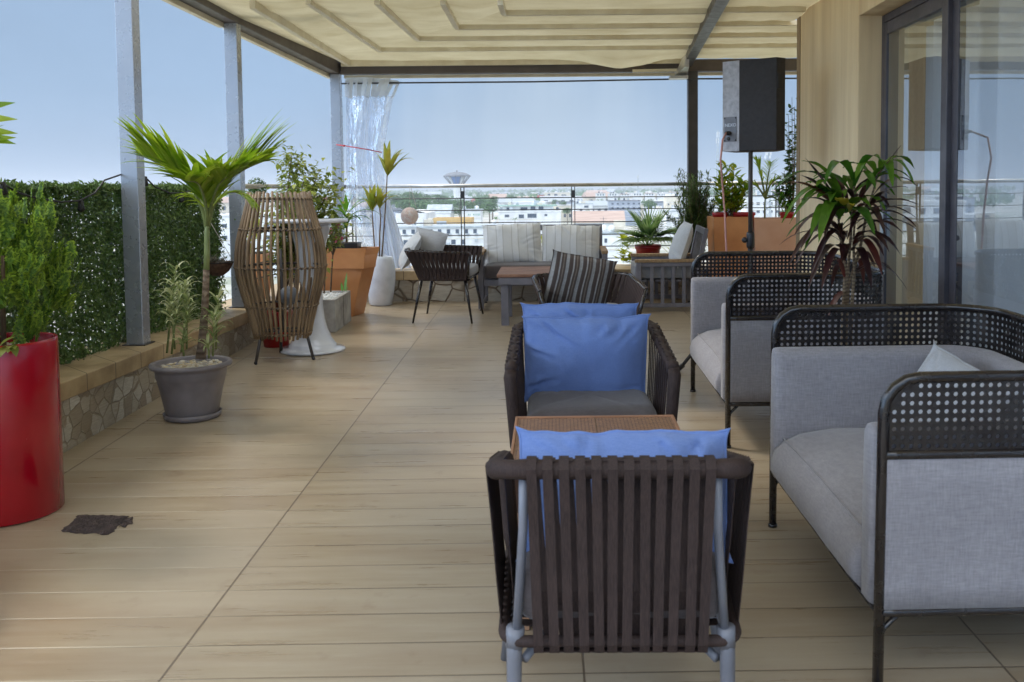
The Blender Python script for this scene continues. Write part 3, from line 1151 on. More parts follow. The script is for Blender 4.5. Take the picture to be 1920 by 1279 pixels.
for k in range(4):
    strip_back(k, .03)
    strip_left(k, .026)
fab.grid(lambda u, v: V((-2.56, 10.57, ZC + .001)).lerp(V((-2.86, 7.0, ZC + .05)), v).lerp(V((cor[0].x, 10.57, ZC + .001)).lerp(lef[0] + (lef[0] - cor[0]) * .3, v), u), 2, 20)
# innermost field, then an unseen bay over the viewer added to block light
c4 = cor[4]
fab.grid(lambda u, v: V((c4.x + (rbx(c4.y - 1.9 * v) - .03 - c4.x) * u, c4.y - 1.9 * v, ZC + .001 - .03 * math.sin(PI * u) * math.sin(3 * PI * v) ** 2)), 30, 24)
fab.grid(lambda u, v: V((-2.7 + 4.66 * u, 5.3 - 4.6 * v, ZC + .10 - .04 * math.sin(6 * PI * v) ** 2)), 20, 40)
yy = [10.57] + [c.y - .06 for c in cor[1:]] + [5.4]
for k in range(len(yy) - 1):
    def fn(u, v, k=k):
        y = yy[k] + (yy[k + 1] - yy[k]) * v
        x0 = rbx(y) + .03
        x1 = 3.9 if (yy[k] + yy[k + 1]) / 2 > 8.0 else 1.999
        x = x0 + (x1 - x0) * u
        return V((x, y, ZC + .001 - .03 * math.sin(PI * v) - .004 * math.sin(x * 23)))
    fab.grid(fn, 24, 10)
pp(fab, 'canopy_fabric', M_canopy)

# ------------------------------------------------------------------ railings
RY = 10.55
RZ = [at(868, p, RY).z for p in (372, 394.5, 418, 441.5, 464, 486.5)]
HZ = at(868, 348.5, RY).z


def railing(label, P, Q, bars):
    t = thing('railing', label, 'railing', (P + Q) / 2)
    Mo = Matrix.Translation(-(P + Q) / 2)
    MB().tube([P + V((0, 0, HZ)), Q + V((0, 0, HZ))], .0215, 14).build('handrail', M_inox, t, M=Mo)
    for z in RZ:
        MB().tube([P + V((0, 0, z)), Q + V((0, 0, z))], .0062, 6).build('rod', M_rod, t, M=Mo)
    d = (Q - P).normalized()
    for s_ in bars:
        c = P + d * s_
        m = MB()
        for o in (-.018, .018):
            m.beam(c + d * o + V((0, 0, BZ if P.y > 10 else KZ)), c + d * o + V((0, 0, HZ - .02)), .009, .03, V((0, 1, 0)) if abs(d.x) > .5 else V((1, 0, 0)))
        m.beam(c + V((0, 0, HZ - .14)), c + V((0, 0, HZ - .06)), .045, .028, V((0, 1, 0)) if abs(d.x) > .5 else V((1, 0, 0)))
        m.build('baluster', M_rod, t, M=Mo)
    return t


xb = [at(p, 420, RY).x for p in (664, 868, 1075, 1284)]
railing('long steel railing with thin rods between the two back posts', V((-2.46, RY, 0)), V((1.41, RY, 0)), [x + 2.46 for x in xb])
railing('short steel railing right of the dark post behind the orange planters', V((1.53, RY, 0)), V((4.1, RY, 0)), [.9, 2.1])
railing('steel railing on the side parapet behind the rattan lantern', V((-2.80, 8.12, 0)), V((-2.56, 10.48, 0)), [1.2])

# ------------------------------------------------------------------ building with sliding door
bld = thing('building', 'beige rendered building wall with dark framed sliding glass doors on the right', 'building', (2.0, 6.3, fz(6.3)))
BO = Matrix.Translation(-V((2.0, 6.3, fz(6.3))))
ER = atx(1610, 30, 2.0)                     # soffit corner
SOF = ER.z
YJ = ER.y
YF = atx(1495, 200, 2.0).y
m = MB()
m.box(2.0, 2.34, YJ, YF, -.1, 4.2)
m.box(2.0, 2.34, -2.5, YJ - .002, SOF, 4.2)
m.box(2.343, 6, YF - .3, YF, -.1, 4.2)
m.build('wall', M_wall, bld, .006, M=BO)
MB().box(1.994, 2.0, YF - .10, YF + .004, -.05, 4.2).build('corner_strip', pm('darker_render', lin(150, 128, 96), lin(128, 108, 80), .8, 5, .2, 50, (1, 1, .1)), bld, M=BO)
m = MB().box(2.36, 5.58, -2.5, YF - .31, 2.85, 2.95).box(2.36, 5.58, 2.2, 2.35, -.1, 2.84)
m.build('interior', M_roomwall, bld, M=BO)
dr = MB()
DX = 2.185
GROT = 1.0
fr_ = .075
ztop = SOF
m = MB()
m.box(DX - .03, DX + .07, YJ - .05, YJ - .004, .1, ztop - .004)
m.box(DX - .03, DX + .07, -2.4, YJ - .052, ztop - .055, ztop - .004)
m.build('door_frame', M_frame, bld, .003, M=BO)
edges = [YJ - .06, atx(1785, 300, DX).y, 3.55, 1.9, .2, -1.6]
for k in range(5):
    y1, y0 = edges[k], edges[k + 1]
    xo = DX + (.012 if k % 2 else -.014)
    m = MB()
    wv = .085
    m.box(xo - .02, xo + .02, y1 - (.05 if k == 0 else wv), y1, .12, ztop - .06)
    m.box(xo - .02, xo + .02, y0, y0 + wv, .12, ztop - .06)
    m.box(xo - .018, xo + .018, y0 + wv + .001, y1 - wv - .001 if k else y1 - .051, ztop - .14, ztop - .061)
    m.box(xo - .018, xo + .018, y0 + wv + .001, y1 - wv - .001 if k else y1 - .051, .12, .22)
    o = m.build('sliding_door', M_frame, bld, .003, M=BO)
    yc = (y0 + y1) / 2
    gp_ = MB().box(xo - .003, xo + .003, y0 + wv - .005, y1 - .045, .2, ztop - .12)
    gp_.v = [tuple(Matrix.Rotation(math.radians(GROT), 3, 'Z') @ (V(p) - V((xo, yc, 0))) + V((xo, yc, 0))) for p in gp_.v]
    gp_.mi = [0 if k == 5 else 1 for k in range(6)]
    gp_.build('glass_pane', [M_glass, M_clear], o)
    if k == 0:
        MB().box(xo - .045, xo - .022, y1 - .04, y1 - .012, 1.18, 1.36).build('handle', M_inox, o, .004)
m = MB()
m.grid(lambda u, v: V((2.38 + .03 * math.sin(u * 150) + .02 * math.sin(u * 61 + 1), YJ - .15 - u * 7.5, .16 + (ztop - .1 - .16) * v)), 420, 2)
tag(m.build('curtain', M_sheer), 'pale sheer curtain hanging in folds behind the glass doors', 'curtain')

# ------------------------------------------------------------------ artificial hedge screens
def hedge(y0, y1, label, nleaf, seed):
    rnd.seed(seed)
    t = thing('hedge_screen', label, 'hedge', (-2.93, (y0 + y1) / 2, KZ))
    Mo = Matrix.Translation(-V((-2.93, (y0 + y1) / 2, KZ)))
    z1 = 1.565
    net = MB()
    for k in range(int((y1 - y0) / .05) + 1):
        net.beam((-2.95, y0 + k * .05, KZ), (-2.95, y0 + k * .05, z1 - .01), .005, .005, V((1, 0, 0)))
    for k in range(20):
        z = KZ + .02 + k * .052
        net.beam((-2.956, y0, z), (-2.956, y1, z), .006, .005)
    for k in range(4):
        yb = y0 + .03 + (y1 - y0 - .06) * k / 3
        net.beam((-2.97, yb, KZ), (-2.97, yb, z1 - .03), .02, .02, V((1, 0, 0)))
    net.build('netting', M_blackpot, t, M=Mo)
    lv = MB()
    for k in range(nleaf):
        y, z = rnd.uniform(y0, y1), KZ + (z1 - KZ) * rnd.random()
        if k % 9 == 0:
            z = z1 + rnd.gauss(-.014, .012)
        dep = abs(rnd.gauss(0, .035))
        # denser and lighter tufts
        p = V((-2.95 + dep, y, z + .02 * noise.noise(V((y * 5, 0, seed)))))
        nn = V((1, rnd.gauss(0, .8), rnd.gauss(.25, .8)))
        lv.card(p, nn, rnd.uniform(.014, .026), 1.9)
    lv.build('leaves', L_hedge, t, M=Mo)
    return t


hedge(3.2, 6.07, 'artificial leaf hedge screen left of the nearest grey post, behind the red cylinder', 44000, 3)
hedge(6.10, 7.93, 'artificial leaf hedge screen right of the nearest grey post, behind the small palm', 30000, 4)

# string lights over the hedge
t = thing('string_light', 'black festoon cable with empty lamp sockets draped along the hedge top', 'string light', at(100, 370, 5.4))
Mo = Matrix.Translation(-at(100, 370, 5.4))
HXc = -2.845


def hx(px, py):
    return atx(px, py, HXc)


pts = [hx(*p) for p in ((-60, 330), (-10, 340), (6, 345), (35, 362), (70, 372), (115, 379), (150, 376), (178, 362), (196, 338), (228, 327), (262, 328), (276, 336), (290, 350), (318, 362), (345, 362), (372, 352), (405, 344))]
sm = []
for i in range(len(pts) - 1):
    for k in range(4):
        sm.append(pts[i].lerp(pts[i + 1], k / 4))
sm.append(pts[-1])
MB().tube(sm, .0055, 6).build('cable', M_cable, t, M=Mo)
for px, py in ((5, 348), (152, 382), (272, 336), (340, 368)):
    p = hx(px, py)
    MB().lathe([(.001, .02), (.014, .018), (.016, -.01), (.02, -.03), (.017, -.045), (.001, -.05)], 12, Matrix.Translation(p)).build('lamp_socket', M_cable, t, M=Mo)
p = atx(265, 326, -2.9)
m = MB()
m.superell(.021, .021, .024, 1, 1, Matrix.Translation(p), 16, 10)
m.tube([p - V((0, 0, .02)), p - V((0, 0, .07))], .005, 6)
tag(m.build('ball_finial', M_ball), 'small orange ball sitting on top of the hedge beside the nearest post', 'ball')

# curtain wire, tied plastic curtain, red cord
m = MB().tube([at(640, 157, 10.44), at(745, 155.5, 10.44), at(1000, 153.5, 10.44), at(1291, 148, 10.44), at(1500, 147, 10.44)], .010, 6)
tag(m.build('curtain_wire', M_rod), 'thin grey curtain wire stretched below the back beam', 'wire')

t = thing('plastic_curtain', 'clear plastic roll curtain with white pleated header gathered at the back corner post', 'curtain', at(690, 500, 10.42))
Mo = Matrix.Translation(-at(690, 500, 10.42))
rnd.seed(12)
hd = MB()
xs = [650, 655, 660, 668, 676, 686, 694, 704, 715, 728, 738]
for i, x in enumerate(xs):
    a = at(x + rnd.uniform(-1, 2), rnd.uniform(145, 154), 10.44 + .03 * math.sin(i * 2.1))
    c = at(x - (3 if i > 3 else 0) + rnd.uniform(-4, 2) - max(0, i - 7) * 4, rnd.uniform(181, 185), 10.42 + .03 * math.cos(i * 1.7))
    wd_ = rnd.uniform(.04, .065)
    aa = rnd.uniform(-.7, .7)
    wv = V((math.cos(aa), math.sin(aa), 0))
    hd.strap([a, a.lerp(c, .33) + V((0, -.01, 0)), a.lerp(c, .66) + V((0, -.015, 0)), c], wv, wd_, .006)
hd.strap([at(648, 150, 10.45), at(680, 149, 10.46), at(720, 152, 10.45), at(748, 156, 10.44)], V((0, 0, 1)), .05, .004)
hd.strap([at(746, 157, 10.45), at(741, 170, 10.45), at(735, 184, 10.45)], V((1, 0, .2)), .035, .004)
hd.build('header_band', M_drape, t, M=Mo)


def curt(u, v):
    y = 180 + (502 - 180) * v
    r = [(180, 738), (215, 731), (255, 724), (300, 717), (345, 722), (400, 735), (450, 751), (502, 768)]
    for (a, b_), (c, d_) in zip(r, r[1:]):
        if a <= y <= c:
            xr = b_ + (d_ - b_) * (y - a) / (c - a)
            break
    xl = 649 + 44 * max(0, (v - .62) / .38) ** 1.3
    x = xl + (xr - xl) * u
    k = .05 * math.sin(u * 13 + 2 * v) + .014 * math.sin(u * 29 - 6 * v) + .05 * noise.noise(V((u * 4, v * 5, 1))) + .022 * noise.noise(V((u * 10, v * 13, 4)))
    return at(x, y, 10.40 + k * (1 - .3 * v))


MB().grid(curt, 90, 60).build('clear_sheet', M_plastic, t, M=Mo)


def drape(u, v):
    y = 352 + (503 - 352) * v
    xl, xr = 700 + (705 - 700) * v, 722 + (772 - 722) * v
    k = .05 * math.sin(u * 17 + v * 2) + .025 * math.sin(u * 38)
    return at(xl + (xr - xl) * u, y, 10.34 + k)


MB().grid(drape, 50, 20).build('lower_drape', M_drape, t, M=Mo)
m = MB()
q = [at(631, 271.5, 10.47), at(650, 274, 10.33), at(690, 280.5, 10.32), at(716, 286, 10.36)]
m.tube(q, .006, 6)
m.superell(.016, .012, .012, 1, 1, Matrix.Translation(at(645, 273.5, 10.33)), 10, 8)
tag(m.build('tie_cord', M_redcord), 'red cord tying the plastic curtain to the corner post', 'cord')
# ------------------------------------------------------------------ cane-backed sofas
def arc(cx, cy, r, a0, a1, n=8):
    return [(cx + r * math.cos(a0 + (a1 - a0) * i / n), cy + r * math.sin(a0 + (a1 - a0) * i / n)) for i in range(n + 1)]


SD, SLN, SR, SH = .86, 1.21, .20, .925      # depth, length, plan corner radius, height


def u_path(inset=0., n=8):                   # open U in plan: far arm, back, near arm (front at x = 0)
    r = SR - inset
    p = [(0.0, SLN - inset)]
    p += [(SD - SR + q[0], SLN - SR + q[1]) for q in arc(0, 0, r, PI / 2, 0, n)]
    p += [(SD - SR + q[0], SR + q[1]) for q in arc(0, 0, r, 0, -PI / 2, n)]
    p += [(0.0, inset)]
    return p


def resample(p, st):
    out = [V((p[0][0], p[0][1], 0))]
    nrm = []
    ds = []
    L = 0
    for a, c in zip(p, p[1:]):
        d = math.hypot(c[0] - a[0], c[1] - a[1])
        ds.append((L, L + d, a, c))
        L += d

    def ev(s_):
        s_ = max(0, min(L - 1e-6, s_))
        for (l0, l1, a, c) in ds:
            if l0 <= s_ < l1:
                t_ = (s_ - l0) / (l1 - l0)
                return a[0] + (c[0] - a[0]) * t_, a[1] + (c[1] - a[1]) * t_
        return p[-1]
    return L, ev


def make_sofa(label, loc, rz):
    t = thing('cane_sofa', label, 'sofa', loc, rz, slope=True)
    L, ev = resample(u_path(), .02)
    RC = .10
    zt, zm, zb = SH - .016, .69, .235
    # top tube that turns down into the two front legs
    top = [(0, SLN, 0), (0, SLN, zt - RC)] + [(RC - RC * math.cos(a), SLN, zt - RC + RC * math.sin(a)) for a in (PI / 8, PI / 4, 3 * PI / 8)]
    k = 60
    for i in range(k + 1):
        s_ = RC + (L - 2 * RC) * i / k
        x, y = ev(s_)
        top.append((x, y, zt))
    top += [(RC - RC * math.cos(a), 0, zt - RC + RC * math.sin(a)) for a in (3 * PI / 8, PI / 4, PI / 8)] + [(0, 0, zt - RC), (0, 0, 0)]
    MB().tube(top, .0155, 12).build('top_rail', M_blacktube, t)
    for z, nm in ((zm, 'middle_rail'), (zb, 'base_rail')):
        MB().tube([(*ev(L * i / 70), z) for i in range(71)], .0145, 10).build(nm, M_blacktube, t)
    MB().tube([(0, 0, zb), (0, SLN, zb)], .012, 10).build('front_rail', M_blacktube, t)
    for y in (.02, SLN - .02):
        MB().tube([(SD - .06, y + (.06 if y < .5 else -.06), zb), (SD - .05, y + (.05 if y < .5 else -.05), 0)], .0155, 10).build('leg', M_blacktube, t)
    for y in (0, SLN):
        MB().lathe([(.019, 0), (.019, .012), (.016, .014)], 12, cx=0, cy=y).build('foot_cap', M_blacktube, t)
        MB().tube([(.0, y, zb - .10), (.012, y, zb - .05), (.05, y, zb - .01)], .008, 8).build('corner_brace', M_blacktube, t)
    # perforated screen with real holes
    pb = MB()
    pit = .0243
    z0, z1 = zm + .012, zt - .012
    nr = int((z1 - z0) / pit)
    mz = ((z1 - z0) - nr * pit) / 2
    nc = int((L - .03) / pit)
    mx = (L - nc * pit) / 2

    def P3(s_, z):
        x, y = ev(s_)
        return (x, y, z)
    hr = .0068
    for j in range(nr):
        zc = z0 + mz + (j + .5) * pit
        for i in range(nc):
            sc_ = mx + (i + .5) * pit
            e = min(sc_, L - sc_)
            dx, dz = RC - e, zc - (zt - RC)
            if dx > 0 and dz > 0 and math.hypot(dx, dz) > RC - .004:
                continue
            a = pit / 2
            cor_ = [(-a, -a), (0, -a), (a, -a), (a, 0), (a, a), (0, a), (-a, a), (-a, 0)]
            solid = e < .022 or (dx > 0 and dz > 0 and math.hypot(dx, dz) > RC - .026)
            if solid:
                pb.add([P3(sc_ + q[0], zc + q[1]) for q in ((-a, -a), (a, -a), (a, a), (-a, a))], [(0, 1, 2, 3)])
                continue
            vs = [P3(sc_ + q[0], zc + q[1]) for q in cor_]
            for q in cor_:
                an = math.atan2(q[1], q[0])
                vs.append(P3(sc_ + hr * math.cos(an), zc + hr * math.sin(an)))
            pb.add(vs, [(k_, (k_ + 1) % 8, 8 + (k_ + 1) % 8, 8 + k_) for k_ in range(8)])
    for (za, zc) in ((z0 - .006, z0 + mz), (z1 - mz, z1 + .006)):
        n_ = 80
        for i in range(n_):
            lo_, hi_ = (RC, L - RC) if za > z0 + .1 else (0, L)
            s0, s1 = lo_ + (hi_ - lo_) * i / n_, lo_ + (hi_ - lo_) * (i + 1) / n_
            pb.add([P3(s0, za), P3(s1, za), P3(s1, zc), P3(s0, zc)], [(0, 1, 2, 3)])
    for sgn in (0, 1):
        for (s0, s1) in ((0, mx), (L - mx, L)):
            pb.add([P3(s0, z0), P3(s1, z0), P3(s1, zt - RC), P3(s0, zt - RC)], [(0, 1, 2, 3)])
    o = pb.weld().build('perforated_screen', M_blacktube, t)
    sm = o.modifiers.new('thick', 'SOLIDIFY')
    sm.thickness = .004
    # upholstered shell inside the frame
    ip = u_path(.062, 10)
    L2, ev2 = resample(ip, .02)
    prof = []
    hw, zlo, zhi = .046, .245, .765
    for i in range(9):
        a = PI * i / 8
        prof.append((hw * math.cos(a), zhi - hw + hw * math.sin(a) * 1.0))
    prof += [(-hw - .004, .6), (-hw - .004, .42), (-hw + .004, zlo), (hw - .004, zlo), (hw, .40), (hw, .6)]
    nn = 90
    vs, fs = [], []
    ss = [0, .004, .012, .025] + [.025 + (L2 - .05) * i / nn for i in range(1, nn)] + [L2 - .025, L2 - .012, L2 - .004, L2]
    sc_l = [.55, .78, .93, 1.0] + [1] * (nn - 1) + [1.0, .93, .78, .55]
    for s_, k_ in zip(ss, sc_l):
        x, y = ev2(s_)
        xa, ya = ev2(s_ - .01)
        xb, yb = ev2(s_ + .01)
        d = V((xb - xa, yb - ya, 0)).normalized()
        nrm = V((-d.y, d.x, 0))               # towards outside
        ex = -.022 if s_ < .1 or s_ > L2 - .1 else 0
        for (o_, z) in prof:
            zc = (zlo + zhi) / 2
            q = V((x, y, 0)) + nrm * (o_ * k_) + V((ex * (1 - min(1, min(s_, L2 - s_) / .1)), 0, zc + (z - zc) * (1 - (1 - k_) * .07)))
            vs.append(q)
    m_ = len(prof)
    for i in range(len(ss) - 1):
        for k_ in range(m_):
            l_ = (k_ + 1) % m_
            fs.append((i * m_ + k_, i * m_ + m_ + k_, i * m_ + m_ + l_, i * m_ + l_))
    fs += [tuple(range(m_)), tuple((len(ss) - 1) * m_ + k_ for k_ in range(m_ - 1, -1, -1))]
    MB().add(vs, fs, True).build('upholstered_shell', M_linen, t)
    # outer fabric below the middle rail
    ob = MB().grid(lambda u, v: P3(.006 + (L - .012) * u, zb + .012 + (zm - zb - .024) * v), 140, 6)
    o = ob.build('outer_panel', M_linen, t)
    sm = o.modifiers.new('thick', 'SOLIDIFY')
    sm.thickness = .012
    # seat
    y0, y1, xf, xb = .112, SLN - .112, -.045, SD - .13
    cs = []
    for x, z in ((xb, .25), (xb, .43), (.45, .452), (.20, .448), (.07, .432), (.01, .405), (-.03, .365), (-.045, .32), (-.04, .275), (-.01, .243), (.1, .238)):
        cs.append((x, z))
    ny = 24
    vs, fs = [], []
    for j in range(ny + 1):
        v = j / ny
        y = y0 + (y1 - y0) * v
        k_ = 1 - max(0, abs(2 * v - 1) - .9) / .1 * .10
        for (x, z) in cs:
            vs.append((x + .018 * (1 - k_) / .1 * .3, y, .24 + (z - .24) * (k_ * .25 + .75) + (.008 * math.sin(PI * v) if z > .4 else 0) + .006 * noise.noise(V((x * 7, y * 5, z * 3)))))
    m_ = len(cs)
    for j in range(ny):
        for k_ in range(m_):
            l_ = (k_ + 1) % m_
            fs.append((j * m_ + k_, j * m_ + l_, (j + 1) * m_ + l_, (j + 1) * m_ + k_))
    fs += [tuple(range(m_ - 1, -1, -1)), tuple(ny * m_ + k_ for k_ in range(m_))]
    o = MB().add(vs, fs, True).build('seat_cushion', M_linen, t)
    MB().tube([(.012, y0 + (y1 - y0) * i / 12, .4065 + .008 * math.sin(PI * i / 12)) for i in range(13)], .0035, 5).build('piping', M_linen, o)
    return t


pn, pf = fl(1655, 1297), fl(1452, 1003)
A0 = V((.885, 2.58, fz(2.58)))
make_sofa('grey sofa nearest the camera with a black perforated frame and a pale throw pillow', A0, .022)
make_sofa('grey sofa with black perforated frame farther back beside the glass door', V((.862, 4.86, fz(4.86))), .012)

# throw pillow on the near sofa
Mx = Matrix.Translation((1.42, 3.42, fz(3.4) + .585)) @ Matrix.Rotation(-.9, 4, 'Z') @ Matrix.Rotation(-.45, 4, 'X') @ Matrix.Rotation(.35, 4, 'Y')
tag(MB().pillow(.40, .40, .14, None, 5, .008, .09).build('throw_pillow', M_linenlight, M=Mx), 'pale blue grey throw pillow lying in the corner of the near sofa', 'pillow')


# ------------------------------------------------------------------ brown strap armchairs (broad, with grey tube legs)
def rounded_u(w0, yb, yf, zb, zf, r=.07, n=6):
    """open U in plan: front-left -> back-left -> back-right -> front-right"""
    p = [(-w0, yf), (-w0, yb + r)]
    p += [(-w0 + r - r * math.cos(a), yb + r - r * math.sin(a)) for a in [PI / 2 * i / n for i in range(1, n + 1)]]
    p += [(w0 - r + r * math.sin(a), yb + r - r * math.cos(a)) for a in [PI / 2 * i / n for i in range(0, n + 1)]]
    p += [(w0, yf)]
    out = []
    for x, y in p:
        f_ = max(0, min(1, (y - yb) / (yf - yb)))
        out.append(V((x, y, zb + (zf - zb) * f_)))
    return out


def make_strap_chair(label, az, yf, WF):
    t = thing('strap_armchair', label, 'armchair', group='brown strap armchairs at the wicker table')
    W, yb = .293, .0
    tz, bz = .750, .320
    # frame
    def wx(p):                              # the seat widens a little towards the front
        f_ = max(0, (p.y - yb) / (yf - yb))
        return V((p.x * (1 + (WF / W - 1) * f_), p.y, p.z))
    topp = [wx(p) for p in rounded_u(W, yb, yf, tz, az, .055)]
    botp = [wx(p) for p in rounded_u(W - .012, yb + .02, yf - .03, bz, bz + .015, .05)]
    # top rail wrapped in webbing: slightly bulging turns
    pts, rs = [], []
    for a, c in zip(topp, topp[1:]):
        k = max(1, int((c - a).length / .012))
        for i in range(k):
            pts.append(a.lerp(c, i / k))
    pts.append(topp[-1])
    for i, p in enumerate(pts):
        side = abs(p.x) > W - .012
        rs.append(.0235 + (.0035 * math.sin(i * .8) if side else .0012 * math.sin(i * .8)))
    o = MB().tube(pts, rs, 12).build('top_rail', M_strap, t)
    for x in (-W + .055 + .02, W - .055 - .02):
        ring = [(x, yb + .0243 * math.cos(a), tz + .0243 * math.sin(a)) for a in [2 * PI * i / 14 for i in range(14)]]
        MB().tube(ring, .0012, 5, True).build('wrap_seam', M_greytube, o)
    MB().tube(botp, .0145, 10).build('bottom_rail', M_strap, t)
    for s_ in (-1, 1):
        # front posts bound in webbing
        q = [V((s_ * WF, yf, az)), V((s_ * (WF + .002), yf + .012, az - .02)), V((s_ * (WF - .004), yf + .012, az - .1)), V((s_ * (WF - .015), yf - .012, bz + .06)), V((s_ * (WF - .024), yf - .03, bz + .012))]
        MB().tube(q, [.0235, .026, .025, .023, .02], 10).build('front_post', M_strap, t)
        # grey uprights and legs
        MB().tube([(s_ * (W - .065), yb + .012, tz - .01), (s_ * (W - .062), yb + .02, .6), (s_ * (W - .042), yb + .03, bz)], .0115, 10).build('back_upright', M_greytube, t)
        MB().tube([(s_ * (W - .036), yb + .035, bz + .02), (s_ * (W - .036), yb + .03, bz - .03), (s_ * (W - .036), yb - .005, .0)], [.019, .019, .0155], 12).build('leg', M_greytube, t)
        MB().tube([(s_ * (WF - .045), yf - .045, bz + .02), (s_ * (WF - .035), yf - .045, bz - .03), (s_ * (WF + .005), yf - .02, .0)], [.019, .019, .0155], 12).build('leg', M_greytube, t)
        MB().tube([(s_ * (W - .040), yb + .03, bz + .03), (s_ * (W - .037), yb + .035, bz - .02)], [.0225, .0225], 12).build('bracket', M_greytube, t)
        MB().tube([(s_ * (W - .06), yb + .04, bz - .055), (s_ * (W - .14), yb + .2, bz - .03), (s_ * .06, yb + .34, bz - .022)], .011, 8).build('seat_brace', M_greytube, t)
    MB().tube([(-W + .04, yb + .33, bz - .02), (W - .04, yb + .33, bz - .02)], .012, 8).build('cross_bar', M_greytube, t)
    # back webbing: outer straps and an inner layer leaning the other way
    st = MB()
    n_ = 12
    rr = random.Random(3)
    for i in range(n_):
        f_ = (i + .5) / n_
        xt = -W + .085 + (2 * W - .17) * i / (n_ - 1)
        xl = xt * .935 + rr.uniform(-.004, .004)
        tp, bt = V((xt, yb, tz)), V((xl, yb + .02, bz))
        out_ = [tp + V((0, .016, .026)), tp + V((0, -.012, .027)), tp + V((0, -.0285, .008)), tp.lerp(bt, .3) + V((0, -.020, 0)), tp.lerp(bt, .7) + V((0, -.020, 0)), bt + V((0, -.024, .002)), bt + V((0, -.015, -.020)), bt + V((0, .012, -.022))]
        st.strap(out_, V((1, 0, 0)), .0235, .0028)
        if i < n_ - 1:
            xl2 = xl + .0235
            xo_ = .004 + .018 * min(1, i / 7)
            bt2 = V((xl2, yb + .02, bz))
            inn = [tp + V((xo_, -.012, .024)), tp + V((xo_, .016, .022)), tp + V((xo_, .026, -.002)), (tp + V((xo_, 0, 0))).lerp(bt2, .3) + V((0, .004, 0)), (tp + V((xo_, 0, 0))).lerp(bt2, .7) + V((0, -.004, 0)), bt2 + V((0, .016, .004)), bt2 + V((0, .010, -.021)), bt2 + V((0, -.01, -.022))]
            st.strap(inn, V((1, 0, 0)), .0235, .0028)
    st.build('back_webbing', M_strap, t)
    for s_ in (-1, 1):
        st = MB()
        for i in range(11):
            f_ = (i + .3) / 11.2
            y = yb + .05 + (yf - yb - .06) * f_
            z = tz + (az - tz) * ((y - yb) / (yf - yb))
            yl = yb + .08 + (yf - yb - .16) * f_
            wf_ = W + (WF - W) * ((y - yb) / (yf - yb))
            tp, bt = V((s_ * wf_, y, z)), V((s_ * (wf_ - .024), yl, bz + .01))
            for lay in (0, 1):
                of = s_ * (.022 if lay == 0 else -.014)
                b2 = bt + V((0, .026 * lay, 0))
                st.strap([tp + V((-s_ * .018 if lay == 0 else s_ * .018, 0, .022)), tp + V((of * 1.15, 0, .010)), tp.lerp(b2, .35) + V((of, 0, 0)), tp.lerp(b2, .7) + V((of, 0, 0)), b2 + V((of * .9, 0, 0)), b2 + V((0, 0, -.021))], V((0, 1, 0)), .023, .0028)
        st.build('side_webbing', M_strap, t)
    # seat webbing and cushion
    st = MB()
    for i in range(10):
        y = yb + .09 + (yf - yb - .16) * i / 9
        st.strap([(-W + .05, y, bz + .012), (0, y, bz - .004), (W - .05, y, bz + .012)], V((0, 1, 0)), .03, .003)
    st.build('seat_webbing', M_strap, t)
    m = MB().superell(W - .036, yf * .49, .088, .42, .22, Matrix.Translation((0, yb + yf * .525, bz + .108)), 56, 22, .010, 4.0)
    m.build('seat_cushion', M_seatdark, t)
    return t


def place(o, x, y, rz, sc_=1):
    o.matrix_world = Matrix.Translation((x, y, fz(y))) @ Matrix.Rotation(math.atan(SL), 4, 'X') @ Matrix.Rotation(rz, 4, 'Z') @ Matrix.Scale(sc_, 4)


c1x = (1157 - CX) / 787 + .005
place(make_strap_chair('brown strap armchair in the foreground seen from behind with a blue cushion', .60, .54, .312), c1x, 2.235, -.012, 1.03)
place(make_strap_chair('brown strap armchair behind the wicker table facing the camera with blue cushions', .675, .58, .310), .10, 4.24, PI + .02, 1.03)


def cush(name, label, cat, wd_, ht, th, mat_, x, y, z, rz, rx, ry=0, seed=0, wr=.012, pinch=.05, group=None):
    Mx = Matrix.Translation((x, y, z)) @ Matrix.Rotation(rz, 4, 'Z') @ Matrix.Rotation(rx, 4, 'X') @ Matrix.Rotation(ry, 4, 'Y')
    return tag(MB().pillow(wd_, ht, th, None, seed, wr, pinch, 34).build(name, mat_, M=Mx), label, cat, group)


f2 = fz(4.0)
cush('back_cushion', 'blue cushion leaning on the seat of the strap chair that faces the camera', 'cushion', .545, .40, .15, M_blue, .095, 3.98, f2 + .665, .03, .22, .012, 3, .018, .055)
cush('back_cushion', 'second blue cushion squeezed behind the front one on the facing strap chair', 'cushion', .52, .36, .12, M_blue, .075, 4.11, f2 + .72, .02, .16, -.02, 8, .014, .055)
cush('back_cushion', 'blue cushion standing behind the straps of the foreground armchair', 'cushion', .56, .34, .15, M_blue, c1x + .018, 2.385, fz(2.4) + .647, -.01, -.14, 0, 6, .016, .05)

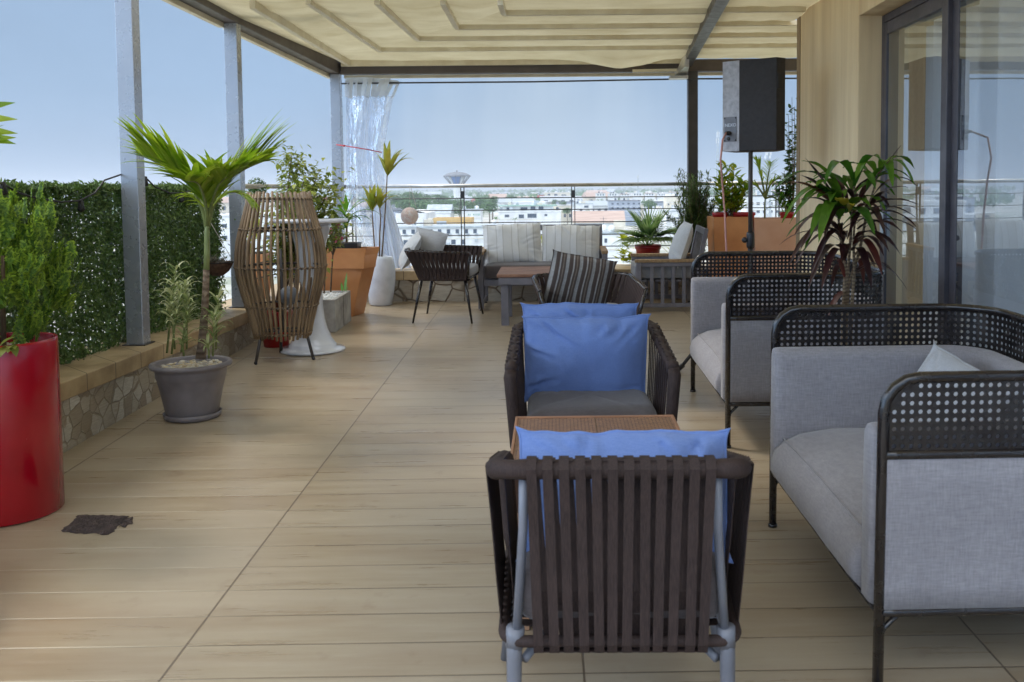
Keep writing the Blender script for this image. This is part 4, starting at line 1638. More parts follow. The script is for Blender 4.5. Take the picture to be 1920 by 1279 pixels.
# wicker table between them
ty = 3.16
t = thing('wicker_table', 'square tan wicker table between the two strap chairs with blue cushions', 'table', on_floor(.115, ty), .01, slope=True)
hw = .288
m = MB().box(-hw, hw, -.24, .26, .545, .570)
m.build('table_top', M_wicker, t, .006)
m = MB()
m.box(-hw - .004, hw + .004, .255, .265, .555, .576).box(-hw - .004, -hw + .006, -.24, .254, .555, .576).box(hw - .006, hw + .004, -.24, .254, .555, .576)
m.build('edge_trim', pm('orange_wood_trim', lin(168, 122, 90), None, .5, 8), t, .002)
MB().box(-.002, .002, -.24, .254, .5705, .5725).build('centre_seam', M_stembr, t)
for a in (-1, 1):
    for c in (-1, 1):
        MB().box(a * (hw - .03) - .025, a * (hw - .03) + .025, c * .2 - .025 + .01, c * .2 + .025 + .01, 0, .544).build('leg', M_wicker, t, .004)
m = MB()
m.box(-hw + .005, hw - .005, -.232, -.222, .40, .544).box(-hw + .005, hw - .005, .242, .252, .40, .544).box(-hw + .002, -hw + .012, -.22, .24, .40, .544).box(hw - .012, hw - .002, -.22, .24, .40, .544)
m.build('apron', M_wicker, t)


# ------------------------------------------------------------------ tub strap chairs with tapered legs
def make_tub_chair(label):
    t = thing('tub_armchair', label, 'armchair')
    W, yb, yf, tz, bz = .315, 0, .60, .69, .415
    topp = rounded_u(W, yb - .03, yf, tz, tz - .02, .11)
    botp = rounded_u(W - .065, yb + .09, yf - .03, bz, bz, .09)
    MB().tube(topp, .013, 8).build('top_rail', M_blacktube, t)
    MB().tube(botp + [botp[0]], .013, 8).build('bottom_rail', M_blacktube, t)
    for s_ in (-1, 1):
        MB().tube([(s_ * W, yf, tz - .02), (s_ * (W - .065), yf - .03, bz)], .013, 8).build('front_post', M_blacktube, t)
    st = MB()
    Lt, et = resample([(p.x, p.y) for p in topp], .02)
    Lb, eb = resample([(p.x, p.y) for p in botp], .02)
    n_ = 40
    for i in range(n_):
        u = (i + .5) / n_
        for lay, sh in ((0, .008), (1, -.008)):
            ut = min(1, max(0, u + sh))
            ub = min(1, max(0, u - sh))
            x, y = et(ut * Lt)
            x2, y2 = eb(ub * Lb)
            xa, ya = et(max(0, ut - .01) * Lt)
            xb, yb_ = et(min(1, ut + .01) * Lt)
            tg = V((xb - xa, yb_ - ya, 0)).normalized()
            nr = V((-tg.y, tg.x, 0)) * (.009 if lay else -.009)
            zt_ = tz - .02 * max(0, (y + .03) / .63)
            w1 = (tg + nr.normalized() * (.5 if lay else -.5)).normalized()
            st.strap([V((x, y, zt_ + .013)) - nr, V((x, y, zt_)) + nr * 1.6, V((x, y, zt_)).lerp(V((x2, y2, bz)), .5) + nr * (1.2 if lay else .2), V((x2, y2, bz)) + nr * 1.6, V((x2, y2, bz - .014))], [tg, tg, w1, tg, tg], .031, .003)
    st.build('side_webbing', M_strapdark, t)
    for a in (-1, 1):
        for c in (0, 1):
            x, y = a * (W - .09), (.12 if c == 0 else yf - .06)
            MB().tube([(x, y, bz), (x + a * .055, y + (.07 if c else -.08), 0)], [.017, .0095], 10).build('leg', M_blacktube, t)
    MB().superell(W - .075, .265, .05, .3, .25, Matrix.Translation((0, .33, bz + .06)), 40, 16, .004, 2).build('seat_cushion', M_cushgrey, t)
    return t


tc1 = make_tub_chair('dark brown strap tub chair facing right at the back near the corner')
place(tc1, -1.44, 9.08, -PI / 2 - .10, 1.0)
tc1['group'] = 'dark strap tub chairs'
tc2 = dup(tc1, None, 'dark brown strap tub chair holding a striped pillow in front of the bench')
place(tc2, .125, 6.45, PI + .10, 1.06)
cush('striped_pillow', 'brown and grey striped pillow tilted in the middle tub chair', 'pillow', .43, .40, .16, M_pinstripe, .105, 6.10, fz(6.1) + .715, .05, .25, .20, 4, .007, .05)
cush('back_cushion', 'grey cushion lying tilted inside the left tub chair', 'cushion', .44, .38, .13, M_creampl, -1.50, 9.14, fz(9.1) + .66, -1.3, -.55, .1, 2, .01, .05)
cush('back_cushion', 'second grey cushion leaning inside the left tub chair towards the railing', 'cushion', .42, .38, .12, M_cushtop, -1.36, 9.33, fz(9.2) + .67, -.5, -.35, .15, 9, .01, .05)


# ------------------------------------------------------------------ slatted grey seats with wooden arm caps
def slat_seat(name, label, cat, wd_, dp=.62, hb=.83, ah=.607):
    t = thing(name, label, cat)
    h = wd_ / 2
    for s_ in (-1, 1):
        x = s_ * (h - .03)
        MB().box(x - .028, x + .028, 0, .05, .02, ah - .032).build('front_post', M_slatgrey, t, .003)
        MB().box(x - .028, x + .028, dp - .05, dp, .02, ah - .032).build('rear_post', M_slatgrey, t, .003)
        MB().box(x - .032, x + .032, -.012, dp + .01, ah - .030, ah).build('arm_cap', M_armwood, t, .004)
        MB().box(x - .02, x + .02, .051, dp - .051, ah - .072, ah - .032).build('side_top_rail', M_slatgrey, t, .002)
        MB().box(x - .02, x + .02, .051, dp - .051, .045, .085).build('side_bottom_rail', M_slatgrey, t, .002)
        for k in range(4):
            y = .05 + (dp - .1) * (k + 1) / 5
            MB().box(x - .008, x + .008, y - .018, y + .018, .086, ah - .073).build('side_slat', M_slatgrey, t, .002)
        for y in (.025, dp - .025):
            MB().lathe([(.018, 0), (.018, .01), (.008, .012), (.008, .022)], 10, cx=x, cy=y).build('foot', M_blackpot, t)
    MB().box(-h + .06, h - .06, .01, .045, .255, .315).build('front_rail', M_slatgrey, t, .002)
    MB().box(-h + .06, h - .06, dp - .05, dp - .015, .255, .315).build('rear_rail', M_slatgrey, t, .002)
    m = MB()
    for k in range(int((dp - .12) / .07)):
        m.box(-h + .055, h - .055, .06 + k * .07, .105 + k * .07, .30, .318)
    m.build('seat_slats', M_slatgrey, t)
    # reclined back
    bt = Matrix.Translation((0, dp - .035, .32)) @ Matrix.Rotation(-.20, 4, 'X')
    bl = (hb - .32) / math.cos(.2)
    m = MB()
    m.box(-h + .03, -h + .085, -.02, .02, 0, bl, bt).box(h - .085, h - .03, -.02, .02, 0, bl, bt).box(-h + .086, h - .086, -.02, .02, bl - .06, bl, bt).box(-h + .086, h - .086, -.02, .02, .06, .11, bt)
    m.build('back_frame', M_slatgrey, t, .003)
    n_ = int((wd_ - .2) / .075)
    for k in range(n_):
        x = -h + .1 + (wd_ - .2) * (k + .5) / n_
        MB().box(x - .016, x + .016, -.008, .008, .111, bl - .061, bt).build('back_slat', M_slatgrey, t)
    m = MB().superell(h - .065, dp / 2 - .02, .075, .25, .12, Matrix.Translation((0, dp / 2 - .035, .395)), 60, 16, .004, 1)
    m.build('seat_cushion', M_cushgrey if wd_ < 1 else M_seatdark, t)
    return t


bn = slat_seat('slatted_bench', 'grey slatted two-seat bench with wooden arms at the back railing', 'bench', 1.33, .58, .835)
place(bn, -.205, 9.50, 0)
ac_ = slat_seat('slatted_armchair', 'grey slatted armchair with wooden arms facing left at the back right', 'armchair', .66, .64, .83, .53)
place(ac_, .735, 9.66, -PI / 2)
f3 = fz(9.8)
cush('back_cushion', 'left cream striped cushion on the slatted bench, its corner raised', 'cushion', .63, .44, .17, M_cream, -.53, 9.86, f3 + .655, .02, -.24, -.05, 11, .017, .05, 'cream cushions on the bench')
cush('back_cushion', 'right cream striped cushion on the slatted bench', 'cushion', .63, .42, .17, M_cream, .085, 9.87, f3 + .645, -.02, -.22, .02, 14, .014, .05, 'cream cushions on the bench')
cush('back_cushion', 'white cushion leaning in the slatted armchair on the right', 'cushion', .50, .47, .17, M_creampl, 1.22, 9.60, f3 + .655, -PI / 2 + .05, -.32, .04, 17, .012, .05)

# coffee table
t = thing('coffee_table', 'low coffee table with worn reddish wood top and dark square legs before the bench', 'table', on_floor(-.14, 8.9), 0, slope=True)
m = MB()
for k in range(5):
    m.box(-.47, .47, -.32 + k * .129, -.195 + k * .129, .455, .485)
m.build('table_top', M_tablewood, t, .004)
m = MB().box(-.455, .455, -.31, -.285, .385, .453).box(-.455, .455, .285, .31, .385, .453).box(-.455, -.43, -.284, .284, .385, .453).box(.43, .455, -.284, .284, .385, .453)
m.build('apron', M_slatgrey, t, .003)
for a in (-1, 1):
    for c in (-1, 1):
        MB().box(a * .40 - .036, a * .40 + .036, c * .255 - .036 * 0 - .03, c * .255 + .03, 0, .384).build('leg', M_slatgrey, t, .003)

# ------------------------------------------------------------------ loudspeaker on its stand
spx, spy = 1.40, 6.95
t = thing('speaker_stand', 'black tripod speaker stand behind the far sofa', 'speaker stand', on_floor(spx, spy))
q = at(1407, 283, spy).z - fz(spy)
MB().tube([(0, 0, .10), (0, 0, .95)], .0195, 14).build('lower_pole', M_darksteel, t)
MB().tube([(0, 0, .90), (0, 0, q + .04)], .0165, 14).build('pole', M_darksteel, t)
m = MB().lathe([(.027, .86), (.03, .88), (.03, .96), (.026, .98)], 16)
m.build('collar', M_blackpot, t)
MB().superell(.022, .014, .022, 1, 1, Matrix.Translation((-.045, -.01, .92)), 12, 8).tube([(-.03, -.005, .92), (-.045, -.01, .92)], .007, 6).build('clamp_knob', M_blackpot, t)
fo = fl(1268, 698)
a0 = math.atan2(fo.y - spy, fo.x - spx)
rl = math.hypot(fo.x - spx, fo.y - spy)
for k in range(3):
    a = a0 + k * 2 * PI / 3
    d = V((math.cos(a), math.sin(a), 0))
    o = MB().tube([d * .03 + V((0, 0, .58)), d * (rl - .03) + V((0, 0, .022 + SL * d.y * rl))], .0125, 10).build('leg', M_darksteel, t)
    MB().tube([d * (rl - .06) + V((0, 0, .045 + SL * d.y * rl)), d * (rl + .005) + V((0, 0, .008 + SL * d.y * rl))], .0185, 10).build('rubber_foot', M_blackpot, o)
    MB().tube([d * .02 + V((0, 0, .16)), d * rl * .5 + V((0, 0, .315))], .008, 8).build('brace', M_darksteel, t)
t = thing('loudspeaker', 'black loudspeaker with grey connector face on a pole under the canopy edge', 'loudspeaker', (spx, spy, fz(spy) + q))
zt_ = at(1407, 112, spy).z - fz(spy) - q
L_ = [at(px, 200, yy_) - V((spx, spy, 0)) for px, yy_ in ((1355, spy + .12), (1386, spy + .03), (1456, spy - .13), (1472, spy - .08))]
ft = [(p.x, p.y) for p in L_] + [(.24, .20), (-.05, .34)]
m = MB()
n_ = len(ft)
m.add([(x, y, 0) for x, y in ft] + [(x, y, zt_) for x, y in ft], [tuple(range(n_ - 1, -1, -1)), tuple(range(n_, 2 * n_))] + [(i, (i + 1) % n_, n_ + (i + 1) % n_, n_ + i) for i in (1, 2, 5)])
m.slot = 1
m.add([(x, y, 0) for x, y in ft] + [(x, y, zt_) for x, y in ft], [(i, (i + 1) % n_, n_ + (i + 1) % n_, n_ + i) for i in (3, 4)])
m.add([(ft[0][0], ft[0][1], 0), (ft[1][0], ft[1][1], 0), (ft[1][0], ft[1][1], zt_), (ft[0][0], ft[0][1], zt_)], [(0, 1, 2, 3)])
sb = m.build('cabinet', [M_spk, M_spkback], t, .004)
p0, p1 = V((*ft[0], 0)), V((*ft[1], 0))
ux = (p1 - p0).normalized()
nx = V((ux.y, -ux.x, 0))
fw = (p1 - p0).length


def on_face(u, z, off=.003):
    return p0 + ux * u + V((0, 0, z)) + nx * off


Rf = Matrix((ux, -nx, V((0, 0, 1)))).transposed().to_4x4()
m = MB()
c = on_face(fw * .48, .165, .002)
m.cbox((0, 0, 0), (fw * .74, .004, .185), Matrix.Translation(c) @ Rf)
pl = m.build('connector_plate', pm('plate_grey', lin(120, 120, 126), None, .45), t, .001)
m = MB()
for a in (-1, 1):
    for c_ in (-1, 1):
        m.superell(.006, .004, .006, 1, 1, Matrix.Translation(on_face(fw * (.48 + a * .33), .165 + c_ * .083, .006)), 8, 6)
m.build('screws', M_blackpot, pl)
MB().lathe([(.017, 0), (.017, .02), (.012, .021), (.012, .045), (.001, .046)], 14, Matrix.Translation(on_face(fw * .42, .135, .004)) @ Matrix.Rotation(0, 4, 'Z') @ nx.to_track_quat('Z', 'Y').to_matrix().to_4x4()).build('connector', M_blackpot, pl)
MB().lathe([(.014, 0), (.014, .004), (.001, .005)], 14, Matrix.Translation(on_face(fw * .38, .095, .004)) @ nx.to_track_quat('Z', 'Y').to_matrix().to_4x4()).build('socket', M_blackpot, pl)
cu = bpy.data.curves.new('lettering', 'FONT')
cu.body = 'NEXO'
cu.size = .034
cu.extrude = .0006
cu.align_x = 'CENTER'
cu.materials.append(M_white)
o = bpy.data.objects.new('lettering', cu)
C.objects.link(o)
me_ = bpy.data.meshes.new_from_object(o.evaluated_get(bpy.context.evaluated_depsgraph_get()))
bpy.data.objects.remove(o)
o = bpy.data.objects.new('lettering', me_)
C.objects.link(o)
o.parent = pl
Rt = Matrix((ux, V((0, 0, 1)), nx)).transposed().to_4x4()
o.matrix_local = Matrix.Translation(on_face(fw * .50, .185, .0055)) @ Rt
m = MB()
p2, p3 = V((*ft[2], 0)), V((*ft[3], 0))
mid = p2.lerp(p3, .35)
d23 = (p3 - p2).normalized()
n23 = V((d23.y, -d23.x, 0))
m.cbox((0, 0, 0), (.05, .012, .11), Matrix.Translation(mid + n23 * .002 + V((0, 0, zt_ - .17))) @ Matrix((d23, -n23, V((0, 0, 1)))).transposed().to_4x4())
m.build('grip_recess', M_cable, t, .003)
# pink cable hanging from the connector
c = V((spx, spy, fz(spy) + q)) + on_face(fw * .42, .135, .05)
pts = [c, at(1355, 262, spy - .1), at(1351, 300, spy - .12), at(1354, 340, spy - .1), at(1359, 400, spy - .1), at(1362, 470, spy - .1), V((at(1363, 560, spy - .1).x, spy - .12, fz(spy) + .01))]
sm_ = []
for i in range(len(pts) - 1):
    for k in range(3):
        sm_.append(pts[i].lerp(pts[i + 1], k / 3))
sm_.append(pts[-1])
tag(MB().tube(sm_, .0075, 6).build('speaker_cable', M_pinkcable), 'pink cable hanging down from the loudspeaker connector', 'cable')

# ------------------------------------------------------------------ rattan lantern
lc = fl(523, 680)
lx, ly = lc.x, lc.y + .12
t = thing('rattan_lantern', 'tall barrel-shaped brown rattan floor lantern on dark metal legs', 'lantern', on_floor(lx, ly))
s_l = F / ly
LH = 1.51 - (362 - 357) / s_l - fz(ly)
zb_ = .20


def lr(z):
    f_ = (z - zb_) / (LH - zb_)
    pts_ = [(0, .205), (.2, .262), (.4, .322), (.52, .338), (.66, .322), (.82, .278), (1, .226)]
    for (a, ra), (c_, rc) in zip(pts_, pts_[1:]):
        if a <= f_ <= c_ + 1e-6:
            k_ = (f_ - a) / (c_ - a)
            return ra + (rc - ra) * k_
    return pts_[-1][1]


sl_ = MB()
rr = random.Random(5)
N = 42
for k in range(N):
    a = 2 * PI * k / N + rr.uniform(-.012, .012)
    pts, rs = [], []
    for i in range(13):
        z = zb_ - .02 + (LH + .04 - zb_) * i / 12
        r = lr(max(zb_, min(LH, z))) + rr.uniform(-.002, .002)
        aa = a + rr.uniform(-.006, .006)
        pts.append((r * math.cos(aa), r * math.sin(aa), z + (rr.uniform(-.012, .014) if i in (0, 12) else 0)))
    sl_.tube(pts, .0100 + rr.uniform(-.001, .001), 7)
sl_.build('rattan_rods', M_rattan, t)
for z in (zb_ + .015, zb_ + .21 * (LH - zb_), zb_ + .49 * (LH - zb_), zb_ + .76 * (LH - zb_), LH - .025):
    r = lr(z) - .012
    o = MB().tube([(r * math.cos(2 * PI * i / 48), r * math.sin(2 * PI * i / 48), z) for i in range(48)], .0075, 7, True).build('hoop', M_darksteel, t)
    m = MB()
    for k in range(N):
        a = 2 * PI * k / N
        c = V(((r + .012) * math.cos(a), (r + .012) * math.sin(a), z))
        d = V((-math.sin(a), math.cos(a), 0))
        e = V((math.cos(a), math.sin(a), 0))
        m.tube([c - d * .022 - e * .012 + V((0, 0, -.010)), c - d * .008 + e * .012, c + d * .008 + e * .012 + V((0, 0, .006)), c + d * .022 - e * .012 + V((0, 0, .010))], .0042, 5)
    m.build('twine_binding', M_twine, o)
for k in range(3):
    a = -2.25 + k * 2 * PI / 3
    d = V((math.cos(a), math.sin(a), 0))
    o = MB().tube([d * .19 + V((0, 0, zb_ + .03)), d * .245 + V((0, 0, .012 + SL * d.y * .245))], .0115, 10).build('leg', M_darksteel, t)
    MB().superell(.014, .014, .014, 1, 1, Matrix.Translation(d * .246 + V((0, 0, .014 + SL * d.y * .245))), 10, 8).build('foot', M_blackpot, o)
MB().tube([(0, 0, zb_ + .02), (0, 0, .86)], .011, 8).tube([(-.19, 0, zb_ + .02), (.19, 0, zb_ + .02)], .008, 6).tube([(0, -.19, zb_ + .024), (0, .19, zb_ + .024)], .008, 6).build('inner_pole', M_darksteel, t)
MB().superell(.075, .075, .075, 1, 1, Matrix.Translation((.06, -.02, zb_ + .30)), 28, 18).build('globe', M_bulb, t)

# white trumpet table
tcn = fl(586, 657)
tx, ty_ = tcn.x, tcn.y + .01
t = thing('cocktail_table', 'white trumpet-shaped cocktail table half hidden by the rattan lantern', 'table', on_floor(tx, ty_))
s_t = F / ty_


def zy(py):
    return 1.51 - (py - 357) / s_t - fz(ty_)


MB().lathe([(.262, 0), (.262, .012), (.25, .022), (.19, .03), (.188, .055), (.178, .062), (.150, .11), (.122, .18), (.102, .26), (.09, .36), (.086, .46), (.092, .6), (.106, .75), (.128, .88), (.158, zy(424)), (.17, zy(414))], 48).build('pedestal', M_white, t)
MB().lathe([(.001, zy(413)), (.295, zy(413)), (.302, zy(411)), (.302, zy(408)), (.296, zy(406)), (.001, zy(405.5))], 56).build('table_top', M_white, t)
# stray cord on the floor by the lantern
pts = [fl(*p) for p in ((428, 668), (440, 672), (470, 673), (500, 671.5), (530, 672.5), (552, 674), (575, 673), (601, 675), (604, 665), (604, 655))]
tag(MB().tube([p + V((0, 0, .004)) for p in pts], .003, 5).build('floor_cord', M_whitecable), 'thin pale cord lying on the floor beside the rattan lantern', 'cord')
# bitumen patch
cq = [fl(*p) for p in ((112, 999), (205, 1003), (245, 968), (148, 966))]
m = MB()
rnd.seed(4)


def pf_(u, v):
    a = cq[0].lerp(cq[1], u)
    c = cq[3].lerp(cq[2], u)
    p = a.lerp(c, v)
    e = min(u, 1 - u, v, 1 - v)
    j = .012 * noise.noise(p * 40) if e < .02 else 0
    return p + V((j, j * 1.4, .0015 + (.006 + .005 * noise.noise(p * 60)) * min(1, e * 12)))


m.grid(pf_, 40, 24)
m.grid(lambda u, v: fl(225 + 24 * u + 6 * noise.noise(V((u * 4, v * 4, 1))), 975 + 14 * v + 5 * noise.noise(V((u * 5, 3, v * 3))) - 6 * u) + V((0, 0, .002 + .002 * noise.noise(V((u * 9, v * 9, 0))))), 12, 8)
tag(m.build('bitumen_patch', M_mat), 'dark rough square patch on the floor beside the red cylinder', 'floor patch')
# ------------------------------------------------------------------ pots and plants
def pebbles(mb, cx, cy, z, R, n, s0=.008, s1=.02, rect=None):
    for k in range(n):
        if rect:
            x, y = rnd.uniform(*rect[0]), rnd.uniform(*rect[1])
        else:
            a, r = rnd.uniform(0, 2 * PI), R * math.sqrt(rnd.random())
            x, y = cx + r * math.cos(a), cy + r * math.sin(a)
        s_ = rnd.uniform(s0, s1)
        M = Matrix.Translation((x, y, z + rnd.uniform(0, s_ * .6))) @ Matrix.Rotation(rnd.uniform(0, 6), 4, 'Z') @ Matrix.Rotation(rnd.uniform(-.5, .5), 4, 'X')
        mb.superell(s_, s_ * rnd.uniform(.6, .9), s_ * rnd.uniform(.45, .7), .8, .8, M, 7, 4)


def round_pot(name, label, mat_, x, y, prof, zs, soil=M_soil, peb=0, pm_=None, cat='plant pot', z=None):
    t = thing(name, label, cat, (x, y, fz(y) if z is None else z))
    MB().lathe(prof, 44).build('pot_body', mat_, t)
    r = min(prof, key=lambda p: abs(p[1] - zs) + (0 if prof.index(p) > len(prof) // 2 else 9))[0] - .003
    MB().lathe([(.001, zs + .006), (r * .6, zs + .004), (r, zs)], 30).build('soil', soil, t)
    if peb:
        m = MB()
        pebbles(m, 0, 0, zs + .004, r * .94, peb)
        tag(m.build('pebbles', pm_ or M_peb, t), kind='stuff')
    return t


def plant(name, label, cat, loc, group=None):
    return thing(name, label, cat, loc, group=group)


def rel(t, p):
    return V(p) - t.matrix_world.translation


# --- red cylinder with thuja
rnd.seed(101)
RX, RYY, RR = at(115, 800, 4.04).x - .250, 4.04, .222
round_pot('cylinder_planter', 'tall glossy red cylinder planter at the left edge', M_redpot, RX, RYY,
          [(RR - .004, 0), (RR, .004), (RR, .752), (RR - .003, .762), (RR - .012, .762), (RR - .015, .755), (RR - .016, .70)], .70, M_soil, 260)
tj = plant('thuja', 'dense bright green thuja bush growing in the red cylinder planter', 'shrub', (RX, RYY, fz(RYY) + .70))
st = MB()
lv = MB()
for k in range(5):
    a = rnd.uniform(0, 6.28)
    r0 = rnd.uniform(.01, .06)
    st.tube([(r0 * math.cos(a), r0 * math.sin(a), 0), (r0 * 1.5 * math.cos(a), r0 * 1.5 * math.sin(a), .2), (r0 * 2.4 * math.cos(a), r0 * 2.4 * math.sin(a), .42)], [.011, .008, .004], 7)
st.build('stems', M_stembr, tj)


def spray(mb, b, d, L, az, nb=9):
    """flat fern-like spray: axis from b along d, leaflets in the plane spanned by d and the azimuth az"""
    d = V(d).normalized()
    pl_ = V((math.cos(az), math.sin(az), 0))
    nrm = d.cross(pl_).normalized()
    for i in range(nb):
        f_ = .12 + .88 * i / nb
        p = V(b) + d * L * f_ + V((0, 0, 1)) * (.05 * L * f_ * f_)
        for sg in (-1, 1):
            bl = L * .42 * (1 - f_ * .62) * rnd.uniform(.75, 1.15)
            bd = (d * .95 + pl_ * sg * .75 + nrm * rnd.gauss(0, .12)).normalized()
            nk = max(3, int(bl / .009))
            for j in range(nk):
                q = p + bd * bl * (j + .5) / nk
                mb.slot = 1 if (f_ > .62 and j >= nk * .5) or j >= nk - 1 else 0
                mb.card(q, nrm + V((rnd.gauss(0, .14), rnd.gauss(0, .14), rnd.gauss(0, .12))), .0135 * (1.15 - .4 * j / nk), 1.7)
    mb.card(V(b) + d * L * 1.02, nrm, .016, 2)
    mb.slot = 0


def env(z):                                  # crown radius over height (0 .. .70)
    for (a, ra), (c, rc) in zip(((0.0, .10), (.1, .20), (.28, .255), (.42, .235), (.55, .16), (.66, .08), (.72, .02)), ((.1, .20), (.28, .255), (.42, .235), (.55, .16), (.66, .08), (.72, .02), (9, .02))):
        if a <= z <= c:
            return ra + (rc - ra) * (z - a) / (c - a)
    return .05


for k in range(50):                          # upright plumes with gaps between them
    z0 = rnd.uniform(0, .50)
    a = k * 2.4 + rnd.uniform(-.4, .4)
    r = env(z0 + .10) * rnd.uniform(.35, 1.3)
    c0 = V((r * math.cos(a) * 1.22, r * math.sin(a), z0))
    hgt = rnd.uniform(.13, .24) if z0 < .3 else rnd.uniform(.18, .27)
    lean = V((math.cos(a) * .35 * (.45 - z0 * .6), math.sin(a) * .35 * (.45 - z0 * .6), 1)).normalized()
    for q in range(9):
        f_ = q / 8
        b_ = c0 + lean * hgt * f_ * .75 + V((rnd.gauss(0, .018), rnd.gauss(0, .018), rnd.gauss(0, .01)))
        d_ = lean + V((rnd.gauss(0, .28), rnd.gauss(0, .28), .2)) * (1.1 - .6 * f_)
        spray(lv, b_, d_, rnd.uniform(.075, .12) * (1.15 - .35 * f_), a + rnd.choice((PI / 2, PI / 2 + .5, PI / 2 - .5, .3)), 7)
for k in range(9):                           # right-hand lower lobes
    a = rnd.uniform(-1.4, .6)
    r = rnd.uniform(.20, .32)
    c0 = V((r * math.cos(a), r * math.sin(a), rnd.uniform(.10, .36)))
    for q in range(9):
        f_ = q / 8
        d_ = V((math.cos(a) * .4 + rnd.gauss(0, .3), math.sin(a) * .4 + rnd.gauss(0, .3), 1))
        spray(lv, c0 + V((rnd.gauss(0, .02), rnd.gauss(0, .02), f_ * .09)), d_, rnd.uniform(.06, .10), a + PI / 2 + rnd.gauss(0, .5), 7)
lv.build('foliage', [L_thuja, L_thujatip], tj)
dl = MB()
for k in range(9):
    p = at(rnd.uniform(0, 30), rnd.uniform(622, 660), 3.86)
    dl.leaf(rel(tj, p), (rnd.uniform(-.5, .6), -.5, rnd.uniform(-.6, .5)), rnd.uniform(.04, .07), .035, .8, .2, 4)
dl.build('drooping_leaves', L_ficus, tj)

# --- palm whose leaflet tips reach in from the left edge
rnd.seed(55)
pxp, pyp = -2.22, 3.05
round_pot('palm_pot', 'grey pot just outside the left edge of the picture', M_greypot, pxp, pyp, [(.14, 0), (.19, .28), (.2, .30), (.185, .30), (.18, .27)], .27)
t = plant('potted_palm', 'palm with only its leaflet tips reaching in at the left edge', 'palm', (pxp, pyp, fz(pyp) + .27))
MB().tube([(0, 0, 0), (.01, 0, .5), (.01, .01, .8)], [.03, .026, .02], 10).build('trunk', M_bark, t)


def frond(mb, stem, pts, n, Lmax, W, up=.3, droop=.35, side=None, lo=.12, taper=.55, both=True, fwd=.75, jit=.1):
    pts = [V(p) for p in pts]
    seg = []
    for i in range(len(pts) - 1):
        for k in range(6):
            t_ = k / 6
            p0 = pts[max(0, i - 1)]
            p1, p2 = pts[i], pts[i + 1]
            p3 = pts[min(len(pts) - 1, i + 2)]
            seg.append(.5 * ((2 * p1) + (p2 - p0) * t_ + (2 * p0 - 5 * p1 + 4 * p2 - p3) * t_ ** 2 + (3 * p1 - p0 - 3 * p2 + p3) * t_ ** 3))
    seg.append(pts[-1])
    m = len(seg) - 1
    stem.tube(seg, [.011 * (1 - .8 * i / m) + .0015 for i in range(m + 1)], 7)
    for k in range(n):
        f_ = lo + (1 - lo) * (k + .5) / n
        i = min(m - 1, int(f_ * m))
        p = seg[i].lerp(seg[i + 1], f_ * m - i)
        d = (seg[i + 1] - seg[i]).normalized()
        sv = (side or d.cross(V((0, 0, 1)))).normalized()
        L = Lmax * (math.sin(PI * (.18 + .72 * (f_ - lo) / (1 - lo)))) ** .7
        if f_ > .9:
            L *= taper + .2
        for sg in ((-1, 1) if both else (1,)):
            dd = d * fwd + sv * sg * .9 + V((0, 0, up)) + V((rnd.gauss(0, jit), rnd.gauss(0, jit), rnd.gauss(0, jit)))
            mb.leaf(p, dd, L * rnd.uniform(.85, 1.1), W * rnd.uniform(.8, 1.15), droop, .35, 6, .7)


lv, sm_ = MB(), MB()
tip = rel(t, at(-30, 225, 3.3))
frond(lv, sm_, [(0, 0, .8), tip * .55 + V((0, 0, .3)), tip], 13, .20, .022, .05, .25)
for a in (1.8, 3.4, 4.6):
    frond(lv, sm_, [(0, 0, .8), (.3 * math.cos(a), .3 * math.sin(a), 1.15), (.55 * math.cos(a), .55 * math.sin(a), 1.2)], 12, .25, .024, .1, .3)
for px, py, dx, dz in ((-8, 206, 1, .25), (-6, 222, 1, .05), (-6, 243, 1, -.02), (-8, 252, 1, -.16), (-8, 262, 1, .12)):
    lv.leaf(rel(t, at(px - 45, py + 3, 3.3)), (dx, .1, dz), .150, .032, .1, .3, 5, .8, 1.3)
lv.build('leaflets', L_palm, t)
sm_.build('stalks', M_stem, t)

# --- grey pot with young palm and variegated dracaena
rnd.seed(202)
gp = fl(361, 790)
GX, GY = at(358, 680, 5.56).x, 5.56
t = round_pot('round_pot', 'grey plastic pot with wide rim and saucer holding the young palm', M_greypot, GX, GY,
              [(.142, .018), (.15, .03), (.178, .17), (.196, .245), (.2, .25), (.203, .285), (.207, .305), (.232, .31), (.236, .322), (.232, .334), (.212, .336), (.205, .325), (.20, .30)], .295, M_soil, 330)
MB().lathe([(.150, 0), (.158, .002), (.168, .034), (.163, .035), (.154, .012), (.001, .012)], 40).build('saucer', M_greypot, t)
pl_ = plant('young_palm', 'young palm with a ringed trunk and two big yellow green fronds in the grey pot', 'palm', (GX, GY, fz(GY) + .29))
PYY = GY
A = lambda px, py, dy=0: rel(pl_, at(px, py, PYY + dy))
MB().tube([A(376, 672), A(380, 640), A(384, 580), A(386, 540), A(387, 505)], [.030, .026, .0215, .0195, .018], 14).build('trunk', M_bark, pl_)
MB().tube([A(387, 506), A(388, 470), A(388, 440), A(389, 418)], [.018, .0165, .0155, .014], 14).build('crownshaft', M_shaft, pl_)
lv, sm_ = MB(), MB()
frond(lv, sm_, [A(387, 430), A(380, 395, -.02), A(362, 355, -.05), A(335, 328, -.10), A(300, 308, -.14), A(268, 292, -.16)], 32, .40, .035, .50, .28, V((.25, -.75, .35)), .34, fwd=.85)
frond(lv, sm_, [A(390, 430), A(397, 390, .02), A(412, 355, 0), A(435, 332, -.03), A(465, 314, -.05), A(500, 300, -.05)], 34, .44, .033, .50, .24, V((.2, .7, .6)), .36, fwd=.9)
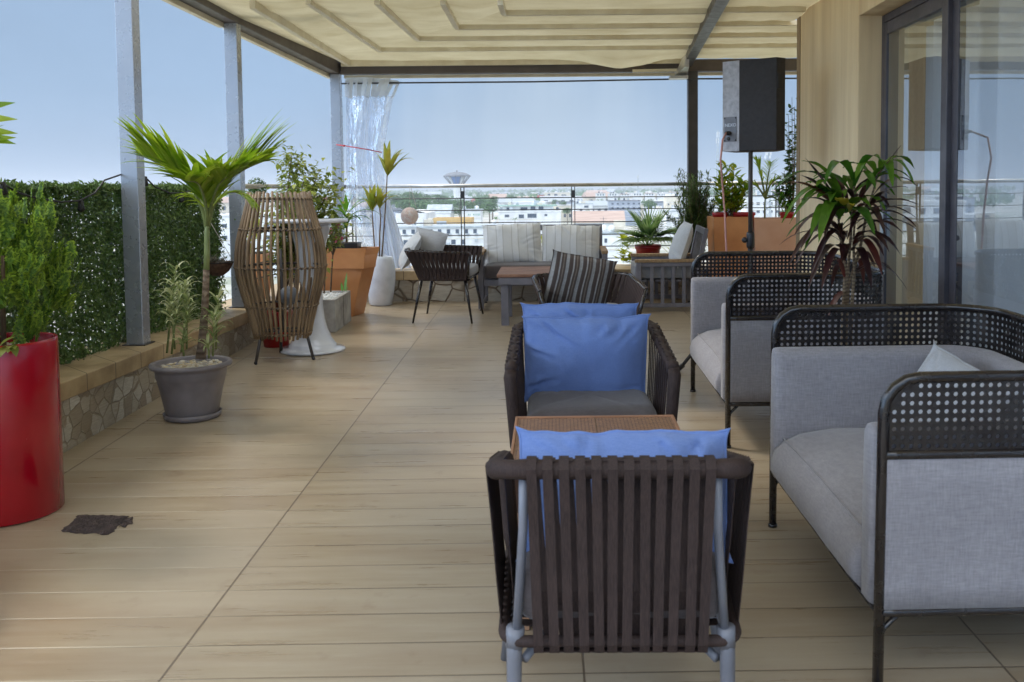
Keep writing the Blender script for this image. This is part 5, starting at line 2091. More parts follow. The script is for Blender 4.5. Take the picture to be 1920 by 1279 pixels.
frond(lv, sm_, [A(390, 425), A(402, 385, .08), A(425, 362, .14), A(452, 362, .17), A(474, 380, .18)], 12, .18, .020, -.1, .5, None, .3)
frond(lv, sm_, [A(387, 425), A(382, 390, .1), A(370, 368, .2), A(352, 362, .26)], 8, .16, .018, -.2, .6, None, .35)
frond(lv, sm_, [A(388, 425), A(386, 385, -.08), A(372, 345, -.2), A(352, 340, -.3)], 18, .36, .046, .35, .35, None, .25)
frond(lv, sm_, [A(389, 425), A(396, 385, -.06), A(408, 350, -.14), A(424, 332, -.2)], 16, .36, .044, .55, .25, None, .25)
lv.build('fronds', L_palm, pl_)
sm_.build('stalks', M_stem, pl_)
dr_ = plant('variegated_dracaena', 'clump of thin stemmed dracaena with white-striped leaves in the grey pot beside the palm', 'plant', (GX, GY, fz(GY) + .29))
sm_, lv = MB(), MB()
for (bx, by, tx_, ty2, dy, n_) in ((313, 662, 330, 500, -.05, 34), (322, 664, 342, 540, -.12, 30), (328, 655, 322, 545, .04, 26), (340, 660, 352, 560, -.14, 24), (350, 655, 346, 525, .06, 26), (399, 668, 402, 590, -.08, 20), (405, 655, 410, 555, .04, 20), (345, 668, 348, 630, -.15, 10), (392, 672, 388, 642, -.16, 8)):
    P_ = [rel(dr_, at(bx, by, PYY + dy)), rel(dr_, at((bx + tx_) / 2 + rnd.uniform(-4, 4), (by + ty2) / 2, PYY + dy)), rel(dr_, at(tx_, ty2, PYY + dy))]
    sm_.tube(P_, [.0065, .0055, .003], 7)
    for k in range(n_):
        f_ = .40 + .6 * k / n_
        p = P_[0].lerp(P_[1], f_ * 2) if f_ < .5 else P_[1].lerp(P_[2], f_ * 2 - 1)
        a = k * 2.4 + rnd.uniform(-.3, .3)
        lv.leaf(p, (math.cos(a), math.sin(a), rnd.uniform(.25, 1.0) + f_ * .5), rnd.uniform(.09, .155), rnd.uniform(.014, .02), rnd.uniform(.8, 1.5), .3, 6, .8)
sm_.build('stems', M_stem, dr_)
lv.build('leaves', L_varieg, dr_)

# --- hanging coir basket on the hedge
rnd.seed(9)
bp_ = atx(408, 492, -2.72)
t = thing('hanging_basket', 'small brown coir basket with dry grey plant hanging on the hedge end', 'basket', bp_)
MB().lathe([(.001, -.11), (.04, -.105), (.085, -.07), (.112, -.02), (.118, 0), (.108, 0), (.10, -.02)], 24).build('basket_body', M_coir, t)
MB().tube([(.119 * math.cos(2 * PI * i / 24), .119 * math.sin(2 * PI * i / 24), 0) for i in range(24)], .004, 6, True).build('rim', M_cable, t)
m = MB()
for k in range(3):
    a = k * 2.09 + .3
    m.tube([(.118 * math.cos(a), .118 * math.sin(a), 0), (-.06, 0, .34)], .0025, 5)
m.build('hanging_cords', M_whitecable, t)
m = MB()
for k in range(110):
    a = rnd.uniform(0, 6.28)
    m.leaf((rnd.uniform(-.07, .07), rnd.uniform(-.07, .07), 0), (math.cos(a), math.sin(a), rnd.uniform(.1, 1.3)), rnd.uniform(.06, .14), .007, .5, .2, 4)
m.build('dry_plant', M_dry, t)

# --- red pot and ficus behind the lantern
rnd.seed(303)
RX2, RY2 = at(517, 600, 7.75).x, 7.75
round_pot('red_pot', 'red plastic pot standing behind the rattan lantern', M_redplastic, RX2, RY2, [(.10, 0), (.135, .26), (.15, .262), (.155, .30), (.143, .30), (.138, .27)], .265)
t = plant('variegated_ficus', 'bushy ficus with small pale green leaves rising behind the lantern', 'shrub', (RX2, RY2, fz(RY2) + .265))
A = lambda px, py, dy=0: rel(t, at(px, py, RY2 + dy))
sm_, lv = MB(), MB()
for (tx_, ty2, dy) in ((547, 285, 0), (600, 318, .15), (630, 335, -.05), (572, 330, -.1), (540, 345, .1), (610, 395, 0), (640, 410, .12), (585, 370, .2), (560, 300, .1), (590, 340, -.2), (622, 370, .2), (560, 390, -.1), (575, 440, 0), (545, 430, -.12), (525, 400, .05)):
    P_ = [V((rnd.uniform(-.02, .02), rnd.uniform(-.02, .02), 0)), A(527 + (tx_ - 527) * .3, 480 + (ty2 - 300) * .2, dy * .4), A(tx_ - (tx_ - 527) * .25, ty2 + 45, dy * .8), A(tx_, ty2, dy)]
    sm_.tube(P_, [.008, .006, .004, .002], 6)
    for q in range(230):
        f_ = rnd.uniform(1.05, 3)
        i = min(2, int(f_))
        p = P_[i].lerp(P_[i + 1], f_ - i) if i < 3 else P_[3]
        p = p + V((rnd.gauss(0, .06), rnd.gauss(0, .07), rnd.gauss(0, .055)))
        lv.leaf(p, (rnd.gauss(0, 1), rnd.gauss(0, 1), rnd.uniform(-.9, .4)), rnd.uniform(.04, .066), rnd.uniform(.026, .040), .4, .3, 3, .7)
sm_.build('stems', M_stembr, t)
lv.build('leaves', L_ficus, t)

# --- grey concrete trough with white gravel
rnd.seed(404)
tr = V((-2.05, 8.66, fz(8.66)))
t = thing('concrete_trough', 'low grey concrete planter trough filled with white gravel', 'planter', tr, 0, slope=True)
m = MB()
ox, h = (-.50, 0), .295
m.box(-.50, 0, -.31, -.27, 0, h).box(-.50, 0, .27, .31, 0, h).box(-.50, -.46, -.269, .269, 0, h).box(-.04, 0, -.269, .269, 0, h).box(-.459, -.041, -.269, .269, .02, .2)
m.build('trough_body', M_concrete, t, .004)
MB().box(-.459, -.041, -.268, .268, .2, .272).build('gravel_bed', M_gravel, t)
m = MB()
pebbles(m, 0, 0, .272, 0, 520, .008, .017, ((-.45, -.05), (-.26, .26)))
tag(m.build('gravel', M_gravel, t), kind='stuff')
MB().box(.0005, .002, -.004, .004, .01, h - .01).build('joint', M_soil, t)
t = plant('crown_of_thorns', 'small thorny plant with a leafy head and pink flowers in the concrete trough', 'plant', at(620, 546, 8.62))
A = lambda px, py, dy=0: rel(t, at(px, py, 8.62 + dy))
sm_, lv, fw_ = MB(), MB(), MB()
for q in ([A(620, 548), A(622, 510), A(624, 478), A(614, 455)], [A(624, 478), A(632, 455), A(640, 440)], [A(624, 478), A(628, 440), A(632, 418)], [A(608, 550, -.05), A(609, 520, -.05), A(607, 480, -.05)]):
    sm_.tube(q, [.009 - .0018 * i for i in range(len(q))], 7)
for k in range(330):
    px, py = rnd.gauss(628, 10), rnd.uniform(412, 466)
    if abs(px - 628) > 6 + (py - 405) * .28:
        continue
    lv.leaf(A(px, py, rnd.gauss(0, .06)), (rnd.gauss(0, 1), rnd.gauss(-.3, 1), rnd.gauss(.2, .6)), rnd.uniform(.035, .055), .026, .3, .2, 3, .6)
for k in range(70):
    lv.leaf(A(rnd.gauss(608, 4), rnd.uniform(468, 525), rnd.gauss(-.05, .03)), (rnd.gauss(0, 1), rnd.gauss(-.3, 1), rnd.gauss(.2, .6)), .035, .02, .3, .2, 3, .6)
for px, py in ((636, 420), (621, 433), (641, 447), (630, 450), (633, 424), (618, 431)):
    for k in range(6):
        fw_.card(A(px + rnd.gauss(0, 2), py + rnd.gauss(0, 2), -.08), (rnd.gauss(0, .5), -1, rnd.gauss(.3, .5)), .03, 1.1)
sm_.build('stems', M_stembr, t)
lv.build('leaves', L_thorn, t)
fw_.build('flowers', L_pink, t)
t = plant('snake_plant', 'tiny upright snake plant leaves at the corner of the concrete trough', 'plant', at(647, 545, 8.85))
A = lambda px, py, dy=0: rel(t, at(px, py, 8.85 + dy))
m = MB()
m.leaf(A(647, 546), (.12, 0, 1), .185, .034, .05, .25, 5, .7, 1.2)
m.leaf(A(642, 546), (-.1, 0, 1), .09, .026, .05, .25, 5, .7, 1.2)
m.leaf(A(650, 547), (.25, -.2, 1), .06, .024, .1, .25, 5, .7, 1.2)
m.build('leaves', leafmat('snake_plant_leaf', [lin(90, 150, 60), lin(130, 180, 90)], .15, .35), t)

# --- tapered orange planter
t = thing('tapered_planter', 'orange tapered metal planter with a black tub inside beside the trough', 'planter', (-2.2, 9.22, fz(9.2)))
Mo = -t.matrix_world.translation
B4 = [fl(661, 594), fl(673, 590), None, None]
zt_ = 1.51 - (466 - 357) / (F / 9.03)
T0 = at(687, 466, 9.03)
T1 = at(712, 462.5, 9.26)
T3 = V((-2.50, 9.10, T0.z))
T2 = T1 + (T3 - T0)
B0, B1 = fl(661, 594), fl(673, 590.5)
B1 = V((B0.x + .07, B0.y + .22, B0.z + .005))
B3 = V((-2.36, B0.y + .03, B0.z))
B2 = B3 + (B1 - B0)
bq, tq = [B3, B0, B1, B2], [T3, T0, T1, T2]
ctr = sum(tq, V((0, 0, 0))) / 4
m = MB()
vs = [p + Mo for p in bq] + [p + Mo for p in tq] + [(p.lerp(ctr, .06)) + Mo for p in tq] + [(p.lerp(ctr, .12) - V((0, 0, .2))) + Mo for p in tq]
fs = [(3, 2, 1, 0)]
for k in range(4):
    l = (k + 1) % 4
    fs += [(k, l, 4 + l, 4 + k), (4 + k, 4 + l, 8 + l, 8 + k), (8 + k, 8 + l, 12 + l, 12 + k)]
fs.append((12, 13, 14, 15))
m.add(vs, fs)
m.build('planter_body', M_orange, t, .004)
c = ctr + Mo
MB().hexa([c + V((x, y, -.15)) for x, y in ((-.2, -.08), (.13, -.08), (.13, .08), (-.2, .08))], [c + V((x, y, .05)) for x, y in ((-.24, -.1), (.16, -.1), (.16, .1), (-.24, .1))]).build('inner_tub', M_blackpot, t, .004)
MB().box(c.x - .22, c.x + .14, c.y - .085, c.y + .085, c.z + .02, c.z + .052).build('soil', M_soil, t)
rnd.seed(505)
t = plant('dracaena', 'dracaena with arching glossy green leaves in the orange tapered planter', 'plant', at(652, 455, 9.15))
A = lambda px, py, dy=0: rel(t, at(px, py, 9.15 + dy))
sm_, lv = MB(), MB()
sm_.tube([A(650, 458), A(650, 425), A(652, 400)], [.012, .01, .007], 8)
for (px, py, dx, dz, L, dr2) in ((652, 400, 1.0, .9, .34, 1.0), (650, 398, .4, 1.3, .20, .4), (653, 405, 1.3, .6, .36, 1.1), (650, 405, -.9, .8, .24, .9), (648, 400, -.5, 1.2, .22, .6), (655, 408, 1.0, .2, .26, 1.0), (650, 412, -1, .3, .2, 1.0), (652, 402, .7, 1.0, .30, .9), (651, 415, .6, .4, .24, 1.2), (649, 396, .1, 1.4, .18, .3)):
    lv.leaf(A(px, py, rnd.uniform(-.05, .05)), (dx, rnd.uniform(-.7, .3), dz), L, .045, dr2, .3, 8, .8)
for k in range(16):
    a = rnd.uniform(0, 6.28)
    lv.leaf(A(650, rnd.uniform(400, 430)), (math.cos(a), math.sin(a), rnd.uniform(.3, 1.2)), rnd.uniform(.16, .28), .038, rnd.uniform(.6, 1.2), .3, 7, .8)
sm_.tube([A(645, 446, -.05), A(662, 436, -.06)], .007, 6)
sm_.build('stem', M_stembr, t)
lv.build('leaves', L_drac, t)

# --- white vase and cordyline
rnd.seed(606)
vx, vy = at(714, 568, 9.99).x, 9.98
t = thing('white_vase', 'tall white leaning vase planter in the back corner', 'planter', on_floor(vx, vy))
LM = Matrix.Rotation(.06, 4, 'Y')
MB().lathe([(.108, 0), (.122, .012), (.138, .15), (.146, .28), (.140, .40), (.122, .48), (.106, .522), (.098, .526), (.09, .52), (.09, .48)], 40, LM).build('vase_body', M_vase, t)
MB().lathe([(.001, .485), (.088, .482)], 24, LM).build('soil', M_soil, t)
t = plant('cordyline', 'three bare stems with yellow green leaf rosettes rising from the white vase', 'plant', at(716, 490, 9.98))
A = lambda px, py, dy=0: rel(t, at(px, py, 9.98 + dy))
sm_, lv = MB(), MB()
for q in ([A(703, 492), A(702, 460), A(699, 420), A(698, 395)], [A(711, 492), A(712, 440), A(714, 405), A(712, 390, .03)], [A(715, 492), A(718, 455), A(722, 400), A(725, 350), A(726, 325)]):
    sm_.tube(q, [.009, .008, .007, .006], 8)
for (px, py, n_, L0, L1, tl) in ((698, 396, 15, .20, .33, 0), (712, 391, 9, .18, .28, .1), (726, 328, 10, .28, .40, .12)):
    for k in range(n_):
        a = k * 2.4
        u = k / n_
        r = .75 - .6 * u
        lv.leaf(A(px, py - u * 6), (math.cos(a) * r + tl, math.sin(a) * r * .8, 1.0), rnd.uniform(L0, L1), .062, .35 + .5 * (1 - u), .35, 7, .75)
lv.leaf(A(727, 330), (1.0, -.3, 1.15), .36, .05, .25, .3, 7)
lv.leaf(A(727, 328), (.75, -.4, 1.3), .33, .055, .2, .3, 7)
sm_.build('stems', M_stembr, t)
lv.build('leaves', L_cordy, t)

# --- shell ball hanging from the rail
bp_ = at(768, 405, 10.46)
t = thing('hanging_ball', 'pinkish white shell ball hanging by strings from the handrail', 'hanging ornament', bp_)
m = MB()
rnd.seed(3)
for k in range(420):
    zz_ = 1 - 2 * (k + .5) / 420
    a = k * 2.39996
    r = math.sqrt(1 - zz_ * zz_)
    d = V((r * math.cos(a), r * math.sin(a), zz_))
    m.superell(.011, .011, .004, 1, 1, Matrix.Translation(d * .094) @ d.to_track_quat('Z', 'Y').to_matrix().to_4x4() @ Matrix.Rotation(rnd.uniform(-.5, .5), 4, 'X'), 7, 4)
m.superell(.092, .092, .092, 1, 1, None, 24, 16)
m.build('shell_ball', M_shell, t)
MB().tube([rel(t, at(768.5, 390, 10.46)), rel(t, at(768.5, 348, 10.52))], .0025, 5).tube([rel(t, at(783, 398, 10.46)), rel(t, at(770, 350, 10.52))], .003, 5).build('strings', M_whitecable, t)

# --- orange planter and croton beyond the second post
rnd.seed(707)
ox_, oy_ = -2.90, 8.75
t = thing('square_planter', 'orange planter on the side parapet glimpsed between hedge and second post', 'planter', (ox_, oy_, KZ))
MB().hexa([(-.10, -.12, 0), (.10, -.12, 0), (.10, .12, 0), (-.10, .12, 0)], [(-.14, -.16, .42), (.14, -.16, .42), (.14, .16, .42), (-.14, .16, .42)]).build('planter_body', M_orange, t, .004)
MB().box(-.12, .12, -.14, .14, .42, .428).build('soil', M_soil, t)
t = plant('croton', 'yellow green leafy plant glimpsed between the hedge end and the second post', 'plant', (ox_, oy_, KZ + .425))
lv = MB()
for k in range(70):
    a = rnd.uniform(0, 6.28)
    lv.leaf((rnd.gauss(0, .03), rnd.gauss(0, .03), rnd.uniform(0, .45)), (math.cos(a), math.sin(a), rnd.uniform(.1, 1)), rnd.uniform(.14, .24), .03, .9, .25, 6)
lv.build('leaves', L_yel, t)
rnd.seed(71)
t = plant('topiary_ball', 'small dark green bush on the side parapet above the lantern', 'plant', at(481, 352, 8.6))
lv = MB()
for k in range(420):
    d = V((rnd.gauss(0, 1), rnd.gauss(0, 1), rnd.gauss(0, .8))).normalized()
    lv.card(d * rnd.uniform(.05, .10), d, .022, 1.4)
lv.build('leaves', L_climb, t)
MB().tube([(0, 0, -.05), (0, 0, -(at(481, 352, 8.6).z - KZ))], .008, 6).build('stem', M_stembr, t)

# --- right-hand side: red pot with fan palm on the back parapet
rnd.seed(808)
px_, py_ = at(1215, 480, 10.42).x, 10.42
t = round_pot('red_pot', 'red pot with the fan palm standing on the back parapet', M_redplastic, px_, py_, [(.115, 0), (.135, .20), (.145, .205), (.150, .25), (.14, .25), (.134, .22)], .225, z=BZ)
t = plant('fan_palm', 'silvery green fan palm with stiff pleated blades in the red pot by the railing', 'palm', (px_, py_, BZ + .22))
sm_, lv = MB(), MB()


def fan(b, d, R, n=26, spread=2.5, W=.022, cup=.25, droop=.25):
    b, d = V(b), V(d).normalized()
    s_ = d.cross(V((0, 0, 1)))
    if s_.length < .1:
        s_ = V((1, 0, 0))
    s_.normalize()
    nn = s_.cross(d).normalized()
    for k in range(n):
        a = spread * ((k + .5) / n - .5) * 1.0
        dd = d * math.cos(a) + s_ * math.sin(a) + nn * cup * abs(math.sin(a))
        lv.leaf(b, dd, R * (1 - .22 * (a / spread * 2) ** 2) * rnd.uniform(.93, 1.05), W, droop, .5, 6, .55)


for (dx, dy, dz, st_, R, dr2) in ((.05, -.75, .75, .12, .33, .35), (-1, -.35, .45, .14, .36, .6), (1, -.3, .45, .16, .36, .55), (-.6, .1, 1.0, .16, .33, .3), (.6, .1, .95, .18, .33, .3), (-.9, -.6, .05, .14, .34, .9), (.9, -.6, .1, .14, .34, .9), (.1, .3, 1, .15, .32, .2), (-.25, -.3, 1.3, .10, .26, .2), (-.3, -1, .2, .12, .30, .8), (.4, -1, .2, .12, .30, .8)):
    d = V((dx, dy, dz)).normalized()
    e = d * st_ + V((0, 0, .06))
    sm_.tube([(0, 0, 0), d * st_ * .5 + V((0, 0, .04)), e], [.006, .005, .004], 6)
    fan(e, d + V((0, 0, -.05)), R, 30, 4.6, .024, .3, dr2)
lv.build('blades', L_fan, t)
sm_.build('stalks', M_stem, t)
t = plant('yellow_shrub', 'bright yellow green leaves behind the fan palm on the parapet', 'plant', (at(1172, 470, 10.7).x, 10.7, BZ))
lv = MB()
for k in range(60):
    a = rnd.uniform(0, 6.28)
    lv.leaf((rnd.gauss(0, .05), rnd.gauss(0, .03), rnd.uniform(.02, .33)), (math.cos(a), math.sin(a), rnd.uniform(0, 1)), rnd.uniform(.08, .15), .055, .5, .2, 4, .6)
lv.build('leaves', L_yel, t)
for px, lb in ((1022, 'yellow green plant tips poking up behind the middle of the bench'), (1272, 'orange-tipped leafy plant behind the white armchair cushion')):
    t = plant('parapet_plant', lb, 'plant', (at(px, 450, 10.62).x, 10.62, BZ))
    lv = MB()
    for k in range(34):
        a = rnd.uniform(0, 6.28)
        lv.leaf((rnd.gauss(0, .06), rnd.gauss(0, .03), rnd.uniform(.05, .3)), (math.cos(a), math.sin(a) * .6, rnd.uniform(.5, 1.6)), rnd.uniform(.12, .22), .026, .6, .25, 5)
    lv.build('leaves', L_yel if px < 1100 else L_croton, t)

# --- orange box planters at the right rear, their pots and plants
def box_planter(label, x0, x1, y0, y1, h, mat_, skew=0):
    xm, ym = (x0 + x1) / 2, (y0 + y1) / 2
    t = thing('box_planter', label, 'planter', on_floor(xm, ym))
    a, c = (x1 - x0) / 2, (y1 - y0) / 2
    m = MB()
    k = .86
    m.add([(-a * k, -c * k, 0), (a * k, -c * k, 0), (a * k, c * k, 0), (-a * k, c * k, 0), (-a, -c, h), (a, -c, h), (a, c, h), (-a, c, h),
           (-a + .015, -c + .015, h), (a - .015, -c + .015, h), (a - .015, c - .015, h), (-a + .015, c - .015, h),
           (-a + .02, -c + .02, h - .12), (a - .02, -c + .02, h - .12), (a - .02, c - .02, h - .12), (-a + .02, c - .02, h - .12)],
          [(3, 2, 1, 0)] + [(i, (i + 1) % 4, 4 + (i + 1) % 4, 4 + i) for i in range(4)] + [(4 + i, 4 + (i + 1) % 4, 8 + (i + 1) % 4, 8 + i) for i in range(4)] + [(8 + i, 8 + (i + 1) % 4, 12 + (i + 1) % 4, 12 + i) for i in range(4)] + [(12, 13, 14, 15)])
    m.build('planter_body', mat_, t, .004)
    return t


PYB = 9.72
sB = F / PYB
xz = lambda px: (px - CX) / sB
hB = 1.51 - (411 - 357) / sB - fz(PYB)
box_planter('tall orange box planter with red pots left of the loudspeaker pole', xz(1338), xz(1411), PYB, 10.16, hB, M_orange)
box_planter('tall faded peach box planter right of the loudspeaker pole', xz(1415), xz(1530), PYB + .02, 10.16, hB - .02, M_peach)
ZB = fz(9.9) + hB - .12
rnd.seed(909)
for px, w2, lb in ((1357, .075, 'small red pot on the orange box planter'), (1402, .115, 'wide red pot between the orange and the peach planter'), (1485, .07, 'small red pot at the wall end of the peach planter')):
    round_pot('red_pot', lb, M_redplastic, xz(px), 9.93, [(w2 * .8, 0), (w2, .13), (w2 * 1.08, .135), (w2 * 1.1, .165), (w2, .165), (w2 * .98, .15)], .148, z=ZB)
# bushy needle shrub beside the dark post
t = plant('needle_shrub', 'bushy dark green needle-leaved shrub at the foot of the dark right post', 'shrub', (at(1308, 420, 10.35).x, 10.35, BZ))
sm_, lv = MB(), MB()
A = lambda px, py, dy=0: rel(t, at(px, py, 10.35 + dy))
for k in range(84):
    tx_, ty2 = rnd.gauss(1304, 22), rnd.uniform(318, 425)
    P_ = [V((rnd.gauss(0, .02), rnd.gauss(0, .02), 0)), A(1308 + (tx_ - 1308) * .5, (ty2 + 470) / 2, rnd.gauss(0, .05)), A(tx_, ty2, rnd.gauss(-.02, .10))]
    sm_.tube(P_, [.005, .004, .0015], 5)
    for q in range(130):
        f_ = rnd.uniform(.2, 1)
        p = P_[0].lerp(P_[1], f_ * 2) if f_ < .5 else P_[1].lerp(P_[2], f_ * 2 - 1)
        lv.leaf(p + V((rnd.gauss(0, .012), rnd.gauss(0, .012), rnd.gauss(0, .012))), (rnd.gauss(0, .7), rnd.gauss(0, .7), rnd.uniform(.1, 1)), rnd.uniform(.035, .065), .011, .2, .2, 2)
sm_.build('stems', M_stembr, t)
lv.build('leaves', L_rosemary, t)


def bush(name, label, cat, px, py0, pts, Y, mat_, n, L, W, spread, stem=M_stembr, droop=.5, z=None):
    t = plant(name, label, cat, at(px, py0, Y))
    sm2, lv2 = MB(), MB()
    for (tx_, ty2) in pts:
        dy = rnd.gauss(0, .08)
        b_ = rel(t, at(px + (tx_ - px) * .15, py0, Y))
        m_ = rel(t, at(px + (tx_ - px) * .6, (py0 + ty2) / 2, Y + dy * .5))
        e_ = rel(t, at(tx_, ty2, Y + dy))
        sm2.tube([b_, m_, e_], [.006, .005, .002], 6)
        for k in range(n):
            f_ = .3 + .7 * k / n
            p = b_.lerp(m_, f_ * 2) if f_ < .5 else m_.lerp(e_, f_ * 2 - 1)
            a = k * 2.4 + rnd.uniform(-.4, .4)
            lv2.leaf(p + V((rnd.gauss(0, spread), rnd.gauss(0, spread), rnd.gauss(0, spread))), (math.cos(a), math.sin(a), rnd.uniform(.1, 1.1)), L * rnd.uniform(.7, 1.15), W * rnd.uniform(.8, 1.2), droop, .25, 5, .7)
    sm2.build('stems', stem, t)
    lv2.build('leaves', mat_, t)
    return t


bush('croton', 'dense yellow green croton in the red pot beside the loudspeaker pole', 'shrub', 1368, 405, [(1352, 305), (1362, 312), (1376, 318), (1345, 335), (1388, 335), (1395, 352), (1355, 350), (1378, 360), (1390, 380), (1350, 378), (1372, 385), (1405, 345)], 9.9, L_croton, 34, .12, .042, .02)
t = plant('small_palm', 'small yellow green palm behind the loudspeaker pole', 'palm', at(1435, 408, 10.0))
sm_, lv = MB(), MB()
A = lambda px, py, dy=0: rel(t, at(px, py, 10.0 + dy))
sm_.tube([A(1434, 410), A(1434, 385), A(1435, 370)], [.010, .009, .007], 8)
for q in ([A(1435, 372), A(1428, 335), A(1422, 310), A(1418, 300)], [A(1435, 372), A(1445, 345), A(1462, 335), A(1478, 345)], [A(1435, 372), A(1420, 350), A(1405, 345), A(1392, 355)], [A(1435, 372), A(1450, 370), A(1470, 385), A(1480, 400)], [A(1435, 372), A(1440, 330, .1), A(1446, 305, .15)]):
    frond(lv, sm_, q, 14, .16, .016, .25, .3, None, .25)
lv.build('fronds', L_palm, t)
sm_.build('stalks', M_stem, t)
t = bush('climbing_ficus', 'tall thin dark leaved climber beside the wall corner', 'shrub', 1486, 410, [(1485, 182), (1478, 215), (1490, 200), (1476, 250), (1492, 240), (1480, 290), (1470, 320), (1486, 300), (1478, 350)], 9.93, L_climb, 30, .075, .04, .03)
t = bush('broad_leaf_plant', 'broad drooping green leaves in front of the peach planter', 'plant', 1478, 412, [(1450, 345), (1462, 330), (1480, 325), (1470, 360), (1490, 350)], 9.88, L_green, 10, .18, .045, .02, M_stem, 1.1)

# --- burgundy cordyline and croton between the two sofas
rnd.seed(1001)
cy_ = 4.33
sC = F / cy_
cx_ = (1588 - CX) / sC
round_pot('dark_pot', 'black pot between the two sofas holding the burgundy plant', M_blackpot, cx_, cy_, [(.11, 0), (.15, .40), (.165, .405), (.168, .46), (.155, .46), (.15, .43)], .43)
t = plant('burgundy_cordyline', 'plant with long burgundy and glossy green leaves standing between the sofas', 'plant', (cx_, cy_, fz(cy_) + .43))
A = lambda px, py, dy=0: rel(t, at(px, py, cy_ + dy))
sm_, ld, lg = MB(), MB(), MB()
stems = [[V((-.02, 0, 0)), A(1582, 560), A(1585, 500), A(1575, 440), A(1570, 385)], [V((.02, .01, 0)), A(1598, 560), A(1602, 510), A(1600, 450), A(1605, 390)], [V((0, .02, 0)), A(1590, 540, .03), A(1612, 470, .03), A(1625, 400, .03), A(1648, 322, .02)], [V((0, -.01, 0)), A(1586, 545, .02), A(1594, 460, .02), A(1598, 390, .02), A(1602, 338, .02)]]
for q in stems:
    sm_.tube(q, [.009, .008, .007, .006, .004], 8)


def lf(mb, px, py, ex, ey, W, dy=0, dr2=.6):
    a, e = A(px, py), A(ex, ey, dy)
    mb.curve_leaf(a, e, (e - a).length * .2 * dr2, W * 1.15, 10, .3, .7, .05)


# burgundy leaves: long arching blades given root and tip in the photograph
for (a, b_, c, d_, W, dy, dr2) in ((1575, 385, 1508, 294, .018, -.1, .1), (1575, 390, 1495, 327, .028, -.15, .4), (1570, 395, 1478, 342, .036, -.2, .5), (1575, 400, 1500, 375, .03, -.2, .5), (1572, 410, 1490, 440, .03, -.15, 1.0),
                                 (1575, 430, 1480, 490, .02, -.2, .9), (1580, 440, 1500, 470, .034, -.25, 1.2), (1580, 450, 1478, 500, .034, -.25, 1.3), (1582, 470, 1515, 545, .036, -.2, 1.4), (1585, 480, 1540, 545, .034, -.25, 1.4),
                                 (1605, 385, 1690, 272, .022, -.1, .0), (1605, 400, 1725, 385, .034, -.2, .7), (1605, 405, 1720, 410, .03, -.15, .9), (1605, 420, 1718, 425, .03, .1, 1.0), (1608, 430, 1695, 440, .034, -.2, 1.0),
                                 (1605, 440, 1690, 480, .034, -.2, 1.0), (1602, 450, 1668, 475, .034, -.25, 1.2), (1600, 460, 1655, 520, .038, -.25, 1.4), (1598, 470, 1635, 545, .036, -.2, 1.5),
                                 (1585, 400, 1545, 450, .034, -.25, 1.2), (1615, 400, 1660, 440, .032, -.25, 1.2), (1590, 380, 1565, 330, .03, .1, .3), (1610, 380, 1640, 330, .03, .1, .4),
                                 (1580, 405, 1530, 400, .034, .15, .8), (1600, 400, 1650, 395, .034, .15, .8), (1602, 480, 1640, 500, .03, .1, 1.2), (1585, 440, 1520, 520, .032, -.2, 1.3)):
    lf(ld, a, b_, c, d_, W, dy, dr2)
for k in range(8):
    q = rnd.choice(stems)
    p = q[2].lerp(q[4], rnd.random())
    a = rnd.uniform(0, 6.28)
    ld.leaf(p, (math.cos(a), math.sin(a), rnd.uniform(0, .9)), rnd.uniform(.18, .30), rnd.uniform(.024, .034), rnd.uniform(.7, 1.5), .3, 8, .8)
for (a, b_, c, d_, W, dy, dr2) in ((1650, 318, 1674, 350, .045, -.12, 2.6), (1655, 315, 1714, 348, .042, -.1, 2.0), (1642, 325, 1604, 336, .042, -.1, 2.0), (1600, 338, 1546, 345, .048, -.15, 2.0), (1600, 338, 1642, 356, .045, -.15, 1.8), (1570, 372, 1466, 418, .036, -.2, 1.3), (1572, 360, 1452, 356, .034, -.15, 1.2), (1575, 352, 1502, 302, .036, -.1, .6), (1578, 380, 1530, 350, .046, -.15, 1.3), (1625, 355, 1668, 318, .042, -.1, 1.2), (1628, 352, 1690, 340, .045, -.12, 1.4), (1630, 350, 1712, 342, .032, -.1, 1.7),
                                 (1570, 395, 1515, 350, .045, -.15, .7), (1575, 400, 1532, 372, .048, -.2, .9), (1572, 405, 1520, 440, .05, -.25, 1.3), (1578, 400, 1535, 455, .052, -.3, 1.4), (1585, 400, 1640, 440, .05, -.25, 1.2), (1590, 395, 1625, 372, .045, -.15, .6),                                  (1580, 380, 1500, 385, .04, -.2, 1.1), (1585, 385, 1480, 420, .03, -.2, 1.3), (1620, 370, 1660, 395, .04, -.1, 1.0), (1575, 410, 1508, 470, .034, -.2, 1.3)):
    lf(lg, a, b_, c, d_, W, dy, dr2)
for k in range(22):
    q = rnd.choice(stems)
    i = rnd.choice((1, 2, 2, 3, 3))
    a = q[i].lerp(q[i + 1], rnd.random()) if i + 1 < len(q) else q[i]
    an, rr_ = rnd.uniform(0, 2 * PI), rnd.uniform(.16, .31)
    e = a + V((math.cos(an) * rr_, math.sin(an) * rr_ * .8, rnd.uniform(-.16, .12)))
    ld.curve_leaf(a, e, rr_ * rnd.uniform(.12, .34), rnd.uniform(.024, .036), 10, .3, .7, .05)
for k in range(15):
    q = rnd.choice(stems)
    a = q[3].lerp(q[4], rnd.random())
    an, rr_ = rnd.uniform(0, 2 * PI), rnd.uniform(.16, .26)
    lg.curve_leaf(a, a + V((math.cos(an) * rr_, math.sin(an) * rr_ * .8, rnd.uniform(-.08, .12))), rr_ * .3, .046, 10, .3, .7, .05)
sm_.build('stems', bark('mottled_stem', lin(150, 130, 100), lin(96, 76, 60), 60), t)
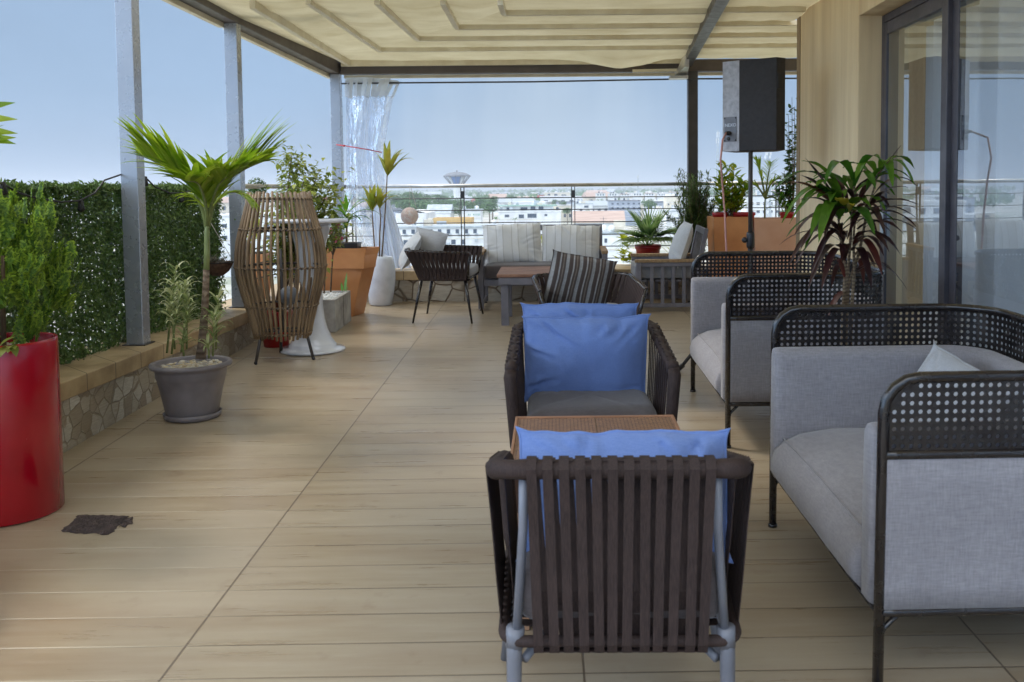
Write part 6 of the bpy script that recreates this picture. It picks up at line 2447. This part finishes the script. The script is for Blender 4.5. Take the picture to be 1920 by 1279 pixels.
ld.build('burgundy_leaves', L_dark, t)
lg.build('green_leaves', L_green, t)
ye = MB()
lf(ye, 1584, 392, 1572, 372, .05, -.25, .2)
lf(ye, 1592, 398, 1600, 385, .03, -.3, .3)
ye.build('yellow_leaves', leafmat('yellow_leaf_patch', [lin(220, 206, 40), lin(206, 196, 60)], .3, .35), t)
# ------------------------------------------------------------------ the town below
GZ = -20.0
ground = NT('dusty_town_ground')
gn = ground.noise(ground.coord(), .02, 8, .65)
gc = ground.ramp(gn, ((.32, lin(96, 116, 82)), (.45, lin(150, 152, 140)), (.58, lin(186, 184, 178)), (.7, lin(158, 146, 128))))
ground.P(Base_Color=gc, Roughness=.95)
m = MB().add([(-6400, -350, GZ), (6400, -350, GZ), (6400, 9500, GZ), (-6400, 9500, GZ)], [(0, 1, 2, 3)])
tag(m.build('ground', ground.m), kind='structure')
m = MB()
rnd.seed(31)


def hill(u, v):
    x = -6300 + 12600 * u
    h = 40 + 22 * noise.noise(V((x * .0007, 3, 0))) + 12 * noise.noise(V((x * .003, 1, 0)))
    return V((x, 7400 + 1900 * v, GZ - 1 + max(6, h) * math.sin(PI * min(1, v * .9 + .02))))


m.grid(hill, 160, 8)
tag(m.build('hills', pm('far_hill', lin(96, 110, 92), lin(82, 96, 84), .95, .01)), kind='structure')

W_wh = pm('white_house_paint', lin(228, 228, 226), lin(204, 204, 204), .8, .3)
W_cr = pm('cream_house_paint', lin(222, 214, 196), lin(200, 190, 172), .8, .3)
W_gr = pm('grey_house_paint', lin(160, 168, 182), lin(140, 148, 160), .8, .3)
W_yl = pm('ochre_house_paint', lin(206, 172, 112), lin(190, 154, 96), .8, .3)
W_rd = pm('red_house_paint', lin(196, 92, 78), lin(180, 80, 70), .8, .3)
R_tin = pm('tin_roof', lin(178, 186, 190), lin(150, 158, 164), .6, .5)
R_green = pm('green_roof', lin(150, 180, 166), lin(130, 160, 148), .7, .5)
R_terra = pm('terracotta_roof', lin(184, 162, 150), lin(164, 140, 128), .85, .8, 0, 1, (.2, 3, 1))
R_dark = pm('dark_roof', lin(116, 118, 124), lin(96, 98, 104), .8, .5)
G_dark = pm('dark_window_glass', lin(70, 82, 98), lin(56, 66, 80), .25, .6)
T_leaf = leafmat('far_tree_leaf', [lin(70, 108, 58), lin(96, 134, 72), lin(58, 92, 54), lin(116, 148, 84)], .25, .6)
T_palm = leafmat('far_palm_leaf', [lin(76, 116, 60), lin(100, 138, 70)], .3, .5)


def zat(py, D):
    return CAM.z + (357 - py) / F * D


def xat(px, D):
    return (px - CX) / F * D


def house(name, label, cat, px0, px1, ytop, D, dep, wall, roof, wins=(), rooftype='flat', group=None, over=.3, winmat=None, base=None):
    x0, x1, z1 = xat(px0, D), xat(px1, D), zat(ytop, D)
    o = V(((x0 + x1) / 2, D, GZ))
    t = thing(name, label, cat, o, group=group)
    w2, h = (x1 - x0) / 2, z1 - GZ
    MB().box(-w2, w2, 0, dep, 0 if base is None else base - GZ, h).build('wall', wall, t)
    m = MB()
    if rooftype == 'flat':
        m.box(-w2 - over, w2 + over, -over, dep + over, h + .02, h + .45)
    elif rooftype == 'gable':
        r = dep * .28
        v = [(-w2 - over, -over, h), (w2 + over, -over, h), (w2 + over, dep + over, h), (-w2 - over, dep + over, h), (-w2 - over, dep / 2, h + r), (w2 + over, dep / 2, h + r)]
        m.add(v, [(0, 1, 5, 4), (2, 3, 4, 5), (0, 4, 3), (1, 2, 5), (3, 2, 1, 0)])
    elif rooftype == 'dome':
        m.grid(lambda u, v: V((-w2 + 2 * w2 * u, dep * v, h + .15 * w2 * math.sin(PI * u) + .02)), 16, 2)
    elif rooftype == 'parapet':
        for a in ((-w2, w2, 0, .4), (-w2, w2, dep - .4, dep), (-w2, -w2 + .4, .41, dep - .41), (w2 - .4, w2, .41, dep - .41)):
            m.box(a[0] - .1, a[1] + .1, a[2] - .1, a[3] + .1, h + .01, h + 1.0)
    m.build('roof', roof, t)
    rq = random.Random(int(px0 * 7 + ytop))
    if rooftype == 'flat' and w2 > 2.5:
        for q in range(3 + int(w2 / 3)):
            cx, cy = rq.uniform(-w2 + 1, w2 - 1), rq.uniform(.8, dep - 1)
            if rq.random() < .55:
                MB().lathe([(.55, h + .46), (.6, h + .6), (.6, h + 1.5), (.3, h + 1.75), (.01, h + 1.78)], 10, cx=cx, cy=cy).build('water_tank', rq.choice((G_dark, R_tin, W_wh)), t)
            else:
                a, c = rq.uniform(.6, 1.5), rq.uniform(.8, 2.2)
                MB().box(cx - a, cx + a, cy - .7, cy + .7, h + .46, h + .46 + c).build('roof_hut', rq.choice((W_cr, W_wh, R_tin)), t)
        ax = rq.uniform(-w2 * .7, w2 * .7)
        MB().beam((ax, dep * .4, h + .4), (ax, dep * .4, h + 3.4), .09, .09).beam((ax - .7, dep * .4, h + 3.0), (ax + .7, dep * .4, h + 3.0), .06, .06).beam((ax - .5, dep * .4, h + 2.5), (ax + .5, dep * .4, h + 2.5), .06, .06).build('aerial', R_dark, t)
    if rooftype == 'flat' and z1 - GZ > 6:
        m = MB()
        for lv_ in range(1, int((z1 - GZ) / 3.1)):
            m.box(-w2 - .06, w2 + .06, -.14, -.005, h - lv_ * 3.1 - .12, h - lv_ * 3.1 + .08)
        if m.v:
            m.build('floor_band', W_cr if wall is W_wh else W_wh, t)
    for (wx, wy, ww, wh) in wins:           # photo pixels: centre x, centre y, width, height
        cx, cz = xat(wx, D) - o.x, zat(wy, D) - GZ
        a, c = ww / F * D / 2, wh / F * D / 2
        f = MB().box(cx - a - .12, cx + a + .12, -.10, -.02, cz - c - .12, cz - c).box(cx - a - .12, cx + a + .12, -.10, -.02, cz + c, cz + c + .12)
        f = f.build('window', wall, t)
        MB().box(cx - a, cx + a, -.06, -.01, cz - c, cz + c).build('pane', winmat or G_dark, f)
    return t


house('apartment_house', 'white two-storey house with a pale green roof and dark openings behind the slatted bench', 'house', 935, 1052, 397, 400, 14, W_wh, W_wh,
      [(951, 404, 8, 5), (978, 405, 10, 7), (998, 404, 17, 8), (1024, 403, 5, 4), (951, 427, 8, 4), (980, 428, 9, 5)], base=GZ)
house('roof_storey', 'set-back upper storey with green roof on the white house behind the bench', 'house', 943, 1038, 386, 404, 9, W_wh, R_green,
      [(956, 391, 11, 6), (983, 391, 13, 6), (1000, 390, 9, 7), (1015, 390, 9, 7)], over=1.6, base=zat(397, 404))
wl = [(758 + k * 16.6, 432, 6.5, 8) for k in range(9)] + [(760 + k * 18, 452, 8, 9) for k in range(7)]
h_ = house('long_building', 'long white building with a row of small windows and cooling units behind the brown chair', 'building', 735, 935, 425, 262, 16, W_wh, R_tin, wl, over=.5)
rnd.seed(5)
ac = MB()
for k in range(9):
    cx, cz = xat(761 + k * 16.6, 262) - h_.location.x, zat(438, 262) - GZ
    ac.box(cx - .35, cx + .45, -.7, -.12, cz - .35, cz + .3)
for k in range(12):
    cx, cz = xat(750 + k * 13, 262) - h_.location.x, zat(rnd.uniform(446, 466), 262) - GZ
    ac.box(cx - .4, cx + .4, -.7, -.12, cz - .35, cz + .3)
tag(ac.build('cooling_units', R_tin, h_), kind='stuff')
house('yellow_house', 'low house with an ochre yellow parapet beyond the hanging shell ball', 'house', 813, 884, 412, 330, 10, W_yl, W_yl, (), 'parapet')
sg = house('shop_building', 'small white building with green marks on its wall beyond the railing', 'building', 866, 902, 393, 380, 10, W_wh, R_tin, (), over=.4)
mk = MB()
for px, wd_ in ((879, 2.2), (882, 1.4), (889, 2.6), (893, 1.8), (897, 2.0), (900, 1.6)):
    cx, cz = xat(px, 380) - sg.location.x, zat(401, 380) - GZ
    mk.box(cx - wd_ * .11, cx + wd_ * .11, -.08, -.01, cz - .35, cz + .4)
mk.build('green_marks', R_green, sg)
house('hall', 'white hall with a rounded pale roof behind the shell ball', 'building', 742, 800, 397, 350, 25, W_wh, W_wh, (), 'dome')
house('hall', 'grey hall with a shallow tin roof right of the rounded white one', 'building', 800, 845, 398, 420, 14, W_wh, R_tin, (), 'gable')
house('terracotta_house', 'white house with a long faded terracotta roof behind the bench end', 'house', 1078, 1170, 418, 300, 13, W_wh, R_terra, [(1122, 425, 7, 4), (1150, 428, 6, 5), (1160, 423, 5, 4)], 'gable', over=.6)
house('grey_block', 'blue grey three-storey block with small windows left of the right post', 'building', 1142, 1201, 378, 560, 14, W_gr, R_dark,
      [(1149 + k * 10, 383, 4, 3) for k in range(6)] + [(1149 + k * 10, 391, 4, 3) for k in range(6)])
house('white_tower_house', 'tall plain white house half hidden by the bushy shrub at the right post', 'house', 1249, 1276, 371, 520, 12, W_cr, W_wh, [(1254, 385, 3, 3)])
house('white_house', 'white house with one blue window above the potted fan palm', 'house', 1218, 1250, 396, 420, 11, W_wh, W_wh, [(1228, 411, 6, 8)])
house('white_house', 'white house with dark garage door right of the potted fan palm', 'house', 1250, 1296, 399, 380, 12, W_wh, R_tin, [(1253, 412, 6, 8), (1272, 411, 8, 3), (1284, 420, 6, 5)])
house('white_house', 'low white house with shaded veranda left of the grey block', 'house', 1080, 1112, 383, 600, 9, W_wh, R_tin, [(1100, 388, 8, 4), (1090, 395, 5, 3)])
house('red_house', 'small red house in the middle distance above the bench', 'house', 1008, 1021, 366, 950, 10, W_rd, R_terra, [(1013, 371, 3, 3)])
house('white_house', 'white villa with a pinkish roof right of the water tower', 'house', 917, 950, 369, 900, 12, W_wh, R_terra, [(922 + k * 5, 372, 2.2, 2) for k in range(6)], 'gable')
house('tall_flats', 'pale block of flats with a dark stair slot left of the baluster', 'building', 1022, 1070, 361, 1000, 14, W_cr, W_wh, [(1043, 366, 6, 5), (1030, 365, 5, 3), (1058, 366, 9, 3)])
for k in range(7):
    house('town_house', ['white town house in the terraced row with orange trim', 'white town house in the terraced row with dark windows'][k % 2], 'house', 1118 + k * 23, 1118 + k * 23 + 18, 363 + (k % 3) * 1.3, 900, 12, W_wh, W_wh if k % 2 else R_terra,
          [(1122 + k * 23, 366, 2.2, 3), (1127 + k * 23, 366, 2.2, 3), (1132 + k * 23, 366, 2.2, 3)], group='row of white town houses near the horizon')
house('white_block', 'big white office block with window rows seen beyond the side railing', 'building', 395, 520, 400, 240, 18, W_wh, W_wh, [(405 + k * 16, 418, 9, 7) for k in range(8)] + [(405 + k * 16, 440, 9, 7) for k in range(8)])
house('white_block', 'white flats seen beyond the side railing right of the lantern', 'building', 540, 628, 382, 420, 15, W_wh, R_tin, [(550 + k * 14, 391, 7, 5) for k in range(6)])
house('white_block', 'large bright white building between the red potted fan palm and the bench', 'building', 1120, 1180, 440, 190, 12, W_wh, R_tin, [(1136, 452, 5, 8)])
house('white_block', 'white building behind the orange planters on the right', 'building', 1400, 1500, 372, 430, 14, W_wh, R_tin, [(1410 + k * 12, 385, 6, 5) for k in range(7)] + [(1410 + k * 12, 400, 6, 5) for k in range(7)])

# water tower
D = 900
t = thing('water_tower', 'white cone-shaped water tower with a blue panel rising above the railing', 'water tower', (xat(858.5, D), D, GZ))
zz = lambda py: zat(py, D) - GZ
k_ = D / F
MB().lathe([(7 * k_, 0), (6.5 * k_, zz(367)), (8 * k_, zz(350)), (9.5 * k_, zz(345)), (17 * k_, zz(329)), (.01, zz(328.8))], 40).build('tank', W_wh, t)
MB().lathe([(26 * k_, zz(329)), (25 * k_, zz(327.6)), (19 * k_, zz(324)), (9 * k_, zz(321.4)), (1.6 * k_, zz(320.8)), (1.5 * k_, zz(318)), (.01, zz(317.8))], 40).build('cap', R_dark, t)
st = MB()
for k in range(16):
    a = 2 * PI * k / 16
    st.beam((25.4 * k_ * math.cos(a), 25.4 * k_ * math.sin(a), zz(328.6)), (11.5 * k_ * math.cos(a), 11.5 * k_ * math.sin(a), zz(345)), .45, .45)
st.build('struts', R_dark, t)
rA, rB = 17.4 * k_, 10.2 * k_
m = MB()
m.grid(lambda u, v: V((math.sin((u - .5) * 1.15) * (rB + (rA - rB) * v), -math.cos((u - .5) * 1.15) * (rB + (rA - rB) * v), zz(344) + (zz(330) - zz(344)) * v)), 10, 3)
m.build('blue_panel', pm('blue_panel', lin(92, 128, 190), None, .6), t)

# masts
def mast(px, D, y0, y1, label, wd_):
    t = thing('telecom_mast', label, 'mast', (xat(px, D), D, GZ))
    m = MB()
    h0, h1 = zat(y1, D) - GZ, zat(y0, D) - GZ
    for sx in (-1, 1):
        for sy in (-1, 1):
            m.beam((sx * wd_, sy * wd_, 0), (sx * wd_ * .35, sy * wd_ * .35, h0 + (h1 - h0)), .28, .28)
    n_ = 14
    for k in range(n_):
        a, c = h1 * (k / n_), h1 * ((k + 1) / n_)
        ra, rc = wd_ * (1 - .65 * k / n_), wd_ * (1 - .65 * (k + 1) / n_)
        for sy in (-1, 1):
            m.beam((-ra, sy * ra, a), (rc, sy * rc, c), .16, .16)
            m.beam((ra, sy * ra, a), (-rc, sy * rc, c), .16, .16)
    m.build('lattice', R_tin, t)
    p = MB()
    for k in range(6):
        a = k * PI / 3
        p.cbox((math.cos(a) * wd_ * .9, math.sin(a) * wd_ * .9, h1 - (h1 - h0) * (.08 + .12 * (k % 2))), (.5, .5, (h1 - h0) * .1))
    p.build('antennas', W_wh, t)


mast(1440, 420, 288, 340, 'lattice telecom mast with antennas right of the loudspeaker pole', 1.4)
mast(1197, 1100, 330, 352, 'small antenna mast on the horizon left of the right post', 1.0)
mast(1346, 900, 248, 345, 'thin hazy radio mast between the dark post and the loudspeaker', 1.5)

# town trees
def crown_mesh(seed, palm=False):
    rnd.seed(seed)
    m = MB()
    if palm:
        for k in range(16):
            a = rnd.uniform(0, 2 * PI)
            m.leaf((0, 0, 0), (math.cos(a), math.sin(a), rnd.uniform(.1, 1.2)), 1.0, .16, .9, .1, 5)
        return m
    for c in range(13):
        a, r = rnd.uniform(0, 2 * PI), rnd.uniform(.1, .62)
        cc = V((math.cos(a) * r, math.sin(a) * r, rnd.uniform(-.25, .42)))
        rr = rnd.uniform(.26, .44)
        for k in range(70):
            d = V((rnd.gauss(0, 1), rnd.gauss(0, 1), rnd.gauss(.25, 1))).normalized()
            m.card(cc + d * rr * rnd.uniform(.7, 1.05), d + V((rnd.gauss(0, .5), rnd.gauss(0, .5), .4)), rnd.uniform(.09, .16), 1.4)
    return m


crowns = [crown_mesh(s_) for s_ in (1, 2, 3, 4)]
crown_me = []
for c in crowns:
    o = c.build('crown', T_leaf)
    crown_me.append(o.data)
    bpy.data.objects.remove(o)
o = crown_mesh(9, True).build('crown', T_palm)
palm_me = o.data
bpy.data.objects.remove(o)
o = MB().tube([(0, 0, 0), (.02, 0, .5), (0, .02, 1)], [.05, .04, .03], 6).build('trunk', M_stembr)
trunk_me = o.data
bpy.data.objects.remove(o)


def ctree(px, ytop, D, wpx, label, palm=False, group=None, name='broad_tree'):
    k = D / F
    h, wd_ = zat(ytop, D) - GZ, wpx * k
    x = xat(px, D)
    t = thing(name, label, 'tree', (x, D, GZ), group=group)
    cr_ = bpy.data.objects.new('crown', palm_me if palm else rnd.choice(crown_me))
    tr_ = bpy.data.objects.new('trunk', trunk_me)
    for q in (cr_, tr_):
        C.objects.link(q)
        q.parent = t
    ch = wd_ * .5 if palm else min(wd_ * .42, h * .48)
    cr_.location = (0, 0, h - ch * (.6 if palm else .85))
    cr_.scale = (wd_ * .55, wd_ * .55, ch)
    cr_.rotation_euler = (0, 0, rnd.uniform(0, 6))
    tr_.scale = (wd_ * .8, wd_ * .8, h - ch * .8)
    return t


rnd.seed(77)
big = [(745, 357, 620, 46), (770, 353, 640, 52), (796, 354, 660, 50), (822, 359, 700, 44), (757, 366, 520, 50), (786, 370, 500, 54), (812, 372, 510, 48), (838, 370, 560, 42), (862, 366, 640, 40),
       (880, 372, 520, 42), (902, 366, 610, 44), (918, 374, 500, 40), (924, 362, 700, 40), (896, 382, 430, 40), (840, 385, 440, 34), (866, 384, 430, 30)]
for px, yt, D, wp in big:
    ctree(px, yt, D, wp, 'broad dark green tree in the grove below the water tower', group='trees in the grove below the water tower')
for px, yt, D, wp in ((1064, 388, 480, 22), (1058, 375, 640, 20), (1098, 392, 430, 26), (1046, 372, 800, 26), (962, 362, 900, 30), (1120, 372, 640, 34), (1215, 372, 640, 30), (1186, 376, 640, 22), (1222, 378, 560, 26), (1290, 392, 420, 30), (1265, 424, 300, 34), (705, 372, 500, 40), (1470, 392, 400, 40), (590, 362, 600, 46), (560, 372, 500, 40)):
    ctree(px, yt, D, wp, 'scattered green tree standing between the white town houses', group='trees scattered between the town houses')
ctree(966, 405, 330, 20, 'lone palm tree in front of the white house with green roof', True, name='palm_tree')
ctree(930, 404, 320, 20, 'lone palm tree left of the white house with green roof', True, name='palm_tree')

# the rest of the town: small houses fading to the horizon
kinds = [('white', 'small white flat-roofed house in the hazy town', W_wh, W_wh), ('cream', 'small cream house in the hazy town', W_cr, W_wh), ('tin', 'small house with a grey tin roof in the hazy town', W_wh, R_tin),
         ('terra', 'small house with a terracotta roof in the hazy town', W_cr, R_terra), ('grey', 'small blue grey house in the hazy town', W_gr, R_dark), ('red', 'small house with a dull red wall in the hazy town', W_rd, R_terra)]
hmesh = {}
for kn, lb, wm, rm in kinds:
    m = MB()
    m.box(-1, 1, 0, 1.2, 0, 1)
    m.slot = 1
    if kn in ('tin', 'terra'):
        m.add([(-1.1, -.1, 1), (1.1, -.1, 1), (1.1, 1.3, 1), (-1.1, 1.3, 1), (-1.1, .6, 1.3), (1.1, .6, 1.3)], [(0, 1, 5, 4), (2, 3, 4, 5), (0, 4, 3), (1, 2, 5), (3, 2, 1, 0)])
    else:
        m.box(-1.04, 1.04, -.04, 1.24, 1.001, 1.07)
    m.slot = 2
    for r in (0.62, .28):
        for c in range(4):
            m.box(-.78 + c * .46, -.58 + c * .46, -.02, -.004, r, r + .2)
    o = m.build('town_house', [wm, rm, G_dark])
    hmesh[kn] = o.data
    bpy.data.objects.remove(o)
rnd.seed(2024)
cnt = 0
while cnt < 250:
    D = 420 * (9.0 ** (rnd.random() ** .8))
    px = rnd.uniform(200, 1560)
    if D < 620 and (730 < px < 1300):
        continue
    if D < 1000 and 730 < px < 935:
        continue
    kn, lb, wm, rm = rnd.choices(kinds, (10, 4, 4, 1.6, 2.2, .5))[0]
    o = bpy.data.objects.new('town_house', hmesh[kn])
    C.objects.link(o)
    h = rnd.choice((5, 7, 7, 10, 10, 13)) * (1 + D / 6000)
    wd_ = rnd.uniform(6, 14) * (1 + D / 3500)
    o.location = (xat(px, D), D, GZ)
    o.rotation_euler = (0, 0, rnd.uniform(-.5, .5))
    o.scale = (wd_, wd_, h)
    tag(o, lb, 'house', 'small houses of the hazy town')
    cnt += 1
# the far town that reads as one speckled mass
m = MB()
rnd.seed(99)
for k in range(1700):
    D = 1100 * (5.0 ** rnd.random())
    x = xat(rnd.uniform(150, 1600), D)
    w_, h_ = rnd.uniform(4, 13) * (1 + D / 4000), rnd.uniform(3, 10) * (1 + D / 5000)
    m.slot = rnd.choices((0, 1, 2, 3), (8, 3, 2, 1))[0]
    m.box(x - w_, x + w_, D, D + w_, GZ, GZ + h_)
    m.slot = 2
    for c in range(3):
        if D < 2600:
            m.box(x - w_ * .7 + c * w_ * .5, x - w_ * .7 + c * w_ * .5 + w_ * .25, D - .12, D - .02, GZ + h_ * .55, GZ + h_ * .8)
tag(m.build('far_town', [W_wh, W_cr, W_gr, R_terra]), kind='stuff')
# far tree belt that reads as one mass
m = MB()
rnd.seed(8)
for k in range(1500):
    D = rnd.uniform(900, 5200)
    px = rnd.uniform(150, 1600)
    x = xat(px, D)
    s_ = rnd.uniform(5, 10) * (1 + D / 2600)
    for q in range(7):
        m.card((x + rnd.gauss(0, s_ * .5), D + rnd.gauss(0, 4), GZ + s_ * rnd.uniform(.3, 1.0)), (rnd.gauss(0, .6), -1, rnd.gauss(.5, .4)), s_ * .75, 1.2)
tag(m.build('far_trees', T_leaf), kind='stuff')

# haze
if True:
    m = MB().box(-6500, 6500, -400, 9600, GZ - 1, 72)
    hz = bpy.data.materials.new('pale_haze')
    hz.use_nodes = True
    ht = hz.node_tree
    ht.nodes.clear()
    ho = ht.nodes.new('ShaderNodeOutputMaterial')
    hv = ht.nodes.new('ShaderNodeVolumePrincipled')
    hv.inputs['Color'].default_value = (.86, .92, 1.0, 1)
    hv.inputs['Density'].default_value = 0.00030
    hv.inputs['Anisotropy'].default_value = .2
    ht.links.new(hv.outputs[0], ho.inputs['Volume'])
    tag(m.build('haze', hz), kind='stuff')
